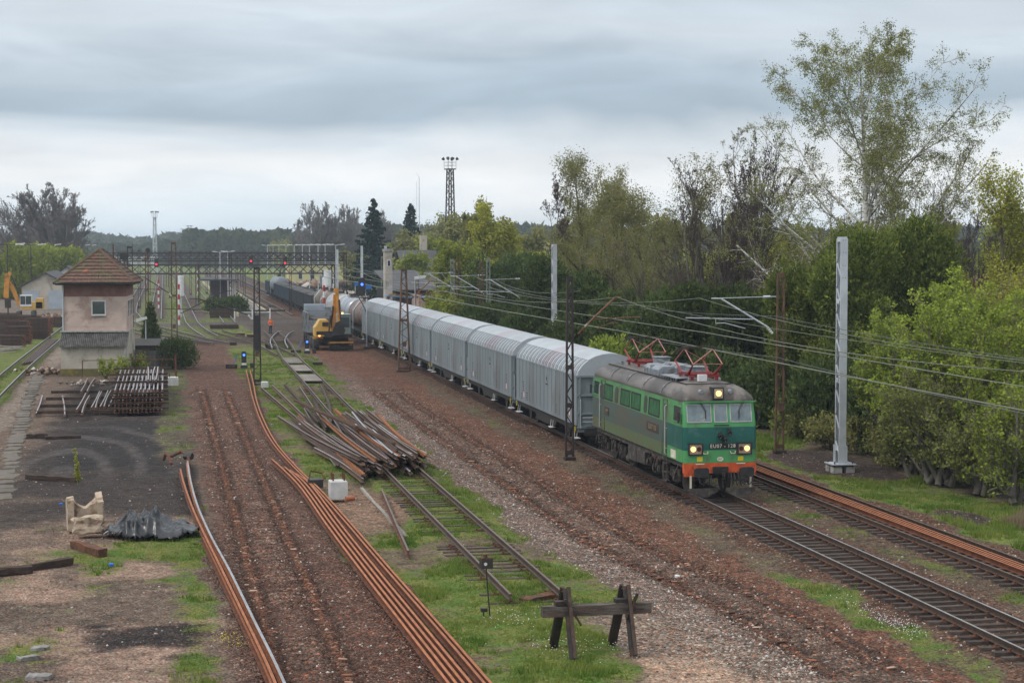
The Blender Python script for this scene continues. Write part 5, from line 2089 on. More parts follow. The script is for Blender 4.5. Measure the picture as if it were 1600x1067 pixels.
# big birch: white multi-limbed trunk, weeping twig curtains
make_tree('birch_tree', 'tall white-barked birch with weeping twigs, the highest tree on the right', 11, 20.5, .34,
          [dict(n=44, t0=.14, ang=52, angv=7, ratio=.47, curv=.13, up=.30, K=8, rr=.45, lj=.35, rand=0, shape=lambda t: np.sqrt(np.clip(1.02 - ((t - .30) / .72) ** 2, .03, 1))),
           dict(n=13, t0=.2, ang=38, angv=12, ratio=.36, curv=.2, up=.1, K=6, rr=.5, rmin=.02),
           dict(n=7, t0=.2, ang=42, angv=18, ratio=.5, curv=.25, up=-.7, K=5, rr=.5, rmin=.012),
           dict(n=4, t0=.3, ang=40, angv=20, ratio=.75, curv=.15, up=-2.2, K=4, rr=.6, rmin=.007)],
          B_birch, B_birch_tw, L_birch, 85000, .064, .12, loc=place(1350, 104), tl=3, sides=(8, 6, 4, 3, 3), curv0=.10)
# second, smaller weeping birch on the left of it
make_tree('birch_tree', 'slimmer weeping birch with bare brown twigs left of the tall birch', 23, 17.0, .22,
          [dict(n=22, t0=.35, ang=35, angv=10, ratio=.26, curv=.18, up=.4, K=6, rr=.5),
           dict(n=7, t0=.25, ang=42, ratio=.5, curv=.25, up=-.3, K=5, rr=.5, rmin=.012),
           dict(n=7, t0=.2, ang=40, ratio=.75, curv=.2, up=-2.0, K=5, rr=.6, rmin=.007)],
          B_birch, B_birch_tw, L_olive, 6000, .06, .04, loc=place(1186, 118), tl=2)
# old leaning pale tree with crooked limbs
make_tree('bare_tree', 'crooked bare tree with pale twisting limbs beside the tall birch', 37, 13.5, .30,
          [dict(n=10, t0=.3, ang=55, angv=14, ratio=.62, curv=.55, up=.35, K=8, rr=.6),
           dict(n=9, t0=.2, ang=45, angv=18, ratio=.45, curv=.5, up=.1, K=6, rr=.5, rmin=.02),
           dict(n=8, t0=.2, ang=45, ratio=.5, curv=.4, up=-.2, K=5, rr=.5, rmin=.010),
           dict(n=3, t0=.3, ang=40, ratio=.6, curv=.3, up=-.5, K=4, rr=.6, rmin=.007)],
          B_birch, B_birch_tw, L_olive, 2500, .06, .04, loc=place(1290, 110), tl=3, curv0=.35, stems=2, spread=.3)


def ash(label, px, Y, H, seed, stems=3, leaf=L_samara, nleaf=4000, lsize=.085, n1=15, twm=B_dark, bark=B_grey, spread=.20, group=None, lspread=.05, rmin=.012):
    return make_tree('bare_tree', label, seed, H, .24,
                     [dict(n=n1, t0=.25, ang=27, angv=8, ratio=.42, curv=.16, up=.7, K=6, rr=.55, shape=lambda t: 1.15 - .7 * t),
                      dict(n=9, t0=.2, ang=32, angv=10, ratio=.42, curv=.2, up=.6, K=5, rr=.55, rmin=.015),
                      dict(n=6, t0=.25, ang=32, ratio=.5, curv=.2, up=.5, K=4, rr=.6, rmin=rmin)],
                     bark, twm, leaf, nleaf, lsize, lspread, loc=place(px, Y), tl=2, stems=stems, spread=spread, group=group)


ash('bare multi-stemmed ash with dark seed clusters, just left of the birches', 1165, 112, 15.8, 41, stems=5, n1=18, nleaf=6000)
ash('second bare ash with upright twigs, left of the first', 1112, 116, 14.2, 42, stems=4, n1=16, nleaf=3500)
ash('bare fan-shaped shrub tree leaning left over the wires behind the locomotive', 1095, 113, 11.5, 43, stems=5, leaf=None, nleaf=0, twm=B_brown, bark=B_brown, spread=.42, n1=12)
ash('thin bare tree standing alone against the sky above the white mast', 862, 168, 13.6, 47, stems=1, nleaf=3500, twm=B_dark, n1=13)
ash('upright bare shrubs right of the big thuja', 1505, 112, 13.8, 53, stems=6, leaf=L_samara, nleaf=3000, twm=B_dark, spread=.28)
ash('bare grey tree between the thuja and the yellow tree', 1440, 135, 14.5, 59, stems=4, leaf=None, nleaf=0, twm=B_dark, spread=.25)


def leafy(label, px, Y, H, seed, leaf, nleaf=16000, lsize=.15, twm=B_tan, bark=B_brown, stems=2, spread=.16, n1=18, ratio=.34, up=.5, lspread=.22, group=None, name='leafing_tree', droop=-.2):
    if Y < 165:
        nleaf, lsize, lspread, n1 = int(nleaf * 2.1), lsize * .68, lspread * 1.25, int(n1 * 1.35)
    return make_tree(name, label, seed, H, .26,
                     [dict(n=n1, t0=.12, ang=36, angv=10, ratio=ratio, curv=.18, up=up, K=6, rr=.5, shape=lambda t: 1.15 - .7 * t),
                      dict(n=9, t0=.2, ang=38, angv=12, ratio=.42, curv=.22, up=.2, K=5, rr=.5, rmin=.016),
                      dict(n=6, t0=.2, ang=38, ratio=.5, curv=.22, up=droop, K=4, rr=.55, rmin=.010)],
                     bark, twm, leaf, nleaf, lsize, lspread, loc=place(px, Y), tl=2, stems=stems, spread=spread, group=group)


leafy('olive green birch-like tree with a pointed top, behind the second white mast', 968, 142, 17.2, 61, L_olive, 15000, .13, droop=-.8)
leafy('feathery olive tree left of the pointed one, behind the second white mast', 922, 148, 17.2, 62, L_olive, 15000, .13, droop=-.8)
leafy('slender half-bare tree with airy top behind the locomotive', 1040, 130, 17.5, 63, L_olive, 11000, .12, droop=-.6)
leafy('half-bare tree whose trunk divides low, in front of the olive trees', 1000, 122, 11.5, 64, L_olive, 6000, .12, stems=3, spread=.35)
leafy('maple with yellow green young leaves left of the white mast', 782, 205, 12.6, 65, L_yel, 15000, .22, ratio=.42, lspread=.3, stems=1)
leafy('sparser yellow green maple beside the floodlight mast', 738, 225, 12.8, 66, L_olive, 12000, .22, ratio=.38, stems=1)
leafy('yellow blossoming shrub behind the dark round evergreen', 815, 178, 9.5, 67, L_yel, 12000, .20, ratio=.42, stems=4, spread=.4)
leafy('yellow leafed shrub seen between the bare trees', 1178, 125, 11.5, 68, L_yel, 9000, .17, stems=4, spread=.35)
leafy('fresh green leafing tree between the ash and the thuja', 1128, 128, 10.5, 71, L_birch, 9000, .17, stems=4, spread=.35)
leafy('tall yellow tree cut by the right edge of the picture', 1592, 92, 12.6, 69, L_yel, 20000, .13, ratio=.34, stems=3, spread=.16, up=.9)
leafy('yellow green bush at the right edge below the tall yellow tree', 1575, 84, 7.8, 72, L_yel, 12000, .12, ratio=.4, stems=5, spread=.3, up=.7)
leafy('willow bush with light green leaves beside the pink ruin', 706, 190, 9.6, 70, L_willow, 20000, .18, ratio=.42, stems=5, spread=.22, up=.8, lspread=.2)
leafy('low green shrub in front of the ruin wall behind the wagons', 690, 172, 4.6, 73, L_willow, 8000, .16, ratio=.5, stems=5, spread=.4)

# bright green young trees in the right foreground
FR = [dict(n=18, t0=.02, ang=36, angv=12, ratio=.52, curv=.22, up=.7, K=6, rr=.5, shape=lambda t: 1.2 - .8 * t),
      dict(n=10, t0=.2, ang=38, ratio=.42, curv=.22, up=.5, K=5, rr=.5, rmin=.012),
      dict(n=6, t0=.3, ang=36, ratio=.5, curv=.2, up=.4, K=4, rr=.6, rmin=.007)]
for k, (px, Y, H, seed, n, lab) in enumerate(((1440, 76, 7.2, 81, 26000, 'bright green leafing tree right of the white foreground mast'),
                                              (1500, 73, 8.3, 82, 30000, 'tallest bright green leafing tree at the right edge of the verge'),
                                              (1570, 70, 7.6, 83, 26000, 'bright green leafing tree nearest the right edge'),
                                              (1400, 80, 5.2, 84, 12000, 'low bright green bush at the foot of the dark thuja'),
                                              (1590, 66, 4.2, 85, 9000, 'small green bush at the right edge above the dry grass'),
                                              (1480, 71.5, 5.0, 86, 11000, 'sparse green understorey bush above the grass verge'),
                                              (1425, 74.5, 3.6, 87, 9000, 'knee-high green bush at the left end of the bright trees'),
                                              (1460, 72.5, 3.4, 88, 9000, 'low leafy bush hiding the trunks above the grass verge'),
                                              (1530, 68.5, 3.4, 89, 9000, 'low leafy bush right of the coal patch on the verge'))):
    make_tree('young_tree', lab, seed, H, .15, FR, B_grey, B_tan, L_fresh if k < 5 else L_birch, n, .085, .085, loc=place(px, Y), tl=2, stems=4 if k < 4 else 6, spread=.30 if k < 4 else .5, group='bright green trees in the right foreground')

# thuja mass
def lumps(rng, W, D, H, n, base=.1, cone=.35):
    out = []
    for k in range(n):
        z = H * (base + (.93 - base) * rng.random())
        f = 1 - cone * (z / H) ** 2
        r = W * (.16 + .12 * rng.random()) * f + .3
        out.append(((rng.random() - .5) * (W - r) * f, (rng.random() - .5) * (D - r) * f, min(z, H - r * .8), r, r, r * 1.25))
    return out


_r = np.random.default_rng(5)
for k, (px, Y, W_, D_, H, n, lab) in enumerate(((1262, 96, 5.2, 5, 9.4, 26000, 'dark thuja with rounded shoulder left of the white foreground mast'),
                                                (1335, 93, 6.0, 5, 11.6, 32000, 'tall dark thuja directly behind the white foreground mast'),
                                                (1412, 95, 6.0, 5, 11.2, 30000, 'tall dark thuja right of the white foreground mast'),
                                                (1210, 104, 4.5, 5, 7.2, 16000, 'lower dark thuja beside the rusty lattice mast'))):
    lump_tree('thuja_tree', lab, 200 + k, lumps(_r, W_, D_, H, 26), int(n * 2.6), .135, L_thuja, B_brown, place(px, Y), trunk_h=H * .7, trunk_r=.16, group='thujas on the right')
for k, (px, Y, W_, D_, H, n, lab) in enumerate(((795, 172, 9.0, 6, 8.6, 22000, 'round-topped dark evergreen behind the wagons, with bare trunks below'),
                                                (878, 140, 7.0, 6, 8.8, 18000, 'dark evergreen behind the second white mast'),
                                                (935, 124, 6.0, 6, 7.8, 18000, 'dark ivy-green evergreen right of the second white mast'),
                                                (985, 118, 6.0, 6, 6.6, 16000, 'mid green evergreen above the rear pantograph'),
                                                (1050, 111, 6.0, 5, 6.8, 18000, 'dark evergreen above the locomotive roof'),
                                                (1110, 107, 5.5, 5, 7.2, 18000, 'dark evergreen above the locomotive cab'),
                                                (1160, 104, 4.6, 5, 6.6, 16000, 'dark evergreen just right of the locomotive'),
                                                (1420, 83, 6, 4, 4.6, 12000, 'dark shrub behind the bright green trees, left one'),
                                                (1490, 80, 6, 4, 4.8, 12000, 'dark shrub behind the bright green trees, middle one'),
                                                (1560, 76, 6, 4, 4.6, 12000, 'dark shrub behind the bright green trees, right one'),
                                                (1300, 90, 5, 3, 3.6, 9000, 'dark low shrub in the shade left of the white foreground mast'),
                                                (1010, 108, 5, 4, 3.4, 9000, 'low dark shrub behind the locomotive roof'),
                                                (1130, 100, 5, 4, 3.6, 9000, 'low dark shrub behind the locomotive nose'),
                                                (1190, 97, 4.5, 3, 3.2, 9000, 'low dark shrub behind the rusty lattice mast'),
                                                (760, 160, 5, 4, 4.4, 9000, 'low dark shrub behind the third grey wagon'),
                                                (900, 128, 6, 4, 4.8, 10000, 'low dark shrub behind the first grey wagon'),
                                                (840, 140, 6, 4, 4.6, 10000, 'low dark shrub behind the second grey wagon'))):
    lump_tree('evergreen_shrub' if H < 5 else 'evergreen_tree', lab, 230 + k, lumps(_r, W_, D_, H, 20, .02 if H < 5 else .28), int(n * 1.8), .18, L_dark, B_brown, place(px, Y), trunk_h=H * .7, trunk_r=.12, ns=5,
              cat='shrub' if H < 5 else 'tree', group='dark evergreens behind the train')
# wood floor darkness: bare brushy understorey
for k, (px, Y, H) in enumerate(((1300, 86, 1.7), (1350, 84, 1.8), (1395, 79, 1.8), (1440, 77, 2.2), (1250, 90, 1.5), (1520, 73, 2.4))):
    make_tree('bramble_bush', ['brown bramble bush left of the white mast foot', 'brown bramble bush right of the white mast foot', 'bare bramble under the first bright green tree',
                               'bare bramble in the shade behind the bright grass', 'brown bramble behind the coal heap', 'bare bramble at the foot of the tallest green tree'][k], 300 + k, H, .04,
              [dict(n=7, t0=.05, ang=40, ratio=.6, curv=.35, up=.2, K=5, rr=.6, rmin=.012), dict(n=6, t0=.2, ang=45, ratio=.55, curv=.35, up=-.2, K=4, rr=.6, rmin=.009)],
              B_brown, B_brown, L_olive, 2600, .10, .12, loc=place(px, Y), tl=1, stems=9, spread=.9, cat='bush')
lump_tree('green_bush', 'light green bush at the foot of the rusty lattice mast', 320, lumps(_r, 2.6, 2.2, 2.0, 10), 7000, .12, L_birch, B_brown, place(1255, 91), trunk_h=1, trunk_r=.05, cat='bush')
lump_tree('green_bush', 'bright green bush glimpsed left of the rear pantograph', 321, lumps(_r, 3.0, 2.4, 4.4, 10), 9000, .16, L_fresh, B_brown, place(950, 104), trunk_h=1, trunk_r=.05, cat='bush')
# background wall of trees beyond, closing the gaps
for k, (px, Y, H, tp) in enumerate(((900, 240, 14, 0), (1060, 200, 13, 0), (1250, 190, 13, 1), (1330, 210, 12, 0), (1460, 190, 12, 0), (1560, 170, 12, 1), (1620, 150, 12, 1), (990, 260, 15, 0), (1160, 230, 14, 0))):
    leafy(['grey green tree far behind the %s' % s for s in ('second white mast', 'locomotive roof', 'thuja', 'tall birch', 'bare shrubs', 'yellow tree', 'right edge', 'olive trees', 'ash')][k], px, Y, H, 400 + k,
          L_olive if tp == 0 else L_birch, 9000, .28, ratio=.40, stems=2, lspread=.4, group='trees closing the gaps behind the right hand trees')

# spruces
def spruce(label, px, Y, H, seed, Wd=.22):
    rng = np.random.default_rng(seed)
    t = thing('spruce_tree', label, 'tree', place(px, Y), 0, 'spruces by the station')
    nb = 26
    V, F, o, va = [], [], 0, []
    tips = []
    for k in range(nb * 7):
        zf = .10 + .89 * (k / (nb * 7))
        z_ = H * zf
        R_ = H * Wd * (1 - zf) ** .85 * (.75 + .5 * rng.random()) + .25
        az = rng.random() * 6.283
        m = max(8, int(48 * R_ / (H * Wd) + 6))
        s = rng.random(m) ** .7
        droop = -.28 * s * R_ + .16 * s ** 3 * R_
        w = R_ * .16 * (1.1 - s)
        x = np.cos(az) * s * R_ + rng.normal(size=m) * w
        y = np.sin(az) * s * R_ + rng.normal(size=m) * w
        tips.append(np.stack([x, y, z_ + droop + rng.normal(size=m) * .05 - .25 * rng.random(m)], -1))
    pts = np.concatenate(tips)
    v, f = leaf_cloud(rng, pts, .36, .04, 1.5)
    var = np.clip(rng.random(len(pts)) * .6 + .2, 0, 1)
    cr = npmesh('crown', v, f, L_spruce, t, attrs={'var': ('POINT', 'FLOAT', np.repeat(var, 4))})
    cr['kind'] = 'stuff'
    mb = MB()
    mb.tube([(0, 0, 0), (0, 0, H * .5), (0, 0, H * .985)], [.32, .18, .03], 7)
    mb.build('trunk', B_brown, t)


spruce('larger dark spruce standing by the station forecourt', 585, 330, 18.8, 91, .30)
spruce('smaller spruce with a pointed top right of the larger one', 643, 350, 18.4, 92, .24)

# left horizon: big bare willow-like tree, yellow green hedge, far woods
BIG = [dict(n=26, t0=.10, ang=42, angv=12, ratio=.60, curv=.16, up=.6, K=7, rr=.55, shape=lambda t: 1.1 - .65 * t),
       dict(n=14, t0=.2, ang=34, ratio=.42, curv=.2, up=.5, K=5, rr=.55, rmin=.05),
       dict(n=10, t0=.2, ang=34, ratio=.48, curv=.2, up=.4, K=4, rr=.6, rmin=.045),
       dict(n=5, t0=.3, ang=32, ratio=.6, curv=.2, up=.3, K=3, rr=.7, rmin=.035)]
make_tree('bare_tree', 'huge bare grey tree with a round crown on the left skyline', 101, 20.0, .7, BIG, B_far, B_far, loc=place(98, 390), tl=2, stems=3, spread=.25)
make_tree('bare_tree', 'bare tree with separate tall limbs left of the huge round one', 102, 21.5, .5, BIG[:3], B_far, B_far, loc=place(52, 395), tl=2, stems=3, spread=.2)
make_tree('bare_tree', 'lower bare tree at the far left edge of the skyline', 103, 13.0, .5, BIG[:3], B_far, B_far, loc=place(5, 420), tl=2, stems=3, spread=.25)
for k, (px, Y, H) in enumerate(((10, 360, 9.0), (35, 355, 10.2), (62, 362, 10.0), (90, 370, 9.6), (112, 372, 9.8), (128, 392, 9.2))):
    lump_tree('willow_hedge', ['first', 'second', 'third', 'fourth', 'fifth', 'sixth'][k] + ' yellow green willow from the left, behind the lamps on the left', 110 + k,
              lumps(_r, 6.5, 5, H, 16, .1, .15), 7000, .42, L_willow, B_far, place(px, Y), trunk_h=H * .6, trunk_r=.15, ns=6, group='willows behind the left yard')
for k, (px, Y, H) in enumerate(((492, 500, 19.0), (520, 505, 20.5), (548, 500, 19.5), (472, 520, 16.0), (605, 480, 17))):
    make_tree('bare_poplar', ['first', 'second', 'third', 'leftmost lower', 'rightmost'][k] + ' of the tall bare grey poplars left of the spruces', 120 + k, H, .4,
              [dict(n=26, t0=.08, ang=32, angv=8, ratio=.46, curv=.14, up=.8, K=6, rr=.5, shape=lambda t: 1.1 - .6 * t), dict(n=13, t0=.2, ang=28, ratio=.45, curv=.2, up=.6, K=5, rr=.55, rmin=.045),
               dict(n=6, t0=.2, ang=30, ratio=.5, curv=.2, up=.5, K=3, rr=.6, rmin=.055), dict(n=2, t0=.3, ang=30, ratio=.7, curv=.2, up=.5, K=3, rr=.7, rmin=.045)], B_far, B_far, loc=place(px, Y), tl=2, stems=3, spread=.18, group='tall bare poplars behind the station')
for k, (px, Y, H, lf) in enumerate(((560, 360, 9.0, L_olive), (620, 340, 11.0, L_willow), (655, 330, 12.0, L_olive), (680, 300, 11.5, L_willow), (720, 290, 13.5, L_olive), (700, 400, 17, L_olive), (670, 420, 14, L_olive),
                                    (440, 640, 12, L_olive), (460, 600, 11, L_willow), (645, 284, 9.5, L_willow), (765, 280, 12.5, L_olive), (830, 270, 12.5, L_olive))):
    leafy('green leafing tree ' + ['left of the larger spruce', 'between the two spruces', 'in front of the smaller spruce', 'behind the dark shed roof', 'at the foot of the floodlight mast', 'behind the house with the chimney',
                                   'far behind the pale tower', 'far behind the platforms, left one', 'far behind the platforms, right one', 'hiding the house with the chimney', 'behind the yellow green maple', 'in front of the yellow block'][k],
          px, Y, H, 130 + k, lf, 8000, .32, ratio=.42, stems=2, lspread=.45, group='green trees round the station')
# far woods and hills: reads as one mass
rng = np.random.default_rng(77)
L_wood = leafmat('far_wood', (0.05, 0.065, 0.035), (0.10, 0.11, 0.06))


def wood(x0, x1, Y, H, n, label, seed):
    rng = np.random.default_rng(seed)
    x = x0 + (x1 - x0) * rng.random(n)
    y = Y + rng.normal(size=n) * Y * .04
    top = H * (.62 + .55 * fbm(x, y * 0, 34, seed, 4)) * (.8 + .3 * fbm(x, y * 0, 9, seed + 3, 2))
    z_ = top * (1 - rng.random(n) ** 1.7)
    s = Y * .0023
    a = rng.normal(size=(n, 3))
    a /= np.linalg.norm(a, axis=-1, keepdims=True)
    b = _perp(a, rng)
    c = np.stack([x, y, z_], -1)
    sc = (s * (.5 + rng.random(n)))[:, None]
    v = np.stack([c - a * sc, c + b * sc, c + a * sc * 1.2], 1).reshape(-1, 3)
    o = npmesh('distant_wood', v, np.arange(n * 3).reshape(-1, 3), L_wood, attrs={'var': ('POINT', 'FLOAT', np.repeat(rng.random(n), 3))})
    tag(o, label, 'wood', kind='stuff')


wood(-260, 60, 1500, 19, 26000, 'hazy blue line of far woods on the horizon', 1)
wood(-140, 30, 1050, 12.5, 14000, 'hazy darker row of woods in front of the horizon line', 2)
wood(10, 420, 900, 20, 26000, 'distant wood behind the station on the right', 3)
wood(-160, -75, 620, 12, 9000, 'far hedge and trees behind the left yard', 4)
wood(120, 900, 1300, 24, 30000, 'distant wood seen through the trees on the right', 5)
wood(60, 330, 420, 11, 30000, 'scrubby wood filling the background behind the right hand trees', 6)
# ------------------------------------------------------------------ signal box
M_plaster = mat('dirty_plaster', (0.60, 0.47, 0.41), (0.50, 0.39, 0.34), 1.2, .95, c3=(0.40, 0.27, 0.235), c3scale=.7, c3amt=.5, bump=.01)
M_plaster_low = mat('grey_render', (0.46, 0.42, 0.35), (0.38, 0.345, 0.29), 1.1, .95, c3=(0.26, 0.24, 0.19), c3scale=.6, c3amt=.5, bump=.01)
M_pinkband = mat('faded_red_band', (0.25, 0.135, 0.115), (0.20, 0.105, 0.09), 1.5, .95)
M_tile = mat('old_roof_tile', (0.15, 0.082, 0.06), (0.095, 0.056, 0.044), 4, .9, c3=(0.10, 0.095, 0.045), c3scale=1.0, c3amt=.5, rnd=.12)
M_tile_or = mat('new_roof_tile', (0.36, 0.12, 0.06), (0.3, 0.10, 0.05), 4, .9)
M_asb = mat('weathered_corrugated', (0.17, 0.165, 0.155), (0.105, 0.10, 0.095), 2.5, .95, c3=(0.075, 0.075, 0.06), c3scale=1.3)
M_moss = mat('mossy_plinth', (0.15, 0.13, 0.045), (0.09, 0.09, 0.05), 2, .95, c3=(0.22, 0.15, 0.03), c3scale=1.5)
M_fence = mat('grey_fence_boards', (0.17, 0.155, 0.14), (0.11, 0.10, 0.095), 3, .95, rnd=.2)

t = thing('signal_box', 'old two-storey signal box with pinkish plaster, hipped tiled roof and one small window', 'building', (-5.4, 144.4, 0), R(-3.2))
HW = 2.5
b = MB()
b.box(-HW, HW, 0, 9, .55, 2.25)
b.box(-HW + .02, HW - .02, 1.5, 9, 2.25, 3.32)
b.build('ground_floor_wall', M_plaster_low, t)
b = MB()
b.box(-HW - .03, HW + .03, -.03, 9.03, -.1, .549)
b.build('plinth', M_moss, t)
b = MB()
b.box(-HW + .12, HW - .12, 1.6, 8.9, 3.32, 6.08)
b.box(-HW + .5, HW - .8, 1.585, 1.6, 3.75, 3.9)
b.build('upper_wall', M_plaster, t)
b = MB()
b.box(-HW + .11, HW - .11, 1.59, 8.91, 6.085, 7.2)
b.build('upper_band', M_pinkband, t)
for (x, m_) in ((-HW + .03, M_plaster_low), (-HW + .16, M_moss)):
    pass
b = MB()
b.tube([(-HW + .05, 1.52, 7.1), (-HW + .05, 1.52, 2.4)], .06, 6)
b.tube([(HW - .12, -.06, 2.3), (HW - .12, -.06, .1)], .06, 6)
b.build('downpipe', M_galv, t)
b = MB()
b.box(-HW - .15, HW + .12, 1.2, 1.62, 3.321, 3.42)
b.build('ledge', M_concrete, t)
# window
f = MB()
wx0, wx1, wz0, wz1 = -.28, .82, 4.62, 5.78
f.box(wx0, wx0 + .08, 1.50, 1.62, wz0, wz1)
f.box(wx1 - .08, wx1, 1.50, 1.62, wz0, wz1)
f.box(wx0 + .08, wx1 - .08, 1.50, 1.62, wz0, wz0 + .09)
f.box(wx0 + .08, wx1 - .08, 1.50, 1.62, wz1 - .08, wz1)
fo = f.build('window', M_white, t)
g = MB()
g.box(wx0 + .08, wx1 - .08, 1.56, 1.60, wz0 + .09, wz1 - .08)
g.build('pane', M_glass, fo)
g = MB()
g.box(wx0 - .05, wx1 + .05, 1.44, 1.62, wz0 - .09, wz0 - .003)
g.build('sill', M_concrete, fo)
for k in range(4):
    f = MB()
    y = 3.0 + k * 1.6
    f.box(HW - .13, HW - .08, y, y + .9, 4.4, 5.8)
    fo = f.build('window', M_white, t)
    g = MB()
    g.box(HW - .085, HW - .07, y + .08, y + .82, 4.48, 5.72)
    g.build('pane', M_glass, fo)
# hipped roof built of overlapping courses
ex0, ex1, ey0, ey1, ez = -HW - .55, HW + .62, .75, 9.6, 7.12
ax, ay0, ay1, az_ = .15, 4.0, 6.8, 9.72
NC = 10
cur = []
for k in range(NC):
    a, c = k / NC, (k + 1) / NC + .02
    def rc(f, lift=0.0):
        return (ex0 + (ax - ex0) * f, ex1 + (ax - ex1) * f, ey0 + (ay0 - ey0) * f, ey1 + (ay1 - ey1) * f, ez + (az_ - ez) * f + lift)
    x0, x1, y0, y1, z0 = rc(a, .12)
    X0, X1, Y0, Y1, z1 = rc(min(c, .999), .02)
    for side in range(4):
        q = MB()
        if side == 0:
            A, B_, C_, D = (x0, y0), (x1, y0), (X1, Y0), (X0, Y0)
        elif side == 1:
            A, B_, C_, D = (x1, y0), (x1, y1), (X1, Y1), (X1, Y0)
        elif side == 2:
            A, B_, C_, D = (x1, y1), (x0, y1), (X0, Y1), (X1, Y1)
        else:
            A, B_, C_, D = (x0, y1), (x0, y0), (X0, Y0), (X0, Y1)
        A, B_, C_, D = Vector((*A, 0)), Vector((*B_, 0)), Vector((*C_, 0)), Vector((*D, 0))
        ln = (B_ - A).length
        nt = max(1, int(ln / .27))
        for i in range(nt):
            u0, u1 = i / nt, (i + .93) / nt
            pa, pb = A.lerp(B_, u0), A.lerp(B_, u1)
            pd, pc = D.lerp(C_, u0), D.lerp(C_, u1)
            j = random.uniform(-.012, .012)
            q.loft([[(pa.x, pa.y, z0 - .045 + j), (pb.x, pb.y, z0 - .045 + j), (pb.x, pb.y, z0 + j), (pa.x, pa.y, z0 + j)],
                    [(pd.x, pd.y, z1 - .045 + j), (pc.x, pc.y, z1 - .045 + j), (pc.x, pc.y, z1 + j), (pd.x, pd.y, z1 + j)]], 1 if (random.random() < .012) else 0)
        qo = q.build('tile_course', [M_tile, M_tile_or], t)
        qo['kind'] = 'stuff'
b = MB()
for (cx, cy, tx, ty) in ((ex0, ey0, ax, ay0), (ex1, ey0, ax, ay0), (ex1, ey1, ax, ay1), (ex0, ey1, ax, ay1)):
    b.tube([(cx, cy, ez + .06), (tx, ty, az_ + .06)], .10, 6)
b.tube([(ax, ay0, az_ + .06), (ax, ay1, az_ + .06)], .11, 6)
b.build('ridge_tiles', M_tile, t)
b = MB()
b.box(ex0 + .1, ex1 - .1, ey0 + .1, ey1 - .1, ez - .12, ez - .02)
b.box(ex0 - .05, ex1 + .05, ey0 - .10, ey0 + .02, ez - .06, ez + .04)
b.build('eaves', M_dark, t)
b = MB()
b.cyl((ax + .9, ay1 - .5, 9.0), (ax + .9, ay1 - .5, 10.2), .05, 6)
b.build('vent_pipe', M_rust, t)
# lean-to roof of corrugated sheets
for k in range(6):
    q = MB()
    x0 = -HW - .08 + k * (2 * HW + .12) / 6
    x1 = x0 + (2 * HW + .12) / 6 + .05
    n = 26
    top = []
    rings = []
    for (y, z_) in ((-.28, 2.22), (1.45, 3.30)):
        up_ = [(x0 + (x1 - x0) * i / n, y, z_ + .06 * math.sin(i * math.pi / 2.0) + k % 2 * .012 + .04) for i in range(n + 1)]
        dn = [(x, yy, z2 - .03) for x, yy, z2 in up_[::-1]]
        rings.append(up_ + dn)
    q.loft(rings)
    q.build('corrugated_sheet', M_asb, t)

# lean-to shed, board fence and pipe railing beside the box
t = thing('timber_shed', 'low dark timber shed with a flat black roof right of the signal box', 'shed', (-1.6, 157, 0))
b = MB()
b.box(-1.3, 2.2, 0, 3.2, 0, 1.7)
b.build('wall', M_fence, t)
b = MB()
b.cbox(.4, 1.5, 1.82, 4.1, 4.0, .10, rx=.10)
b.cbox(2.9, 1.2, 1.5, 1.3, 2.4, .08, rx=.12)
b.build('roof', M_dark, t)
t = thing('board_fence', 'weathered grey board fence right of the signal box', 'fence', (-2.7, 151.5, 0))
for k in range(20):
    b = MB()
    h = 1.55 + random.uniform(-.08, .06)
    b.box(-.085, .085, -.02, .02, 0, h)
    b.build('board', M_fence, t, loc=(k * .19, 0, 0))
b = MB()
b.box(-.1, 3.8, .02, .08, .3, .4)
b.box(-.1, 3.8, .02, .08, 1.2, 1.3)
b.build('rail', M_fence, t)
t = thing('pipe_railing', 'rusty pipe railing in front of the signal box', 'railing', (-6.2, 143.0, 0))
for k, x in enumerate((0, 3.0, 6.0)):
    b = MB()
    b.cyl((x, 0, 0), (x, 0, 1.3), .04, 6)
    b.build('post', M_rust, t)
b = MB()
b.tube([(0, 0, 1.28), (7.0, 0, 1.28)], .03, 5)
b.tube([(7.0, 0, 1.28), (7.0, 5, 1.28)], .03, 5)
b.build('handrail', M_rust, t)
b = MB()
for x, y in ((7.0, 0), (7.05, 1.5), (7.0, 3.5)):
    b = MB()
    b.box(x - .05, x + .05, y - .04, y + .04, 0, 1.5)
    b.build('post', M_rust, t)
lump_tree('conifer', 'small dark conifer behind the fence by the signal box', 500, [(0, 0, .9, 1.0, 1.0, 1.0), (0, 0, 1.9, .9, .9, 1.1), (0, 0, 3.0, .6, .6, 1.2), (0, 0, 4.0, .35, .35, .9)], 5000, .16, L_dark, B_brown, place(237, 172), trunk_h=3, trunk_r=.08, ns=1)
lump_tree('juniper_bush', 'dark green spreading juniper at the end of the fence', 501, lumps(_r, 3.2, 2.6, 2.2, 9), 6000, .14, L_dark, B_brown, place(275, 152), trunk_h=1, trunk_r=.06, cat='bush')
for k, (px, Y, h_) in enumerate(((165, 141.5, 1.5), (190, 141.8, 1.7), (222, 147, 1.7))):
    make_tree('young_bush', ['thin leafy bush left of the railing in front of the signal box', 'thin leafy bush against the signal box wall', 'leafy bush behind the rail rack'][k], 510 + k, h_, .03,
              [dict(n=8, t0=.1, ang=32, ratio=.5, curv=.3, up=.4, K=4, rr=.6, rmin=.010)], B_brown, B_brown, L_willow, 900, .10, .07, loc=place(px, Y), tl=1, stems=7, spread=.4, cat='bush', group='bushes by the signal box')
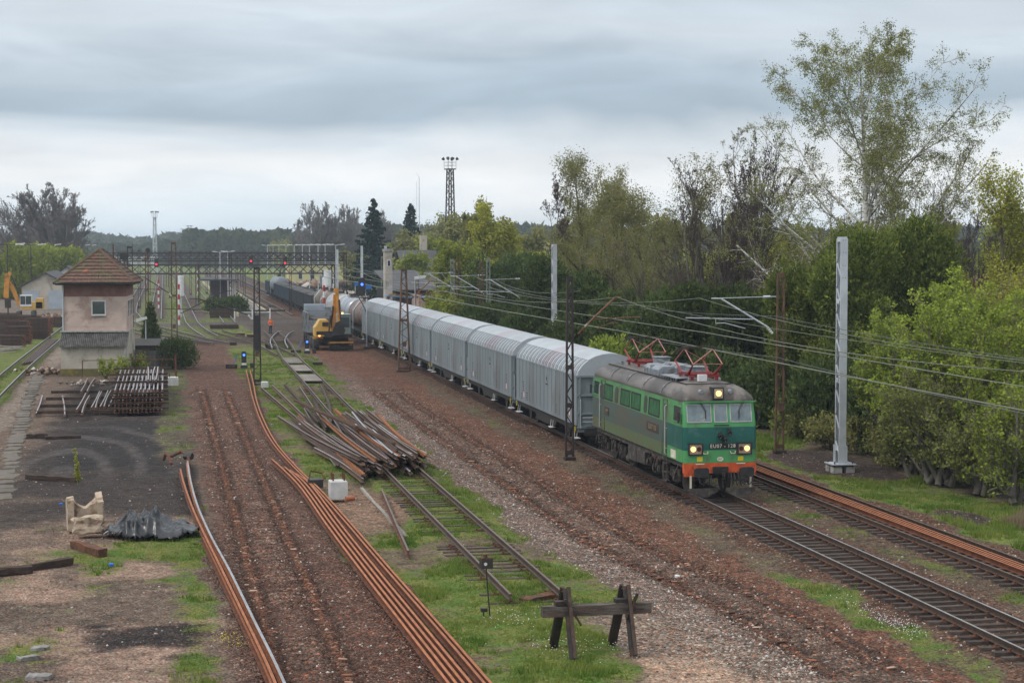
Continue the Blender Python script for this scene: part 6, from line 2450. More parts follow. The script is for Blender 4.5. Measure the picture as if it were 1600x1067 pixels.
# concrete slabs of the old path
t = thing('slab_path', 'row of broken concrete slabs leading from the signal box into the yard', 'path', (0, 0, 0))
tag(t, kind='structure')
n = 44
for k in range(n):
    f = k / n
    x, y = -9.6 + 3.2 * f ** 1.2 + random.uniform(-.08, .08), 146 - 72 * f
    b = MB()
    w, l = random.uniform(.34, .48), 72 / n * .44
    b.loft([[(-w, -l, -.06), (w, -l, -.06), (w, l, -.06), (-w, l, -.06)], [(-w + .03, -l + .02, .05), (w - random.uniform(.02, .12), -l + .02, .06), (w - .03, l - .03, .05), (-w + random.uniform(.02, .14), l - .03, .055)]])
    b.build('slab', mat('old_slab', (0.155, 0.13, 0.112), (0.11, 0.092, 0.08), 3, .95, c3=(0.11, 0.10, 0.07), c3scale=1.5, c3amt=.6, rnd=.18), t, loc=(x, y, float(zones(x, y)[3]) + .01), rot=(random.uniform(-.05, .05), random.uniform(-.05, .05), random.uniform(-.22, .22)))

# ------------------------------------------------------------------ rack of short rails
_mb = MB()


def short_rail_mesh(L, bright, nm, bend=0.0):
    mb = MB()
    rail_mesh(mb, [(bend * math.sin(math.pi * k / 6), L * k / 6, 0) for k in range(7)])
    o = mb.build(nm, [M_rust, M_rail_top if bright else M_rail_dull])
    d = o.data
    bpy.data.objects.remove(o)
    return d


RD = [short_rail_mesh(20, True, 'stacked_rail'), short_rail_mesh(20, False, 'stacked_rail'), short_rail_mesh(12.5, True, 'stacked_rail', .03), short_rail_mesh(12.5, True, 'stacked_rail', -.06)]


def put(data, name, loc, rot, label, cat, group):
    o = bpy.data.objects.new(name, data)
    COL.objects.link(o)
    o.location = loc
    o.rotation_euler = rot
    return tag(o, label, cat, group)


ORD = 'first second third fourth fifth sixth seventh eighth ninth tenth eleventh twelfth thirteenth fourteenth fifteenth sixteenth seventeenth eighteenth nineteenth twentieth'.split()
zc = .12
for tier in range(5):
    n = 13 if tier < 4 else 12
    for k in range(n):
        x = -2.95 + 2.75 * k / (n - 1) + random.uniform(-.03, .03)
        Lr = 20
        put(RD[0 if tier > 2 or random.random() < .5 else 1], 'stacked_rail', (x, 110.4 + random.uniform(-.25, .25) + tier * .35, zc), (0, 0, random.uniform(-.004, .004)),
            ORD[k] + ' short rail from the left in the %s tier of the rail rack' % ['bottom', 'second', 'middle', 'fourth', 'uppermost'][tier], 'rail', 'short rails stacked in a rack, tier %s' % ['one', 'two', 'three', 'four', 'five'][tier])
    zc += .168
    if tier < 4:
        for j, yy in enumerate((110.9 + tier * .35, 117, 124, 129.5)):
            b = MB()
            b.box(-1.75, 1.75, -.08, .08, 0, .10)
            o = b.build('packing_timber', M_timber, loc=(-1.55, yy, zc + .002))
            tag(o, ['nearest', 'second', 'third', 'farthest'][j] + ' packing timber lying on the %s tier of the rail rack' % ['first', 'second', 'third', 'fourth'][tier], 'timber', 'packing timbers of the rail rack')
        zc += .105
for j, yy in enumerate((117.5, 124.5, 130.5)):
    b = MB()
    b.box(-2.0, 2.0, -.09, .09, 0, .12)
    o = b.build('packing_timber', M_timber, loc=(-1.5 - (.35 if j < 2 else 0), yy, zc + .002))
    tag(o, ['near', 'middle', 'far'][j] + ' dark timber lying across the top of the rail rack', 'timber', 'timbers on top of the rail rack')
for k, (x, a, d) in enumerate(((-1.05, .008, 2), (-.75, -.006, 3), (-.58, -.008, 2))):
    put(RD[d], 'stacked_rail', (x, 116.2, zc + .125), (0, 0, a), ['left', 'middle', 'right'][k] + ' one of three loose bright rails lying on top of the rail rack', 'rail', 'three loose rails on top of the rack')
for k, (x, y, L2) in enumerate(((-5.15, 110, 0), (-4.75, 108, 1), (-4.35, 111.5, 0), (-4.1, 111.2, 1), (-3.85, 112, 0), (-3.62, 112, 1), (-3.35, 112, 0), (-5.5, 124, 0), (-5.1, 124, 1))):
    put(RD[2 + L2], 'loose_rail', (x, y, .24), (0, 0, random.uniform(-.008, .008)),
        ['leftmost', 'second', 'third', 'fourth', 'fifth', 'sixth', 'rightmost', 'short far left', 'short far right'][k] + ' bright short rail lying on timbers left of the rail rack', 'rail', 'rails lying on timbers beside the rack')
for k, yy in enumerate((111.6, 116, 121.5, 127)):
    b = MB()
    b.box(-2.6, 2.2, -.12, .12, 0, .2)
    o = b.build('packing_timber', M_timber, loc=(-5.0, yy, .03), rot=(0, 0, random.uniform(-.03, .03)))
    tag(o, ['nearest', 'second', 'third', 'farthest'][k] + ' long timber on the ground left of the rail rack', 'timber', 'timbers on the ground by the rack')

# ------------------------------------------------------------------ scrap rail heap on the siding
SM = [mat('scrap_rail_side_%d' % k, c, tuple(v * .6 for v in c), 4, .75, .1) for k, c in enumerate(((0.10, 0.055, 0.036), (0.135, 0.078, 0.05), (0.075, 0.044, 0.032), (0.34, 0.13, 0.045)))]
ST_ = [M_rail_top, M_rail_dull, mat('scrap_top_bright', (0.50, 0.50, 0.52), (0.36, 0.35, 0.36), 3, .35, .6)]
rs = random.Random(12)
HXF = []
HOB = []
NH = 78
labs_h = {0: 'bright bent rail at the left edge of the scrap heap, reaching farthest towards the signal mast'}
for k in range(NH):
    u = (k + .5) / NH
    lay_ = k % 4
    left = rs.random()
    xf = 8.0 + 3.6 * rs.random()
    yf = 77.2 + (xf - 8) * .75 + rs.uniform(-1.5, 2.2)
    Lr = rs.choice([13, 16, 20, 24, 26])
    ang = rs.gauss(0.012, .020) + (.035 if xf < 9 else -.01)
    zf = .08 + .19 * lay_ + .10 * rs.random()
    if k < 6:
        xf, yf, Lr, ang, zf = 7.7 + .3 * k, 82 + 3.0 * k % 7, 22, -.015 * k + .03, .04
    if 6 <= k < 12:
        xf, yf, Lr, ang, zf = 7.6 + .3 * (k - 6), 98 + 1.5 * (k % 3), 30, .035 - .02 * (k - 6), .10 + .05 * (k % 3)
    zb_ = max(.05, zf - .1 - .35 * rs.random()) if lay_ else .05
    bend = rs.gauss(0, .10)
    mb = MB()
    K = 8
    pts = []
    for i in range(K):
        s = i / (K - 1)
        pts.append((-math.sin(ang) * Lr * s + bend * math.sin(math.pi * s), math.cos(ang) * Lr * s, (zb_ - zf) * s - .12 * math.sin(math.pi * s) * (lay_ > 1)))
    roll = rs.choice([0, 0, 0, .5, -.5, 1.57, -1.57])
    rail_mesh(mb, pts, 1.06, roll=roll)
    o = mb.build('scrap_rail', [SM[3] if rs.random() < .09 else SM[rs.randrange(3)], ST_[rs.choice([0, 1, 1, 1, 2])]], loc=(xf, yf, zf + (.07 if roll else 0)))
    tag(o, '', 'rail', 'scrap rails heaped on the siding')
    HOB.append((lay_, xf, o))
for q_ in range(4):
    L4 = sorted([h_ for h_ in HOB if h_[0] == q_], key=lambda h_: h_[1])
    for i, h_ in enumerate(L4):
        h_[2]['label'] = ORD[i] + ' scrap rail from the left in the %s layer of the heap on the siding' % ['lowest', 'second', 'third', 'top'][q_]
for k in range(3):
    t = thing('rack_rail', ['left', 'middle', 'right'][k] + ' toothed brown rack bar lying on the scrap heap', 'rack bar', ((8.5, 9.5, 10.4)[k], (100, 92, 84)[k], .78), (.10, .12, .09)[k])
    b = MB()
    b.box(-.09, .09, 0, 9, 0, .06)
    b.build('bar', SM[1], t)
    for i in range(26):
        b = MB()
        b.box(-.13, .13, i * .34, i * .34 + .15, .06, .12)
        b.build('tooth', SM[1], t)

# ------------------------------------------------------------------ stacks of old sleepers at the left
_b = MB()
_b.box(-1.25, 1.25, -.13, .13, 0, .125, 0)
_b.box(1.2502, 1.262, -.125, .125, .005, .12, 1)
_b.box(-1.262, -1.2502, -.125, .125, .005, .12, 1)
_o = _b.build('old_sleeper', [M_timber, M_timber_or])
SLD = _o.data
bpy.data.objects.remove(_o)
stk = [(at(12, 545)[0], 188, 7, 3), (-12.9 - 1.9, 193.5, 11, 3), (-15.4, 199.5, 13, 3), (-13.5, 203.0, 14, 3), (-14.9, 212.0, 14, 2), (-14.1, 218.0, 11, 3), (-12.6, 232.0, 8, 3), (-16.6, 206, 15, 2), (-17.5, 214, 15, 2)]
stn = ['nearest stack at the left edge', 'second nearest stack', 'third nearest stack', 'tall stack beside the grass', 'tall stack behind it', 'narrow rear stack', 'square stack near the signal box', 'stack behind at the edge', 'rearmost stack by the excavator']
for i, (x, y, nl, nd) in enumerate(stk):
    for a in range(nl):
        for c in range(nd):
            put(SLD, 'old_sleeper', (x + math.sin(.32) * c * .28 + random.uniform(-.05, .05), y + math.cos(.32) * c * .28, .02 + a * .165), (0, 0, -.32 + random.uniform(-.012, .012)),
                ORD[a] + ' sleeper from the ground, ' + ['front', 'middle', 'rear'][c] + ' row of the ' + stn[i], 'sleeper', 'old sleepers, ' + stn[i])
# loose timber and board heap in front of the stacks
for k in range(16):
    b = MB()
    L_ = random.uniform(1.6, 3.6)
    b.box(-L_ / 2, L_ / 2, -.1, .1, 0, .06)
    x, y = random.uniform(-16.2, -13.6), random.uniform(174, 184)
    o = b.build('loose_board', M_wood_grey, loc=(x, y, .05 + .05 * (k % 7)), rot=(random.uniform(-.08, .08), random.uniform(-.15, .15), random.uniform(-.7, .9)))
    tag(o, ORD[k] + ' loose board from the bottom of the untidy heap before the sleeper stacks', 'board', 'loose boards in front of the sleeper stacks')


def rubble(name, pts, label, cat, m, size):
    pts = np.array(pts)
    cross_scatter(name, pts, np.full(len(pts), size) * (.5 + RNG.random(len(pts))), m, .6, label, cat)


pp = np.stack([RNG.normal(-9.7, .7, 60), RNG.normal(147.5, 1.2, 60), RNG.random(60) * .4], -1)
rubble('rubble_heap', pp, 'low heap of dark rubble left of the signal box', 'rubble', M_stone, .28)
pp = np.stack([RNG.normal(-5.2, .9, 70), RNG.normal(136, 1.0, 70), RNG.random(70) * .15], -1)
rubble('rubble_heap', pp, 'pale rubble scattered in front of the signal box', 'rubble', M_stone_pale, .14)
pp = np.stack([RNG.normal(-14.5, 1.3, 120), RNG.normal(247, 4, 120), RNG.random(120) * .8], -1)
rubble('rubble_heap', pp, 'heap of dark scrap behind the sleeper stacks', 'rubble', M_stone, .5)

# ------------------------------------------------------------------ timbers, stone block, tarpaulin and litter on the left
M_stone_blk = mat('old_concrete_block', (0.46, 0.37, 0.28), (0.34, 0.26, 0.19), 2.2, .95, bump=.03, bscale=5, c3=(0.18, 0.12, 0.08), c3scale=2.5, c3amt=.5)


def beam_thing(p, q, w, h, label, m=M_timber, z0=.0, name='old_timber'):
    (x0, y0), (x1, y1) = p, q
    L_ = math.hypot(x1 - x0, y1 - y0)
    b = MB()
    N = 7
    rings = []
    for i in range(N):
        s = L_ * i / (N - 1)
        j = [random.uniform(-.025, .025) for _ in range(8)]
        rings.append([(s, -w / 2 + j[0], j[1]), (s, w / 2 + j[2], j[3] * .5), (s, w / 2 + j[4], h + j[5]), (s, -w / 2 + j[6], h + j[7])])
    b.loft(rings)
    o = b.build(name, m, loc=(x0, y0, z0 + float(zones((x0 + x1) / 2, (y0 + y1) / 2)[3])), rot=(0, 0, math.atan2(y1 - y0, x1 - x0)))
    tag(o, label, 'timber')
    return o


beam_thing((-5.95, 81.6), (-3.75, 80.2), .25, .20, 'dark sleeper lying alone across the black yard')
beam_thing((-6.3, 57.4), (-4.1, 57.9), .26, .22, 'splintered dark timber at the left edge of the picture', z0=.02)
beam_thing((-5.3, 57.3), (-3.0, 59.3), .24, .20, 'rotten split timber reaching up from the left edge', z0=.02)
beam_thing((-3.05, 62.6), (-2.05, 60.5), .30, .26, 'short broken brown timber in front of the stone block', m=M_rust, z0=.0)
beam_thing((-6.2, 98), (-4.4, 98.3), .25, .18, 'pair of dark sleepers half buried beside the slab path')
beam_thing((-7.2, 98.6), (-6.1, 98.7), .5, .25, 'dark concrete lump beside the slab path')
beam_thing((-4.0, 136.5), (-.2, 136.0), .22, .2, 'dark timber lying behind the rail rack')
beam_thing((8.0, 75.5), (8.2, 62.6), .12, .08, 'thin grey rotten plank left of the loose rusty rail', m=M_wood_grey)
beam_thing((9.9, 50.0), (11.2, 50.9), .42, .12, 'flat rotten board on the gravel behind the buffer stop', m=M_rust)


def rock(name, loc, dims, seed, m, label, cat, jag=.25):
    rng = np.random.default_rng(seed)
    import bmesh
    bm = bmesh.new()
    bmesh.ops.create_icosphere(bm, subdivisions=3, radius=1)
    for v in bm.verts:
        c = v.co
        k = 1 / max(abs(c.x), abs(c.y), abs(c.z)) ** .75
        nz = mnoise.noise(Vector((c.x * 1.7 + seed, c.y * 1.7, c.z * 1.7))) + .5 * mnoise.noise(Vector((c.x * 4 + seed, c.y * 4, c.z * 4)))
        v.co = Vector((c.x * dims[0], c.y * dims[1], c.z * dims[2])) * k * (1 + jag * nz)
    me = bpy.data.meshes.new(name)
    bm.to_mesh(me)
    bm.free()
    me.materials.append(m)
    o = bpy.data.objects.new(name, me)
    COL.objects.link(o)
    o.location = loc
    if label:
        tag(o, label, cat)
    return o


# hollow broken concrete shaft: thick U-shaped walls
t = thing('broken_concrete_block', 'large broken hollow concrete block, beige, on the grass left of the tarpaulin', 'concrete block', (-2.85, 66.3, 0), .1)
b = MB()


def jag_wall(x0, x1, y0, y1, zt, n=6, ax_='x'):
    rings = []
    for i in range(n + 1):
        s = i / n
        zz = zt(s) + random.uniform(-.05, .05)
        if ax_ == 'x':
            x = x0 + (x1 - x0) * s
            rings.append([(x, y0, -.05), (x, y1, -.05), (x, y1 + random.uniform(-.03, .03), zz), (x, y0 + random.uniform(-.03, .03), zz - .05)])
        else:
            y = y0 + (y1 - y0) * s
            rings.append([(x0, y, -.05), (x1, y, -.05), (x1 + random.uniform(-.03, .03), y, zz), (x0 + random.uniform(-.03, .03), y, zz - .04)])
    b.loft(rings)


jag_wall(-.62, -.40, -.5, .9, lambda s: 1.02 + .12 * math.sin(s * 5), 7, 'y')
jag_wall(.42, .62, -.6, .9, lambda s: .98 + .15 * s, 7, 'y')
jag_wall(-.39, .41, -.12, .08, lambda s: .72 + .5 * abs(s - .5), 7, 'x')
jag_wall(-.39, .41, .35, .85, lambda s: .92 - .3 * (1 - abs(s - .5) * 2), 7, 'x')
b.build('shaft', M_stone_blk, t)
o = rock('fallen_slab', (-2.80, 64.3, .34), (.56, .34, .30), 3, M_stone_blk, None, None, .3)
o.location = (.0, -1.55, .32)
o.parent = t
o = rock('broken_stone', (-6.15, 63.6, .2), (.16, .13, .17), 8, M_stone_blk, 'single pale stone lying on the bare ground at left', 'stone')
rock('broken_stone', (.25, 66.5, .08), (.3, .12, .06), 9, M_stone_blk, 'flat pale stone near the end of the bent rails', 'stone')
mat('grey_slab_stone', (0.27, 0.26, 0.25), (0.2, 0.185, 0.175), 3, .9, bump=.01)
for p_, q_, w_, l_ in (((-3.25, 43.7), (-2.7, 43.6), .42, 'flat grey paving slab half buried at lower left'), ((-3.6, 45.7), (-3.15, 45.9), .3, 'brownish broken slab behind the grey one at lower left'),
                       ((-2.95, 41.7), (-2.45, 41.5), .35, 'mossy broken slab at the lower left edge'), ((-3.3, 46.6), (-3.0, 46.9), .25, 'small slab fragment farthest from the grey slab at lower left')):
    o = beam_thing(p_, q_, w_, .09, l_, MATS['grey_slab_stone'], 0.0, 'broken_slab')
    o['category'] = 'stone'

# tarpaulin: crumpled black sheet
rng = np.random.default_rng(4)
nx, ny = 84, 44
XX, YY = np.meshgrid(np.linspace(-1.65, 1.7, nx), np.linspace(-1.9, 1.9, ny))
wv = 0
for k in range(8):
    a = rng.random() * 3.14
    f = 1.2 + rng.random() * 3.0
    wv = wv + (1 - np.abs(np.sin(XX * math.cos(a) * f * 1.4 + YY * math.sin(a) * f * .8 + rng.random() * 6 + 1.5 * fbm(XX, YY, 1.2, 200 + k)))) ** 2.5 * (.20 / (1 + k * .25))
prof_ = np.exp(-((XX + .45) / .85) ** 2) * .55 + np.exp(-((XX - .4) / 1.0) ** 2) * .22
hh = .8 * (prof_ * (.35 + wv * 2.2) + wv * .34) * ss(1 - (np.abs(YY) / 1.9), 0, .35)
edge = ss(1.0 - np.hypot(XX / 1.75, YY / 1.9) + (fbm(XX, YY, .8, 230) - .5) * .5, .0, .12)
hh = hh * edge - .06 * (1 - edge)
v = np.stack([XX + (fbm(XX, YY, .5, 240) - .5) * .2, YY + (fbm(XX, YY, .5, 250) - .5) * .2, hh + .03], -1).reshape(-1, 3)
idx = np.arange(nx * ny).reshape(ny, nx)
q = np.stack([idx[:-1, :-1], idx[:-1, 1:], idx[1:, 1:], idx[1:, :-1]], -1).reshape(-1, 4)
keep = edge.reshape(-1)[q].min(axis=1) > .15
M_tarp = mat('black_tarpaulin', (0.016, 0.018, 0.023), (0.010, 0.011, 0.015), 3, .3, spec=.6)
o = npmesh('tarpaulin', v, q[keep], M_tarp)
sm = o.modifiers.new('thickness', 'SOLIDIFY')
sm.thickness = .012
o.location = (-.55, 65.0, .02)
tag(o, 'crumpled black tarpaulin lying on the grass left of the bent rails', 'tarpaulin')
# rusty frame at the head of the pair of rails
t = thing('rail_clamp', 'rusty rail clamp lying at the upper end of the bent rails', 'clamp', (.25, 86.5, 0))
b = MB()
b.tube([(-.35, 0, .02), (-.25, -.3, .35), (-.1, -1.0, .30), (0, -1.9, .05)], .07, 6)
b.tube([(0, -1, .3), (.45, -.6, .45), (.75, -1.4, .40), (.8, -2.6, .05)], .07, 6)
b.build('jaw', M_rust_new_side, t)
b = MB()
b.cyl((.6, -1.4, .35), (.95, -1.6, .35), .16, 8)
b.build('roller', M_black, t)
for k, (px, py, c, l) in enumerate(((173, 884, (0.02, 0.15, 0.6), 'bright blue plastic scrap on the grass'), (95, 789, (0.02, 0.12, 0.5), 'tiny blue plastic scrap by the stone'), (1058, 902, (0.6, 0.6, 0.6), 'white scrap beside the lifted bed'))):
    X_, Y_ = at(px, py)
    rock('plastic_scrap', (X_, Y_, .04), (.07, .07, .04), 30 + k, mat('scrap_%d' % k, c, c, 2, .5), l, 'litter')

# concrete foundation block with rods, pipe, box beside
def conc_block(X_, Y_, w, h, label, rods=4):
    t = thing('foundation_block', label, 'concrete block', (X_, Y_, 0), .05)
    b = MB()
    b.loft([[(-w, -w, 0), (w, -w, 0), (w, w, 0), (-w, w, 0)], [(-w, -w, h - .04), (w, -w, h - .04), (w, w, h - .04), (-w, w, h - .04)], [(-w + .04, -w + .04, h), (w - .04, -w + .04, h), (w - .04, w - .04, h), (-w + .04, w - .04, h)]])
    b.build('block', M_concrete_new, t)
    for i, (a, c) in enumerate(((-1, -1), (1, -1), (1, 1), (-1, 1))[:rods]):
        b = MB()
        b.cyl((a * w * .65, c * w * .65, h), (a * w * .65, c * w * .65, h + .30), .035, 6)
        b.build('anchor_rod', M_rust, t)


M_concrete_new = mat('fresh_concrete', (0.55, 0.55, 0.54), (0.46, 0.46, 0.45), 3, .8)
conc_block(6.72, 72.2, .34, .72, 'pale concrete foundation block with anchor rods right of the orange rails')
conc_block(.55, 133.4, .38, .62, 'pale concrete foundation block with rods right of the rail rack', 2)
conc_block(6.95, 130.2, .24, .42, 'small pale concrete block at the foot of the thin mast', 0)
t = thing('steel_cabinet', 'black steel frame box left of the pale foundation block', 'cabinet', (6.1, 75.6, 0))
b = MB()
b.box(-.3, .3, -.3, .3, 0, .35)
b.build('box', M_black, t)
b = MB()
b.tube([(-.3, -.3, .35), (-.2, 0, .7), (.3, .3, .55), (.3, -.3, .35)], .03, 5)
b.build('frame', M_rust, t)
X_, Y_ = at(741, 712)
b = MB()
b.cyl((0, 0, 0), (.35, .08, .02), .10, 10)
X_, Y_ = at(540, 783)
o = b.build('clay_pipe', M_tile_or, loc=(X_, Y_, .09))
tag(o, 'short orange clay pipe on the sand below the foundation block', 'pipe')

# point lever lantern
t = thing('point_lantern', 'black point indicator lantern on a thin rod, white dot on its face', 'point indicator', (8.6, 48.3, 0))
b = MB()
b.cyl((0, 0, 0), (-.10, .0, 1.28), .02, 6)
b.build('rod', M_black, t)
b = MB()
b.cbox(-.10, 0, 1.43, .32, .22, .26, rz=.15)
b.build('lantern', mat('lantern_black', (0.03, 0.028, 0.028), (0.05, 0.035, 0.03), 6, .6), t)
b = MB()
b.cbox(-.10, 0, 1.575, .30, .20, .03, rz=.15)
b.cyl((-.12, 0, 1.59), (-.12, 0, 1.68), .05, 8)
b.build('lid', M_rust, t)
b = MB()
b.cyl((-.135, -.118, 1.43), (-.135, -.126, 1.43), .045, 12)
b.build('white_dot', M_white, t)
b = MB()
b.box(-.25, -.08, -.1, .05, .12, .22)
b.cyl((-.17, -.02, 0), (-.17, -.02, .12), .02, 5)
b.build('lever_box', M_black, t)

# buffer stop
t = thing('buffer_stop', 'weathered buffer stop: one heavy beam on two rail trestles', 'buffer stop', (10.35, 43.2, 0), .03)
b = MB()
rings = []
for i in range(9):
    x = -1.38 + 2.76 * i / 8
    j = [random.uniform(-.02, .02) for _ in range(4)]
    rings.append([(x, -.12 + j[0], .98), (x, .10 + j[1], .98), (x, .10, 1.24 + j[2]), (x, -.12, 1.24 + j[3])])
b.loft(rings)
b.build('beam', mat('buffer_beam_wood', (0.13, 0.11, 0.095), (0.05, 0.038, 0.034), 3, .9, bump=.02, stretch=(.6, 3, 3), c3=(0.10, 0.06, 0.045), c3scale=2), t)
for x in (-.72, .80):
    b = MB()
    rail_mesh(b, [(x, .16, 1.62), (x + (.02), -.45, .0)], 1.3, roll=0)
    rail_mesh(b, [(x - .02, .20, 1.55), (x - .14, .85, .0)], 1.3)
    b.build('trestle', [M_steel_dark, M_rail_used], t)
    b = MB()
    b.beam((x - .12, -.16, 1.42), (x + .28, -.20, .78) if x < 0 else (x - .05, -.2, .85), .09, .05) if x < 0 else b.beam((x + .2, -.16, 1.48), (x - .08, -.2, .88), .09, .05)
    b.build('brace', M_steel_dark, t)
    b = MB()
    b.cbox(x - .12, .02, 1.30, .42, .22, .10)
    b.build('cleat', M_steel_dark, t)

# ------------------------------------------------------------------ masts
M_mast_rust = mat('mast_rust_brown', (0.13, 0.07, 0.045), (0.075, 0.045, 0.033), 2.0, .8, .2, c3=(0.20, 0.10, 0.055), c3scale=1.2)
M_mast_dark = mat('mast_dark', (0.038, 0.030, 0.030), (0.05, 0.036, 0.033), 2.0, .7, .2)
M_mast_green = mat('mast_pale_green', (0.20, 0.23, 0.20), (0.15, 0.17, 0.15), 2.0, .7, .1)


def lattice_mast(X_, Y_, H, label, m, wt=.26, wb=.42, cw=.085, dpt=.14, group='old lattice masts', box=True, name='catenary_mast', plates=(), lc=.5):
    t = thing(name, label, 'mast', (X_, Y_, 0), 0, group)
    for s_ in (-1, 1):
        b = MB()
        x0, x1 = s_ * (wb / 2), s_ * (wt / 2)
        b.loft([[(x0 - cw / 2, -dpt / 2, 0), (x0 + cw / 2, -dpt / 2, 0), (x0 + cw / 2, dpt / 2, 0), (x0 - cw / 2, dpt / 2, 0)],
                [(x1 - cw / 2, -dpt / 2, H), (x1 + cw / 2, -dpt / 2, H), (x1 + cw / 2, dpt / 2, H), (x1 - cw / 2, dpt / 2, H)]])
        b.build('channel', m, t)
    b = MB()
    n = max(4, int(H / lc))
    for k in range(n):
        z0, z1 = H * k / n, H * (k + 1) / n
        wa, wc = wb + (wt - wb) * k / n, wb + (wt - wb) * (k + 1) / n
        s_ = 1 if k % 2 else -1
        for yy in (-dpt / 2, dpt / 2):
            b.beam((s_ * wa / 2, yy, z0), (-s_ * wc / 2, yy, z1), .03, .012, up=(0, 1, 0))
    for zz in (.25, H * .5, H - .1) + tuple(plates):
        w_ = wb + (wt - wb) * zz / H
        b.box(-w_ / 2, w_ / 2, -dpt / 2 - .01, dpt / 2 + .01, zz - .1, zz + .1)
    b.build('lacing', m, t)
    b = MB()
    b.box(-wb * .7, wb * .7, -.25, .25, -.1, .05)
    b.build('footing', M_steel_dark, t)
    if box:
        b = MB()
        b.cbox(0, -dpt / 2 - .09, 2.2, .30, .16, .38)
        b.build('switch_box', M_mast_rust, t)
    return t


def white_mast(X_, Y_, H, label, detail=True, w=.32, d=.55):
    t = thing('white_mast', label, 'mast', (X_, Y_, 0), 0, 'new white masts')
    for yy in (-d / 2, d / 2):
        b = MB()
        b.box(-w / 2, w / 2, yy - .012, yy + .012, .35, H)
        for s_ in (-1, 1):
            xa, xb = sorted((s_ * w / 2, s_ * (w / 2 - .012)))
            ya, yb = (yy + .0125, yy + .085) if yy < 0 else (yy - .085, yy - .0125)
            b.box(xa, xb, ya, yb, .35, H)
        b.build('channel', M_galv, t)
    b = MB()
    n = int(H / .62) if detail else 8
    for k in range(n):
        z0 = .8 + (H - 1.3) * k / n
        z1 = .8 + (H - 1.3) * (k + 1) / n
        s_ = 1 if k % 2 else -1
        for x in (-w / 2 + .01, w / 2 - .01):
            b.beam((x, s_ * (d / 2 - .06), z0), (x, -s_ * (d / 2 - .06), z1), .012, .07, up=(1, 0, 0))
    for zz in (.9, H * .38, H * .72, H - .15):
        b.box(-w / 2 + .001, w / 2 - .001, -d / 2 + .09, d / 2 - .09, zz, zz + .22)
    b.build('lacing', M_galv, t)
    if detail:
        b = MB()
        for zz in (H - .08, H - .62, H - 1.2, H - 1.74):
            for x in (-.06, .06):
                b.cyl((x, -d / 2 - .013, zz), (x, -d / 2 - .017, zz), .018, 6)
        ho = b.build('bolt_holes', M_black, t)
        ho['kind'] = 'stuff'
        b = MB()
        b.box(-w / 2 - .05, w / 2 + .05, -d / 2 - .05, -d / 2 - .013, .35, 1.15)
        b.box(-w / 2 - .05, w / 2 + .05, d / 2 + .013, d / 2 + .05, .35, 1.15)
        b.build('foot_plate', M_galv, t)
    b = MB()
    b.box(-.55, .55, -.55, .55, .30, .349)
    b.build('base_plate', M_galv, t)
    for (a, c) in ((-1, -1), (1, -1), (1, 1), (-1, 1)):
        b = MB()
        b.box(a * .3 - .2, a * .3 + .2, c * .3 - .2, c * .3 + .2, -.1, .22)
        b.build('footing', M_concrete, t)
        b = MB()
        b.cyl((a * .42, c * .42, .22), (a * .42, c * .42, .45), .03, 6)
        b.build('anchor_bolt', M_black, t)
    return t


white_mast(29.6, 76.9, 10.35, 'new white steel mast standing alone in front of the dark thujas')
white_mast(29.3, 136.4, 10.1, 'new white steel mast behind the grey wagons, right of the round evergreen')


def yat(px, X):
    x0, y0 = at(px, 600, 0)
    return X * y0 / x0


white_mast(29.5, yat(603, 29.5), 10.0, 'new white steel mast rising behind the farther grey wagons', False)
white_mast(29.0, yat(566, 29.0), 10.0, 'thin new white mast left of the larger spruce', False)
white_mast(29.0, yat(528, 29.0), 9.4, 'new white mast beside the white round column near the gantry', False)
lattice_mast(18.8, 84.0, 8.6, 'dark lattice mast standing between the lifted bed and the locomotive', M_mast_dark, .22, .36, plates=(2.5,), box=False)
lattice_mast(29.5, 84.8, 8.7, 'rusty lattice mast with a box, left of the white foreground mast', M_mast_rust, .30, .40, cw=.065, lc=1.3)
lattice_mast(18.85, 145.0, 8.2, 'rusty lattice mast in front of the second farthest grey wagon', M_mast_rust, .34, .95, cw=.09, dpt=.5)
lattice_mast(6.6, 133.5, 8.5, 'tall rusty mast with a dark panel on the grass left of the siding', M_mast_dark, .34, .5, cw=.10)
b = MB()
b.box(-.17, .17, -.10, -.07, 0, 2.6)
o = b.build('dark_panel', M_black, loc=(6.6, 133.4, 2.4))
o.parent = [q_ for q_ in COL.objects if q_.name.startswith('catenary_mast')][-1]
o.location = (0, -.02, 2.4)
lattice_mast(.95, 181.0, 10.4, 'tall twin-channel mast in front of the gantry, left of the lifted bed', M_mast_rust, .40, .55, cw=.10)
lattice_mast(vis_x(206, 200), 200, 10.0, 'twin-channel mast rising behind the signal box roof', M_mast_dark, .5, .6, cw=.09)
lattice_mast(vis_x(232, 232), 232, 9.2, 'single red brown signal mast between the signal box and the gantry', M_mast_rust, .30, .36, cw=.12)
for k, (px, X_, H, m_, l) in enumerate(((821, 29.6, 8.7, M_mast_green, 'pale green lattice mast in front of the round evergreen'), (763, 29.8, 8.9, M_mast_green, 'grey lattice mast with silver bracket behind the wagons, right one of a pair'),
                                        (752, 28.6, 8.6, M_mast_rust, 'rusty lattice mast behind the wagons, left one of a pair'), (714, 29.6, 8.7, M_mast_rust, 'rusty lattice mast in front of the willow bush'),
                                        (707, 28.9, 8.7, M_mast_green, 'pale green lattice mast in front of the willow bush'), (652, 28.5, 6.4, M_mast_rust, 'low rusty post beside the yellow machine'),
                                        (598, 29.6, 8.6, M_mast_green, 'thin lattice mast in front of the larger spruce'))):
    lattice_mast(X_, yat(px, X_), H, l, m_, .28, .36, group='old lattice masts behind the train', box=k in (3, 4))
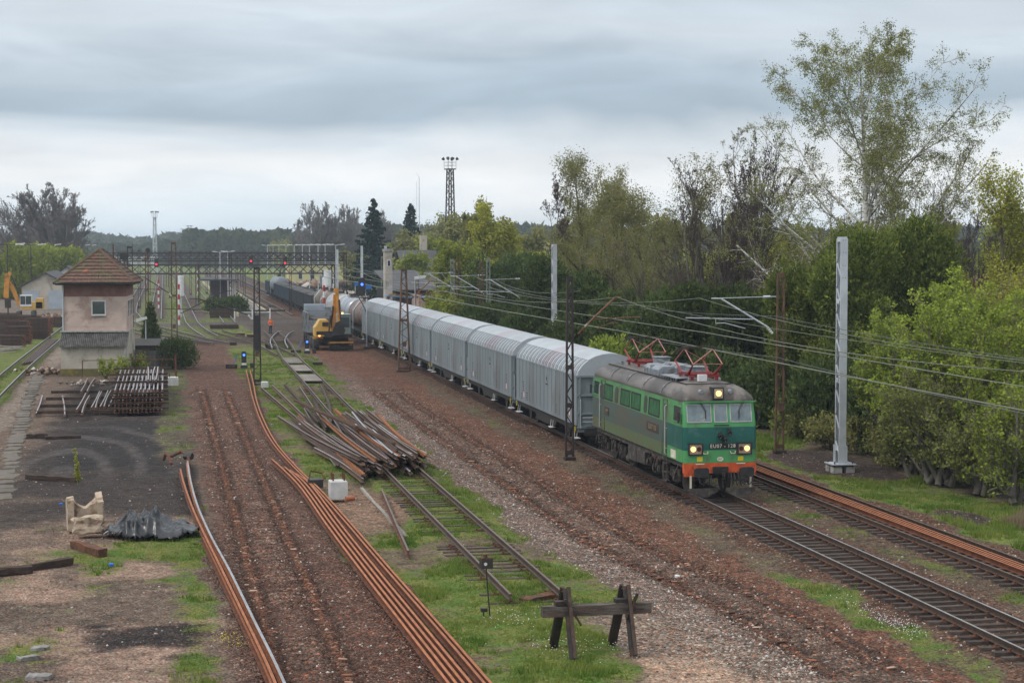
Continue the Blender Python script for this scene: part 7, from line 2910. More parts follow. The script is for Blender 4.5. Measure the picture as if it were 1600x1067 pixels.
for k, (px, Y, H) in enumerate(((313, 330, 9.0), (340, 300, 8.6), (362, 288, 8.8), (372, 305, 8.2), (455, 285, 8.8), (445, 420, 8.6), (285, 420, 9), (330, 440, 9), (220, 300, 9.4), (268, 360, 9), (300, 380, 9), (325, 390, 9), (384, 350, 9), (405, 390, 9), (236, 380, 9), (350, 480, 9))):
    lattice_mast(vis_x(px, Y), Y, H, 'dark distant station mast ' + ['left of the double bright rails', 'beside the platform shelter', 'right of the platform shelter', 'at the platform end', 'beside the open wagons', 'beyond the gantry near the open wagons',
                                                                'far beyond the gantry on the left', 'far beyond the gantry over the platform', 'left of the red light', 'right of the left red light', 'over the double rails', 'left of the shelter roof', 'right of the middle red light', 'by the yellow building', 'far left under the gantry', 'far behind the shelter'][k], M_mast_dark, .3, .36, group='distant dark masts in the station', box=False)

# cantilevers
def cantilever(X_, Y_, side, zlo, ztp, reach, label, m, mtop=True):
    """bracket arm fixed to a mast at X_, reaching to side*reach"""
    t = thing('bracket_arm', label, 'bracket arm', (X_, Y_, 0), 0, 'bracket arms carrying the wires')
    s = side
    xe = s * reach
    b = MB()
    b.cyl((s * .55, -.05, zlo + .45), (xe * .95, -.05, ztp), .045, 8)
    b.build('diagonal_tube', m, t)
    b = MB()
    b.tube([(s * .25, -.05, zlo + .1), (s * .55, -.05, zlo + .45)], .03, 6)
    for k in range(4):
        b.cyl((s * (.28 + .07 * k), -.05, zlo + .13 + .08 * k), (s * (.31 + .07 * k), -.05, zlo + .165 + .08 * k), .07, 8)
    b.build('insulator', M_rust if m is M_mast_rust_arm else M_white, t)
    b = MB()
    b.tube([(xe * 1.12, -.05, ztp + .04), (xe * .95, -.05, ztp + .03)], .035, 6)
    if mtop:
        b.tube([(xe * .95, -.05, ztp + .05), (s * .75, -.05, ztp + .10)], .018, 5)
        b.cyl((s * .75, -.05, ztp + .10), (s * .40, -.05, ztp + .11), .06, 8)
        b.tube([(s * .40, -.05, ztp + .11), (s * .1, -.05, ztp + .11)], .02, 5)
    b.build('top_tie', m, t)
    b = MB()
    zh = zlo + .85
    b.cyl((s * (.55 + reach * .2), -.05, zh - .04), (xe * 1.55, -.05, zh + .06), .028, 6)
    b.tube([(xe * 1.05, -.05, zh), (xe * 1.05, -.05, zh - .22), (xe * .9, -.05, zh - .20), (xe * .55, -.05, zh - .48)], .022, 5)
    b.build('registration_arm', m, t)


M_mast_rust_arm = mat('arm_rust_orange', (0.24, 0.105, 0.055), (0.15, 0.07, 0.045), 3, .7, .2, c3=(0.4, 0.38, 0.33), c3scale=2, c3amt=.2)
cantilever(18.95, 84.0, 1, 5.75, 7.55, 2.1, 'rusty orange bracket arm on the dark mast beside the locomotive', M_mast_rust_arm, False)
cantilever(29.35, 84.8, -1, 5.65, 7.45, 3.0, 'silver bracket arm on the rusty mast above the locomotive', M_galv)
yq = yat(763, 29.8)
cantilever(29.6, yq, -1, 5.4, 7.2, 3.0, 'silver bracket arm on the paired masts behind the wagons, nearer one', M_galv)
cantilever(18.95, 145.0, 1, 5.4, 7.2, 2.1, 'rusty bracket arm on the lattice mast before the grey wagons', M_mast_rust_arm, False)
yq2 = yat(821, 29.6)
cantilever(29.5, yq2, -1, 5.4, 7.2, 3.0, 'silver bracket arm on the pale green mast by the round evergreen', M_galv)
yq3 = yat(714, 29.6)
cantilever(29.5, yq3, -1, 5.4, 7.2, 3.0, 'silver bracket arm on the mast before the willow bush', M_galv)
cantilever(1.0, 181.0, -1, 5.0, 7.0, 3.0, 'dark bracket arm pointing left from the tall twin-channel mast', M_mast_dark, False)
cantilever(1.0, 181.1, 1, 3.0, 5.6, 5.0, 'long dark bracket arm pointing right from the tall twin-channel mast', M_mast_dark, False)
cantilever(6.5, 133.5, -1, 4.6, 6.2, 4.2, 'long dark bracket arm pointing left from the panelled mast', M_mast_dark, False)
cantilever(33.2, 335, 1, 4.5, 7.0, 6.0, 'dark bracket arm at the right leg of the gantry', M_mast_dark, False)

# wires
M_wire = mat('copper_wire', (0.19, 0.20, 0.15), (0.14, 0.15, 0.11), .5, .6, .3)
M_wire_d = mat('dark_wire', (0.13, 0.14, 0.14), (0.10, 0.105, 0.11), .5, .5, .4)


def wire(pts, sag, label, m=M_wire, r=.011, group='overhead wires', pairs=0):
    out = []
    for i in range(len(pts) - 1):
        a, b_ = Vector(pts[i]), Vector(pts[i + 1])
        for k in range(12):
            s = k / 12
            p_ = a.lerp(b_, s)
            p_.z -= sag * 4 * s * (1 - s)
            out.append(p_)
    out.append(Vector(pts[-1]))
    o0 = out[0]
    mb = MB()
    rr = [max(r, .00012 * math.hypot(p_.x, p_.y)) for p_ in out]
    mb.tube([p_ - o0 for p_ in out], rr, 4)
    o = mb.build('overhead_wire', m, loc=tuple(o0))
    tag(o, label, 'wire', group)


def line(xa, za, ys, zz=.28):
    return [(xa + (zz if k % 2 else -zz), y, za) for k, y in enumerate(ys)]


Y1 = [28, 84, 145, 205, 265, 335, 400]
Y2 = [26, 84.8, yq2, yq, yq3, 280, 335]
for dx, nm in ((-.04, 'left'), (.04, 'right')):
    wire([(p_[0] + dx, p_[1], p_[2]) for p_ in line(T1C, 5.98, Y1)], .05, nm + ' one of the twin contact wires over the train')
    wire([(p_[0] + dx, p_[1], p_[2]) for p_ in line(T2C, 5.85, Y2)], .05, nm + ' one of the twin contact wires over the rightmost track')
wire(line(T1C, 7.6, Y1, .05), .95, 'sagging carrier wire over the train', r=.014)
wire(line(T2C, 7.5, Y2, .05), .95, 'sagging carrier wire over the rightmost track', r=.014)
wire([(29.3, y, 6.6) for y in Y2], .5, 'grey feeder wire along the right hand masts, upper one', M_wire_d, .013)
wire([(29.3, y, 4.6) for y in Y2], .4, 'dark cable along the right hand masts, lower one', M_wire_d, .014)
wire([(19.3, 84, 7.9), (27.0, yq2, 7.3)], .5, 'wire crossing from the dark mast to the far bracket arms', M_wire_d)
wire([(25, 26, 6.9), (22.4, 84, 7.2), (26.5, yq2, 6.6)], .35, 'slack wire over the locomotive roof', M_wire)
for tr, xs, ys, zc_, zm in ((0, T1C, Y1, 5.98, 7.6), (1, T2C, Y2, 5.85, 7.5)):
    n = 0
    for i in range(4):
        for k in range(1, 6):
            s = k / 6
            y = ys[i] + (ys[i + 1] - ys[i]) * s
            if y < 60:
                continue
            b = MB()
            top_ = zm - .95 * 4 * s * (1 - s)
            b.tube([(0, 0, 0), (0, 0, max(.1, top_ - zc_))], .007, 3)
            n += 1
            o = b.build('dropper', M_wire_d, loc=(xs, y, zc_ - .03))
            tag(o, 'thin dropper wire over the ' + ('train' if tr == 0 else 'rightmost track') + ', ' + ORD[min(n, 19)] + ' from the bridge', 'wire', 'droppers over the ' + ('train' if tr == 0 else 'rightmost track'))

# ------------------------------------------------------------------ gantries
def gantry(Y, x0, x1, zb_, zt, label, legs, m=M_mast_dark):
    t = thing('signal_gantry', label, 'gantry', (x0, Y, 0))
    L = x1 - x0
    for nm, zz in (('top_chord', zt), ('bottom_chord', zb_)):
        for yy in (-.5, .5):
            b = MB()
            b.box(0, L, yy - .09, yy + .09, zz - .11, zz + .11)
            b.build(nm, m, t)
    n = int(L / (zt - zb_) * 1.0)
    b = MB()
    for k in range(n):
        a, c = L * k / n, L * (k + 1) / n
        for yy in (-.5, .5):
            b.beam((a, yy, zb_), (c, yy, zt), .10, .10)
            b.beam((a, yy, zt), (c, yy, zb_), .10, .10)
        b.beam((a, -.5, zb_), (c, .5, zb_), .05, .05)
        b.beam((a, -.5, zt), (c, .5, zt), .05, .05)
    b.build('lacing', m, t)
    for x in legs:
        lg = MB()
        for s_ in (-1, 1):
            for yy in (-.5, .5):
                lg.box(x - x0 + s_ * .25 - .06, x - x0 + s_ * .25 + .06, yy - .06, yy + .06, 0, zt + .1)
        for k in range(12):
            s_ = 1 if k % 2 else -1
            lg.beam((x - x0 + s_ * .25, -.5, zt * k / 12), (x - x0 - s_ * .25, -.5, zt * (k + 1) / 12), .05, .05)
        lg.build('leg', m, t)
    return t


gantry(340, -8.1, 33.3, 7.3, 8.75, 'long lattice gantry across all tracks in front of the station', (-8.0, 12.0, 33.2))
gantry(312, -7.0, 28.5, 5.4, 6.85, 'second lattice gantry just in front of it, carrying red signals', (5.5, 28.4))
gantry(455, -15, 36, 6.9, 8.4, 'third lattice gantry farther down the station', (-14.8, 0.8, 18.8, 35.8))
gantry(620, -15, 40, 6.8, 8.3, 'faint fourth lattice gantry in the distance', (-14.8, 5.8, 39.8))
M_redl = mat('signal_red_light', (0.8, 0.02, 0.03), (0.8, 0.02, 0.03), 1, .4, emit=(1.0, 0.03, 0.06), estr=1.6)
M_bluel = mat('signal_blue_light', (0.05, 0.15, 0.9), (0.05, 0.15, 0.9), 1, .4, emit=(0.05, 0.16, 1.0), estr=3.0)
for k, (px, py) in enumerate(((247, 413), (394, 408), (447, 411))):
    Y = 310.8
    X_ = vis_x(px, Y)
    Z_ = ztop(py, px, Y)
    t = thing('hanging_signal', ['leftmost', 'middle', 'rightmost'][k] + ' signal hanging in the gantry, showing red', 'signal', (X_, Y, Z_), 0, 'red signals on the gantry')
    b = MB()
    b.box(-.32, .32, -.12, .12, -.5, .9)
    b.build('housing', M_black, t)
    b = MB()
    b.cyl((0, -.13, 0), (0, -.20, 0), .17, 10)
    b.build('red_lamp', M_redl, t)
# round signal boards left on poles
for k, (px, py, Y, r) in enumerate(((197, 401, 250, .62), (234, 391, 260, .36))):
    X_ = vis_x(px, Y)
    zz = ztop(py, px, Y)
    t = thing('signal_board', ['large', 'small'][k] + ' black octagonal signal board above the signal box roof', 'signal', (X_, Y, 0))
    b = MB()
    b.loft([[(r * math.cos(R(22.5 + a)), yy, zz + r * .9 * math.sin(R(22.5 + a))) for a in range(0, 360, 45)] for yy in (-.06, .06)])
    b.build('board', M_black, t)
    b = MB()
    b.cyl((0, .1, 0), (0, .1, zz), .09, 6)
    b.build('pole', M_mast_dark, t)

# main signal beside the wagons
t = thing('light_signal', 'black light signal with one blue lamp on a grey pole beside the tank wagons', 'signal', (19.4, 177.5, 0))
b = MB()
b.cyl((0, 0, 0), (0, 0, 4.9), .07, 8)
b.build('pole', M_galv, t)
b = MB()
b.box(-.3, .3, -.3, .3, -.1, .22)
b.build('footing', M_black, t)
b = MB()
b.loft([[(-.45 + .36 * math.cos(R(a)), yy, 6.05 + .36 * math.sin(R(a)) + (.55 if 0 < a < 180 else -.55)) for a in range(0, 360, 20)] for yy in (-.08, .04)])
b.build('head', M_black, t)
b = MB()
b.cyl((-.45, -.09, 6.3), (-.45, -.16, 6.3), .13, 12)
b.build('blue_lamp', M_bluel, t)
b = MB()
b.tube([(-.75, .1, 5.0), (-.5, .1, 4.6), (-.1, .1, 3.8), (0, .1, 3.2)], .05, 6)
b.tube([(-1.0, .1, 5.0), (-.2, .1, 5.0)], .04, 6)
b.tube([(-.45, .1, 5.1), (-.45, .1, 5.5)], .06, 6)
b.build('bracket', M_black, t)


def dwarf(X_, Y_, label):
    t = thing('dwarf_signal', label, 'signal', (X_, Y_, 0), 0, 'low shunting signals')
    b = MB()
    b.box(-.28, .28, -.2, .2, 0, .22)
    b.build('base', M_black, t)
    b = MB()
    b.prism([(-.2, .22), (.2, .22), (.2, 1.25), (.12, 1.38), (-.12, 1.38), (-.2, 1.25)], 'y', -.1, .12)
    b.build('housing', M_black, t)
    b = MB()
    b.cyl((0, -.11, 1.08), (0, -.17, 1.08), .10, 10)
    b.build('blue_lamp', M_bluel, t)
    b = MB()
    b.box(-.19, .19, -.125, -.105, .25, .42)
    b.build('number_label', M_white, t)
    b = MB()
    b.beam((-.85, .1, .35), (-.55, .1, 1.1), .10, .07)
    b.build('lever', mat('blue_paint', (0.08, 0.20, 0.42), (0.06, 0.16, 0.34), 3, .5), t)
    b = MB()
    b.box(-1.5, -.55, -.1, .3, 0, .32)
    b.box(.5, .85, -.1, .2, 0, .4)
    b.build('point_machine', M_steel_dark, t)


dwarf(6.4, 151.4, 'low black shunting signal with blue lamp left of the panelled mast')
dwarf(13.1, 171.2, 'low black shunting signal with blue lamp left of the excavator')
for k, (px, py, w, h) in enumerate(((392, 527, .45, .3), (364, 539, .35, .25), (375, 525, .5, .32), (360, 512, .5, .3), (496, 570, .4, .2))):
    X_, Y_ = at(px, py)
    t = thing('cable_box', ['black cable box with ochre lid on the grass, rightmost', 'low black cable box nearest the dark earth', 'black cable box with ochre lid, middle one', 'small dark box farthest up the grass', 'dark lid on the grass beside the siding'][k], 'cable box', (X_, Y_, 0))
    b = MB()
    b.box(-w, w, -w, w, 0, h)
    b.build('box', M_steel_dark, t)
    b = MB()
    b.box(-w * 1.05, w * 1.05, -w * 1.05, w * 1.05, h + .002, h + .05)
    b.build('lid', mat('ochre_lid', (0.25, 0.18, 0.07), (0.2, 0.14, 0.06), 4, .8) if k in (0, 2) else M_steel_dark, t)

# red-white striped posts and white cylinders
M_redp = mat('red_paint', (0.42, 0.03, 0.025), (0.36, 0.025, 0.02), 3, .6)
for k, (px, Y, H, l) in enumerate(((281.5, 236, 5.2, 'red and white striped signal post in front of the double rails'), (507.5, 207, 5.6, 'red and white striped post in front of the tank wagons'), (250, 300, 4.6, 'red and white striped post among the station tracks'), (311, 380, 6, 'red and white striped post far beyond the gantry'))):
    t = thing('striped_post', l, 'post', (vis_x(px, Y), Y, 0))
    n = 8
    for i in range(n):
        b = MB()
        b.cyl((0, 0, H * i / n), (0, 0, H * (i + 1) / n), .13, 8)
        b.build('stripe', M_redp if i % 2 else M_white, t)
for k, (px, Y, H, z0, r, l) in enumerate(((285, 262, 2.9, 3.0, .42, 'white cylinder tank raised on a post left of the double rails'), (513, 262, 6.6, 0, .55, 'white round column beside the gantry leg'))):
    t = thing('white_column', l, 'column', (vis_x(px, Y), Y, 0))
    b = MB()
    b.cyl((0, 0, z0), (0, 0, z0 + H), r, 14)
    b.build('cylinder', M_white, t)
    b = MB()
    b.cyl((0, 0, 0), (0, 0, max(.2, z0)), .1 if z0 else r + .1, 8)
    b.build('post', M_galv, t)

# lamps
def double_lamp(X_, Y_, H, label, m, m2, arm=1.6, group=None):
    t = thing('street_lamp', label, 'lamp', (X_, Y_, 0), 0, group)
    b = MB()
    b.cyl((0, 0, 0), (0, 0, H), .11, 8, r2=.07)
    b.build('pole', m, t)
    for s_ in (-1, 1):
        b = MB()
        b.tube([(0, 0, H - .1), (s_ * arm * .55, 0, H)], .045, 5)
        b.build('arm', m, t)
        b = MB()
        b.cbox(s_ * arm * .8, 0, H + .06, arm * .6, .34, .16, ry=-s_ * .12)
        b.build('lamp_head', m2, t)


ol = ['nearest', 'second', 'third', 'fourth', 'fifth', 'sixth', 'seventh', 'eighth', 'ninth', 'tenth']
for k in range(7):
    Y = 275 + 48 * k
    double_lamp(-22.4, Y, 10.3, ol[k] + ' dark double-armed lamp of the row behind the signal box', M_mast_dark, M_white, 2.3, 'double lamps left of the tracks')
for k, px in enumerate((525.5, 509, 498, 484.5, 473.5, 461, 448, 437, 428, 419)):
    X_ = 31.0
    double_lamp(X_, yat(px, X_), 10.3, ol[k] + ' white double-armed platform lamp from the right', M_galv, M_white, 1.5, 'white platform lamps behind the gantry')
for k, px in enumerate((346, 358)):
    double_lamp(vis_x(px, 330 + 30 * k), 330 + 30 * k, 9, ['left', 'right'][k] + ' white lamp pole on the island platform', M_galv, M_white, 1.2, 'lamp poles on the island platform')
X_, Y_ = 20, 150
t = thing('yard_lamp', 'small white hooded lamp on a thin pole beside the dark shed roof', 'lamp', (vis_x(649, 190), 190, 0))
b = MB()
b.cyl((0, 0, 0), (0, 0, 6.6), .05, 6)
b.build('pole', M_galv, t)
b = MB()
b.cbox(.55, 0, 6.75, 1.2, .35, .28, ry=-.15)
b.build('lamp_head', M_white, t)
t = thing('yard_lamp', 'grey lamp head leaning out at the signal mast right of the signal box', 'lamp', (vis_x(223, 160), 160, 0))
b = MB()
b.tube([(.35, .1, 0), (.35, .1, 3.6)], .05, 6)
b.build('pole', M_galv, t)
b = MB()
b.cbox(0, 0, 3.75, .95, .35, .22, ry=-.25)
b.build('lamp_head', M_white, t)

# floodlight towers
def flood_tower(px, Y, H, label, wb=1.8, wt=.9, n=20, m=M_steel_dark):
    t = thing('floodlight_mast', label, 'floodlight mast', (vis_x(px, Y), Y, 0), R(20))
    for a in (-1, 1):
        for c in (-1, 1):
            b = MB()
            b.beam((a * wb / 2, c * wb / 2, 0), (a * wt / 2, c * wt / 2, H - 2.2), .20, .20)
            b.build('leg', m, t)
    b = MB()
    for k in range(n):
        z0, z1 = (H - 2.2) * k / n, (H - 2.2) * (k + 1) / n
        wa, wc = (wb + (wt - wb) * k / n) / 2, (wb + (wt - wb) * (k + 1) / n) / 2
        for (p, q) in (((-1, -1), (1, -1)), ((1, -1), (1, 1)), ((1, 1), (-1, 1)), ((-1, 1), (-1, -1))):
            if k % 2:
                p, q = q, p
            b.beam((p[0] * wa, p[1] * wa, z0), (q[0] * wc, q[1] * wc, z1), .09, .09)
    b.build('lacing', m, t)
    b = MB()
    b.box(-.85, .85, -.85, .85, H - 2.2, H - 2.0)
    b.build('platform', m, t)
    b = MB()
    for zz in (H - 1.4, H - .8):
        b.tube([(-.85, -.85, zz), (.85, -.85, zz), (.85, .85, zz), (-.85, .85, zz), (-.85, -.85, zz)], .04, 4)
    for a in (-.85, 0, .85):
        for c in (-.85, .85):
            b.cyl((a, c, H - 2), (a, c, H - .5), .05, 5)
    b.build('railing', M_galv, t)
    for a, c in ((-.85, -.85), (0, -.9), (.85, -.85), (-.8, .85), (.8, .85)):
        b = MB()
        b.cyl((a, c, H - .3), (a * 1.3, c * 1.3, H), .2, 10, r2=.34)
        b.build('floodlight', M_black, t)


flood_tower(704, 350, 27.0, 'tall lattice floodlight mast with a basket of lamps above the trees')
flood_tower(245, 700, 23.0, 'pale far lattice floodlight mast above the gantry on the left', 1.4, .8, 12, M_galv)
flood_tower(299, 1000, 21.0, 'small far floodlight mast right of the pale one', 2.0, 1.3, 10, M_galv)
flood_tower(288, 1400, 23.0, 'smallest farthest floodlight mast on the horizon', 2.0, 1.3, 8, M_galv)
t = thing('radio_mast', 'thin pale radio mast with side antennas right of the spruces', 'radio mast', (vis_x(656, 400), 400, 0))
b = MB()
b.cyl((0, 0, 0), (0, 0, 25.2), .13, 8, r2=.06)
b.tube([(0, 0, 25.2), (-.6, 0, 26.2)], .03, 4)
b.build('pole', M_galv, t)
for (x, z0, z1) in ((-.55, 15.5, 24.2), (.85, 11.2, 13.4)):
    b = MB()
    b.cyl((x, 0, z0), (x, 0, z1), .04, 5)
    b.beam((0, 0, z0 + .05), (x, 0, z0 + .05), .05, .05)
    if x < 0:
        b.beam((0, 0, z0 + 1), (x, 0, z0 + 1), .05, .05)
        b.beam((0, 0, z1 - 3.6), (x, 0, z1 - 3.6), .05, .05)
    b.build('side_antenna', M_galv, t)

# ------------------------------------------------------------------ buildings of the background
M_roofd = mat('dark_felt_roof', (0.085, 0.085, 0.09), (0.06, 0.06, 0.065), 1, .9)
M_wallp = mat('pale_wall', (0.50, 0.45, 0.38), (0.42, 0.37, 0.31), .7, .9, c3=(0.3, 0.26, 0.22), c3scale=.4)
M_wallpink = mat('pink_ruin_wall', (0.42, 0.29, 0.245), (0.34, 0.23, 0.19), .8, .95, c3=(0.22, 0.16, 0.13), c3scale=.6)
M_wally = mat('yellow_wall', (0.62, 0.55, 0.27), (0.55, 0.48, 0.23), .6, .9)
M_wallw = mat('white_wall', (0.60, 0.60, 0.58), (0.5, 0.5, 0.48), .6, .9)


def building(label, x0, x1, y0, y1, h, wall, roofm, roof='gable', rh=1.5, wins=(), name='building', rz=0.0, ridge='x', over=.4):
    cx, cy = (x0 + x1) / 2, (y0 + y1) / 2
    t = thing(name, label, 'building', (cx, cy, 0), rz)
    w, d = (x1 - x0) / 2, (y1 - y0) / 2
    b = MB()
    b.box(-w, w, -d, d, -.2, h)
    if roof == 'gable' and ridge == 'y':
        b.prism([(-w, h), (w, h), (0, h + rh - .02)], 'y', -d, d)
    b.build('wall', wall, t)
    b = MB()
    if roof == 'flat':
        b.box(-w - over, w + over, -d - over, d + over, h + .002, h + .3)
    elif ridge == 'x':
        for s_ in (-1, 1):
            b.loft([[(-w - over, s_ * (d + over), h - .1), (-w - over, 0, h + rh), (-w - over, 0, h + rh + .18), (-w - over, s_ * (d + over), h + .08)],
                    [(w + over, s_ * (d + over), h - .1), (w + over, 0, h + rh), (w + over, 0, h + rh + .18), (w + over, s_ * (d + over), h + .08)]])
    elif ridge == 'y':
        for s_ in (-1, 1):
            b.loft([[(s_ * (w + over), -d - over, h - .1), (0, -d - over, h + rh), (0, -d - over, h + rh + .18), (s_ * (w + over), -d - over, h + .08)],
                    [(s_ * (w + over), d + over, h - .1), (0, d + over, h + rh), (0, d + over, h + rh + .18), (s_ * (w + over), d + over, h + .08)]])
    elif ridge == 'shed':
        b.loft([[(-w - over, -d - over, h), (-w - over, d + over, h + rh), (-w - over, d + over, h + rh + .15), (-w - over, -d - over, h + .15)],
                [(w + over, -d - over, h), (w + over, d + over, h + rh), (w + over, d + over, h + rh + .15), (w + over, -d - over, h + .15)]])
    b.build('roof', roofm, t)
    for (cxw, z0, ww, hh_) in wins:
        f = MB()
        f.box(cxw - ww / 2, cxw + ww / 2, -d - .05, -d + .02, z0, z0 + hh_)
        fo = f.build('window', M_white, t)
        g = MB()
        g.box(cxw - ww / 2 + .08, cxw + ww / 2 - .08, -d - .065, -d - .052, z0 + .08, z0 + hh_ - .08)
        g.build('pane', M_glass, fo)
    return t


def bx(px, Y):
    return vis_x(px, Y)


# pink ruin with two openings
t = thing('ruined_outbuilding', 'pinkish ruined outbuilding with two dark openings behind the wagons', 'building', (bx(655, 205), 205, 0))
wd = bx(680, 205) - bx(655, 205)
b = MB()
b.loft([[(0, 0, -.1), (wd, 0, -.1), (wd, .3, -.1), (0, .3, -.1)], [(0, 0, 4.2), (wd, 0, 2.9), (wd, .3, 2.9), (0, .3, 4.2)]])
b.box(0, .3, .3, 6, -.1, 4.4)
b.box(wd - .3, wd, .3, 6, -.1, 3.2)
b.build('wall', M_wallpink, t)
for x in (.45, wd - .95):
    b = MB()
    b.box(x, x + .6, -.02, .02, .9, 2.2)
    b.build('opening', M_black, t)
b = MB()
b.cbox(wd / 2, 3.4, 4.0, wd + .4, 6, .15, ry=.3)
b.build('roof', M_roofd, t)
building('open dark shed with a broad sagging roof behind the tracks', bx(616, 222), bx(676, 222), 220, 240, 4.6, M_dark, M_roofd, 'gable', 2.1, ridge='shed')
building('house with chimney and grey roof behind the green trees', bx(632, 290), bx(686, 290), 290, 302, 6.6, M_wallp, M_roofd, 'gable', 2.6, wins=((-2.6, 4.4, 1.2, 1.5), (0.2, 4.4, 1.2, 1.5), (-2.6, 1.2, 1.2, 1.6), (1.6, 1.2, 1.2, 1.6)))
b = MB()
b.box(0, 1.1, 0, 1.0, 7, 11.8)
o = b.build('chimney', M_wallp, [q_ for q_ in COL.objects if q_.get('label', '').startswith('house with chimney')][0])
o.location = (.7, 0, 0)
building('narrow tall pale tower with one small dark window beside the white mast', bx(603, 215), bx(614, 215), 215, 217, 9.4, M_wallp, M_concrete, 'flat', wins=((0, 7.6, .45, .8),), name='narrow_tower', over=.1)
building('yellow apartment block glimpsed behind the white mast', bx(822, 330), bx(905, 330), 330, 345, 11.2, M_wally, mat('green_roof_edge', (0.08, 0.13, 0.12), (0.06, 0.10, 0.1), 1, .7), 'flat', wins=tuple((x, z_, 1.3, 1.3) for x in (-7, -4.2, -1.4, 1.4, 4.2, 7) for z_ in (2.2, 5.2, 8.2)))
building('house roof of warm brown seen through the trees at far right', bx(1500, 150), bx(1560, 150), 150, 158, 5.2, M_wallpink, M_tile, 'gable', 2.0)
building('grey gabled warehouse with pale doors behind the left yard', bx(37, 300), bx(112, 300), 300, 330, 3.6, M_wallp, M_roofd, 'gable', 2.1, ridge='y', name='warehouse')
wt_ = [q_ for q_ in COL.objects if q_.get('label', '').startswith('grey gabled warehouse')][0]
for x in (-2.3, 1.6):
    b = MB()
    b.box(x - 1.2, x + 1.2, -15.08, -15.0, 0, 3.0)
    b.build('door', mat('pale_blue_door', (0.38, 0.43, 0.48), (0.33, 0.37, 0.42), 1, .7), wt_)
building('second gabled warehouse behind the first one', bx(85, 345), bx(130, 345), 345, 360, 4.2, M_wallw, M_roofd, 'gable', 2.0, ridge='y', name='warehouse')
building('long yellow brick station building behind the lamp row', bx(455, 470), bx(560, 470), 470, 485, 5.6, M_wally, M_roofd, 'flat', wins=tuple((x, 1.6, 1.2, 2.2) for x in (-6, -3, 0, 3, 6)))
building('pale factory on the far horizon behind the gantry', bx(345, 1100), bx(400, 1100), 1100, 1130, 13, M_wallw, M_roofd, 'gable', 3, ridge='x')
building('house with a red roof on the horizon', bx(304, 900), bx(318, 900), 900, 912, 7, M_wallw, mat('red_roof', (0.42, 0.09, 0.08), (0.36, 0.08, 0.07), 1, .8), 'gable', 4, ridge='y')
building('long low white halls at the horizon left of the gantry', bx(165, 950), bx(245, 950), 950, 980, 5, M_wallw, M_roofd, 'flat')
# island platform with shelter, hedge and kerb
t = thing('island_platform', 'paved island platform with pale edges beyond the timber piles', 'platform', (12.3, 262, 0))
tag(t, kind='structure')
b = MB()
b.box(-1.9, 2.4, 0, 240, 0, .55)
b.build('paving', mat('platform_paving', (0.20, 0.185, 0.165), (0.15, 0.14, 0.125), 1, .95), t)
for x in (-2.1, 2.4):
    b = MB()
    b.box(x, x + .2, 0, 240, 0, .57)
    b.build('edge_strip', mat('platform_edge', (0.52, 0.44, 0.26), (0.45, 0.38, 0.24), 1, .9), t)
t = thing('platform_shelter', 'dark brick shelter with a projecting roof on the island platform', 'shelter', (vis_x(345, 330), 330, .55))
b = MB()
b.box(-1.4, 1.4, 0, 14, 0, 3.4)
b.build('wall', mat('dark_brick', (0.10, 0.075, 0.075), (0.07, 0.05, 0.055), 2, .9), t)
b = MB()
b.box(-3.4, 3.4, -3, 17, 3.402, 3.65)
b.build('roof', M_roofd, t)
for y in (-2, 2, 6):
    b = MB()
    b.box(2.6, 2.8, y, y + .2, 0, 3.4)
    b.build('post', M_white, t)
lump_tree('clipped_hedge', 'dark green spreading hedge on the island platform', 520, lumps(_r, 5.6, 4, 1.5, 10), 5000, .3, L_dark, B_brown, (vis_x(353, 268), 268, .5), trunk_h=.6, trunk_r=.05, cat='bush')
# dark timber piles at the crossing
for k, (px, py, n_, L_) in enumerate(((347, 497, 5, 3.4), (350, 514, 2, 3.4), (385, 487, 2, 2.6))):
    X_, Y_ = at(px, py)
    for i in range(n_):
        for j in range(2):
            b = MB()
            b.box(-L_ / 2, L_ / 2, -.14, .14, 0, .24)
            o = b.build('piled_timber', M_timber, loc=(X_ + random.uniform(-.1, .1), Y_ + j * .3, .03 + i * .245))
            tag(o, ORD[i] + ' timber from the ground, ' + ['front', 'rear'][j] + ' row of the ' + ['larger', 'lower', 'rear'][k] + ' timber pile', 'timber', ['larger', 'lower', 'rear'][k] + ' timber pile')
t = thing('low_barrier', 'dark barrier rail on short white posts at the platform end', 'barrier', (vis_x(367, 252), 252, 0))
b = MB()
b.box(-.5, 7, -.05, .05, 1.1, 1.3)
b.build('rail', M_dark, t)
for x in (0, 2.4, 4.8):
    b = MB()
    b.box(x, x + .18, -.1, .1, 0, 1.5)
    b.build('post', M_white, t)
# sand heap and tarped scrap, lorry at the station side
pp = np.stack([RNG.normal(bx(500, 420), 4, 160), RNG.normal(420, 5, 160), RNG.random(160) * 1.6], -1)
rubble('rubble_heap', pp, 'long heap of dark rubble and sand behind the wagons near the station', 'rubble', M_stone, 1.3)
t = thing('parked_lorry', 'white and blue lorry parked near the station behind the gantry leg', 'lorry', (bx(515, 400), 400, 0))
b = MB()
b.prism([(-1.25, .9), (1.25, .9), (1.25, 2.9), (1.0, 3.3), (-1.0, 3.3), (-1.25, 2.9)], 'y', 0, 2.4)
b.build('cab', M_white, t)
b = MB()
b.box(-1.0, 1.0, -.03, -.005, 1.9, 2.8)
b.build('windscreen', M_glass, t)
b = MB()
b.box(-1.25, 1.25, 2.6, 8.5, 1.1, 3.6)
b.build('cargo_box', mat('lorry_blue', (0.12, 0.14, 0.18), (0.1, 0.11, 0.14), 1, .5), t)
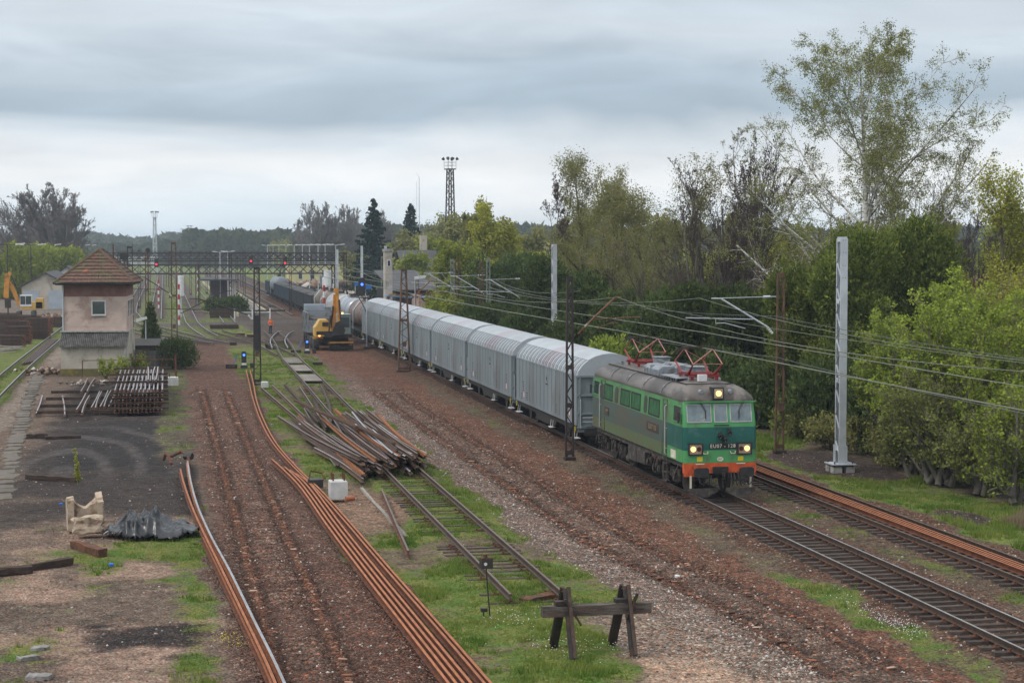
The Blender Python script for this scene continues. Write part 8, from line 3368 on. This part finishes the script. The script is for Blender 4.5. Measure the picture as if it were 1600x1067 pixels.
for y in (1, 6.5):
    for s_ in (-1, 1):
        b = MB()
        b.cyl((s_ * 1.0, y, .5), (s_ * 1.25, y, .5), .5, 12)
        b.build('wheel', M_black, t)
for k, px in enumerate((578, 562)):
    Y = 260 + 22 * k
    t = thing('blue_sign', ['right', 'left'][k] + ' small blue station sign behind the spruce foot', 'sign', (bx(px - 6, Y), Y, 0), .1, 'blue signs by the station')
    b = MB()
    b.box(-.05, .05, -.05, .05, 0, 4.6)
    b.build('post', M_galv, t)
    b = MB()
    b.box(-.1, .9, -.09, -.052, 3.9, 4.5)
    b.build('panel', mat('sign_blue', (0.02, 0.15, 0.5), (0.02, 0.13, 0.45), 1, .4), t)
# yellow machine and blue sheets by the ruin
t = thing('yellow_loader', 'old yellow loader with blue sheeting on top beside the pink ruin', 'loader', (bx(640, 212), 212, 0))
b = MB()
b.box(-3.0, 2.4, 0, 2.6, .9, 2.4)
b.prism([(-3.0, 2.4), (-.6, 2.4), (-1.1, 3.6), (-2.3, 3.6)], 'y', .2, 2.4)
b.build('body', mat('old_yellow', (0.42, 0.24, 0.03), (0.33, 0.18, 0.03), 1.5, .6, c3=(0.15, 0.08, 0.03), c3scale=1), t)
b = MB()
b.beam((-3.6, .3, 2.0), (-2.2, .3, 4.4), .3, .35)
b.beam((-2.2, .3, 4.4), (.2, .3, 4.0), .3, .3)
b.build('boom', mat('old_yellow', (0.4, 0.2, 0.03)), t)
b = MB()
b.cbox(-.9, 1.2, 4.1, 3.4, 2.6, .12, ry=.06)
b.cbox(1.8, 1.2, 4.0, 2.2, 2.2, .12, ry=-.08)
b.build('blue_sheet', mat('blue_sheet', (0.08, 0.25, 0.62), (0.06, 0.2, 0.5), 1.5, .5), t)
for x in (-2.2, 1.4):
    b = MB()
    b.cyl((x, -.1, .75), (x, .3, .75), .75, 14)
    b.build('wheel', M_black, t)
rng = np.random.default_rng(8)
lump_tree('sheeted_heap', 'heap of dark scrap wrapped in torn sheeting beside the narrow tower', 530, lumps(_r, 5.5, 3, 2.6, 9, .1, .1), 2600, .55, mat('torn_sheet', (0.05, 0.055, 0.065), (0.03, 0.033, 0.04), 1, .5), M_dark, (bx(592, 240), 240, 0), trunk_h=1, trunk_r=.1, cat='scrap heap')
for k, px in enumerate((656, 668, 636)):
    lattice_mast(bx(px, 208 - k * 4), 208 - k * 4, 5.2, ['middle', 'right', 'left'][k] + ' rusty upright by the yellow loader', M_mast_rust, .12, .12, cw=.12, dpt=.2, group='rusty uprights by the loader', box=False, name='rusty_upright')
# ------------------------------------------------------------------ machines and the worker
M_exo = mat('excavator_orange', (0.60, 0.27, 0.035), (0.50, 0.21, 0.03), 1.5, .5, c3=(0.22, 0.10, 0.04), c3scale=1.5, c3amt=.4)
M_exy = mat('excavator_yellow', (0.62, 0.38, 0.08), (0.55, 0.32, 0.07), 1.5, .5, c3=(0.25, 0.15, 0.06), c3scale=1.5, c3amt=.3)
M_tyre = mat('tyre', (0.03, 0.03, 0.03), (0.055, 0.05, 0.045), 4, .9)
M_lorrygrey = mat('lorry_grey', (0.24, 0.26, 0.28), (0.19, 0.205, 0.22), 1.2, .6, c3=(0.13, 0.11, 0.09), c3scale=1.2, c3amt=.5)


def wheel(parent, x, y, r, w, s_):
    b = MB()
    b.cyl((x, y, r), (x + s_ * w, y, r), r, 18)
    o = b.build('wheel', M_tyre, parent)
    g = MB()
    g.cyl((x + s_ * w, y, r), (x + s_ * (w + .03), y, r), r * .5, 12)
    g.build('rim', M_bogie, o)


# dump lorry standing behind the excavator
t = thing('dump_lorry', 'dirty grey multi-axle dump lorry standing behind the excavator', 'lorry', (15.9, 183.5, 0))
b = MB()
b.box(-1.75, -1.68, 0, 6.6, 1.35, 3.35)
b.box(1.68, 1.75, 0, 6.6, 1.35, 3.35)
b.box(-1.68, 1.68, 6.5, 6.6, 1.35, 3.35)
b.box(-1.68, 1.68, 0, .08, 1.35, 2.6)
b.box(-1.68, 1.68, .08, 6.5, 1.35, 1.5)
for k in range(6):
    for s_ in (-1, 1):
        xa, xb = sorted((s_ * 1.752, s_ * 1.84))
        b.box(xa, xb, .1 + k * 1.2, .22 + k * 1.2, 1.35, 3.3)
b.build('tipper_body', M_lorrygrey, t)
b = MB()
b.prism([(-1.6, 1.5), (1.6, 1.5), (1.2, 2.6), (.3, 2.75), (-1.1, 2.7)], 'y', .2, 6.4)
b.build('load', M_load, t)
b = MB()
b.box(-1.25, 1.25, 7.0, 9.0, 1.0, 3.7)
b.build('cab', M_lorrygrey, t)
b = MB()
b.box(-1.65, .5, 6.65, 6.75, 3.355, 4.05)
for k in range(3):
    b.box(-1.65, .5, 6.60, 6.65, 3.45 + k * .2, 3.50 + k * .2)
b.build('headboard', mat('pale_grey_paint', (0.42, 0.47, 0.52), (0.36, 0.4, 0.45), 1.5, .5), t)
b = MB()
b.box(-1.2, 1.2, .3, 9.0, .8, 1.2)
b.build('chassis', M_dark, t)
for yy in (1.0, 2.4, 5.0, 7.8):
    for s_ in (-1, 1):
        wheel(t, s_ * 1.15, yy, .56, .45, s_)

t = thing('road_rail_excavator', 'orange wheeled excavator with raised boom and lit lamps in front of the lorry', 'excavator', (15.95, 174.8, 0))
b = MB()
b.box(-1.3, 1.3, 1.0, 7.0, .75, 1.25)
b.cbox(0, 1.2, 1.05, 2.9, 1.4, .5)
b.build('chassis', M_dark, t)
for yy in (1.7, 3.0, 5.0, 6.2):
    for s_ in (-1, 1):
        wheel(t, s_ * 1.05 - (.3 if s_ < 0 else 0), yy, .58, .48, s_)
b = MB()
b.prism([(-1.75, 1.35), (-.25, 1.35), (-.25, 2.55), (-.55, 2.95), (-1.25, 2.95), (-1.55, 2.45), (-1.75, 2.2)], 'y', .7, 3.2)
b.build('engine_cover', M_exy, t)
b = MB()
b.box(-1.05, -.45, .66, .698, 2.35, 2.72)
b.build('grille', M_black, t)
b = MB()
b.box(.55, 1.75, 1.4, 3.4, 1.5, 3.35)
b.box(.5, 1.8, 1.35, 3.45, 3.352, 3.45)
b.build('cab', mat('cab_teal_grey', (0.24, 0.32, 0.31), (0.19, 0.26, 0.25), 1.5, .4), t)
b = MB()
b.box(.68, 1.62, 1.365, 1.395, 2.2, 3.15)
b.build('cab_window', M_glass, t)
b = MB()
b.cyl((1.0, 1.8, 3.45), (1.0, 1.8, 3.62), .09, 8)
b.build('beacon', M_lamp, t)
b = MB()
b.loft([[(x + dx, y, z_) for dx, y in ((-.2, .2), (.2, .2), (.2, .75), (-.2, .75))] for x, z_ in ((-.05, 1.5), (-.1, 2.4), (.15, 4.2), (.22, 5.4))])
b.build('boom', M_exo, t)
b = MB()
b.loft([[(x + dx, y, z_) for dx, y in ((-.14, -.25), (.14, -.25), (.14, .18), (-.14, .18))] for x, z_ in ((.30, 6.0), (.34, 5.2), (.5, 3.6), (.42, 2.4))])
b.cbox(.22, .1, 5.75, .34, .9, .45)
b.build('stick', M_exo, t)
for (p, q) in (((-.25, .1, 2.2), (-.05, .1, 4.3)), ((.62, -.3, 3.0), (.5, -.3, 4.9)), ((-.5, 0, 1.6), (-.3, 0, 3.4))):
    b = MB()
    b.cyl(p, q, .07, 8)
    b.cyl(((p[0] + q[0]) / 2, p[1], (p[2] + q[2]) / 2), q, .09, 8)
    b.build('hydraulic_ram', M_steel_dark, t)
b = MB()
b.prism([(-.2, 1.5), (.9, 1.5), (1.05, 2.0), (.8, 2.5), (.55, 2.9), (.2, 2.7), (-.05, 2.2)], 'y', -.6, .0)
b.cbox(-.9, .1, 1.7, 1.5, .5, .35)
b.cbox(.4, -.1, 1.45, 2.6, .7, .3)
b.build('grab', M_dark, t)
b = MB()
b.box(-2.0, -1.0, .45, .55, 1.15, 1.32)
b.box(-.5, 1.85, -.15, -.05, .72, .88)
b.build('bumper', M_exo, t)
b = MB()
for k in range(8):
    b.box(-.45 + k * .31, -.38 + k * .31, -.2, -.12, .05, .72)
b.box(-.45, 1.85, -.12, .2, .1, .5)
b.build('brush_frame', M_dark, t)
for x in (-1.35, 1.62):
    b = MB()
    b.cyl((x, .43, 1.45), (x, .36, 1.45), .12, 10)
    b.build('lit_lamp', M_lamp, t)

# yellow excavator far left
Y = 264
t = thing('crawler_excavator', 'orange crawler excavator with folded arm behind the sleeper stacks', 'excavator', (vis_x(44, Y), Y, 0))
b = MB()
b.box(-.8, 2.2, -.3, 2.4, 1.2, 2.2)
b.build('house', M_exy, t)
b = MB()
b.box(1.3, 2.3, -.3, 2.3, 1.3, 2.7)
b.build('counterweight', M_exy, t)
b = MB()
b.box(-.85, .75, -.35, 1.4, 1.6, 3.2)
b.build('cab', M_white, t)
for (x0, x1) in ((-.78, -.12), (-.04, .68)):
    b = MB()
    b.box(x0, x1, -.375, -.352, 1.9, 3.05)
    b.build('cab_window', M_glass, t)
b = MB()
b.beam((-.9, .2, 1.7), (-2.0, .2, 4.5), .35, .55)
b.beam((-2.0, .2, 4.5), (-2.3, .2, 5.0), .35, .4)
b.build('boom', M_exo, t)
b = MB()
b.beam((-2.5, -.1, 6.2), (-2.75, -.1, 2.8), .40, .7)
b.beam((-2.1, -.1, 6.4), (-2.5, -.1, 5.6), .3, .5)
b.build('stick', M_exo, t)
b = MB()
b.beam((-2.0, .2, 5.9), (-1.0, .2, 3.4), .14, .14)
b.cbox(-2.5, 0, 2.0, .8, .9, 1.2)
b.build('bucket', M_steel_dark, t)
for s_ in (-1, 1):
    b = MB()
    b.prism([(-1.8, .1), (1.8, .1), (2.2, .5), (1.8, .95), (-1.8, .95), (-2.2, .5)], 'x', s_ * 1.0 - .25, s_ * 1.0 + .25)
    b.build('track', M_dark, t)
X_ = vis_x(-1, 205)
b = MB()
b.cyl((0, 0, 0), (0, 0, .9), .35, 12)
o = b.build('blue_barrel', mat('barrel_blue', (0.02, 0.1, 0.5), (0.02, 0.08, 0.4), 2, .5), loc=(vis_x(1, 235), 235, 2.3))
tag(o, 'blue barrel at the left picture edge on the sleeper stacks', 'barrel')
bpy.data.objects.remove(o)

# ------------------------------------------------------------------ worker in orange
def skin_body(name, verts, edges, radii, m, parent, sub=2, root=0):
    me = bpy.data.meshes.new(name)
    me.from_pydata(verts, edges, [])
    o = bpy.data.objects.new(name, me)
    COL.objects.link(o)
    md = o.modifiers.new('Skin', 'SKIN')
    if len(me.skin_vertices) == 0:
        raise RuntimeError('no skin layer')
    for i, r in enumerate(radii):
        me.skin_vertices[0].data[i].radius = (r, r)
        me.skin_vertices[0].data[i].use_root = (i == root)
    s2 = o.modifiers.new('Subsurf', 'SUBSURF')
    s2.levels = s2.render_levels = sub
    dg = bpy.context.evaluated_depsgraph_get()
    m2 = bpy.data.meshes.new_from_object(o.evaluated_get(dg))
    bpy.data.objects.remove(o)
    m2.materials.clear()
    m2.materials.append(m)
    m2.polygons.foreach_set('use_smooth', [True] * len(m2.polygons))
    o2 = bpy.data.objects.new(name, m2)
    COL.objects.link(o2)
    o2.parent = parent
    return o2


M_skin = mat('skin', (0.42, 0.25, 0.18), (0.38, 0.22, 0.16), 5, .6)
M_hiviz = mat('hi_vis_orange', (0.85, 0.16, 0.03), (0.75, 0.13, 0.025), 3, .7)
M_reflect = mat('reflective_band', (0.65, 0.65, 0.6), (0.6, 0.6, 0.55), 3, .4)
M_trouser = mat('dark_trousers', (0.03, 0.035, 0.05), (0.04, 0.045, 0.06), 3, .8)
X_, Y_ = at(422.5, 521)
t = thing('person', 'worker in an orange high-visibility jacket and dark trousers standing beside the turnout', 'person', (X_, Y_, 0), .6)
V = [(0, 0, .95), (0, 0, 1.15), (0, 0, 1.38), (0, .0, 1.50), (0, -.02, 1.60), (0, -.03, 1.72),
     (.18, 0, 1.42), (.27, -.02, 1.15), (.25, -.14, .93), (.24, -.17, .84), (-.18, 0, 1.42), (-.27, -.02, 1.15), (-.24, -.15, .93), (-.23, -.18, .84),
     (.10, 0, .90), (.12, -.01, .50), (.12, .02, .10), (.12, -.12, .05), (-.10, 0, .90), (-.12, .03, .50), (-.14, .06, .10), (-.14, -.08, .05)]
E = [(0, 1), (1, 2), (2, 3), (3, 4), (4, 5), (2, 6), (6, 7), (7, 8), (8, 9), (2, 10), (10, 11), (11, 12), (12, 13), (0, 14), (14, 15), (15, 16), (16, 17), (0, 18), (18, 19), (19, 20), (20, 21)]
Rd = [.14, .13, .14, .06, .095, .10, .07, .05, .04, .045, .07, .05, .04, .045, .10, .065, .05, .045, .10, .065, .05, .045]
skin_body('body', V, E, Rd, M_skin, t)
jv = [0, 1, 2, 6, 7, 8, 10, 11, 12]
VJ = [(0, 0, .92), (0, 0, 1.15), (0, 0, 1.40), (0, 0, 1.50), (.19, 0, 1.42), (.28, -.02, 1.15), (.255, -.13, .94), (-.19, 0, 1.42), (-.28, -.02, 1.15), (-.245, -.14, .94)]
skin_body('jacket', VJ, [(0, 1), (1, 2), (2, 3), (2, 4), (4, 5), (5, 6), (2, 7), (7, 8), (8, 9)], [.175, .165, .175, .09, .085, .068, .058, .085, .068, .058], M_hiviz, t)
skin_body('hood', [(0, 0, 1.52), (0, 0, 1.62), (0, .01, 1.74)], [(0, 1), (1, 2)], [.09, .125, .11], M_hiviz, t)
b = MB()
b.loft([[(.185 * math.cos(R(a)), .175 * math.sin(R(a)), z_) for a in range(0, 360, 24)] for z_ in (.97, 1.03)])
b.build('reflective_band', M_reflect, t)
skin_body('trousers', [(0, 0, .92), (.10, 0, .86), (.12, -.01, .50), (.12, .02, .10), (-.10, 0, .86), (-.12, .03, .50), (-.14, .06, .10)],
          [(0, 1), (1, 2), (2, 3), (0, 4), (4, 5), (5, 6)], [.15, .115, .085, .075, .115, .085, .075], M_trouser, t)
for (x, y) in ((.12, -.04), (-.14, .0)):
    b = MB()
    b.prism([(y - .2, 0), (y + .12, 0), (y + .10, .12), (y - .08, .12), (y - .2, .06)], 'x', x - .06, x + .06)
    b.build('boot', M_black, t)

# tall yellow-green weed by the stone block
make_tree('mullein_weed', 'tall thin yellow green weed growing behind the concrete block', 601, 1.5, .02, [dict(n=30, t0=.1, ang=50, ratio=.10, curv=.2, up=.3, K=3, rr=.6, rmin=.006)], L_willow, L_willow, L_yel, 500, .06, .03,
          loc=(*at(121, 757), 0), tl=1, cat='weed')

# ------------------------------------------------------------------ haze
b = MB()
b.box(-960, 2660, -90, 3060, -1.4, 31.5)
hz = b.build('haze', [])
m = bpy.data.materials.new('haze_air')
m.use_nodes = True
m.node_tree.nodes.clear()
ho_ = m.node_tree.nodes.new('ShaderNodeOutputMaterial')
pv = m.node_tree.nodes.new('ShaderNodeVolumePrincipled')
pv.inputs['Color'].default_value = (0.76, 0.88, 1.0, 1)
pv.inputs['Density'].default_value = 0.00024
pv.inputs['Anisotropy'].default_value = 0.0
m.node_tree.links.new(pv.outputs[0], ho_.inputs['Volume'])
hz.data.materials.append(m)
tag(hz, kind='stuff')
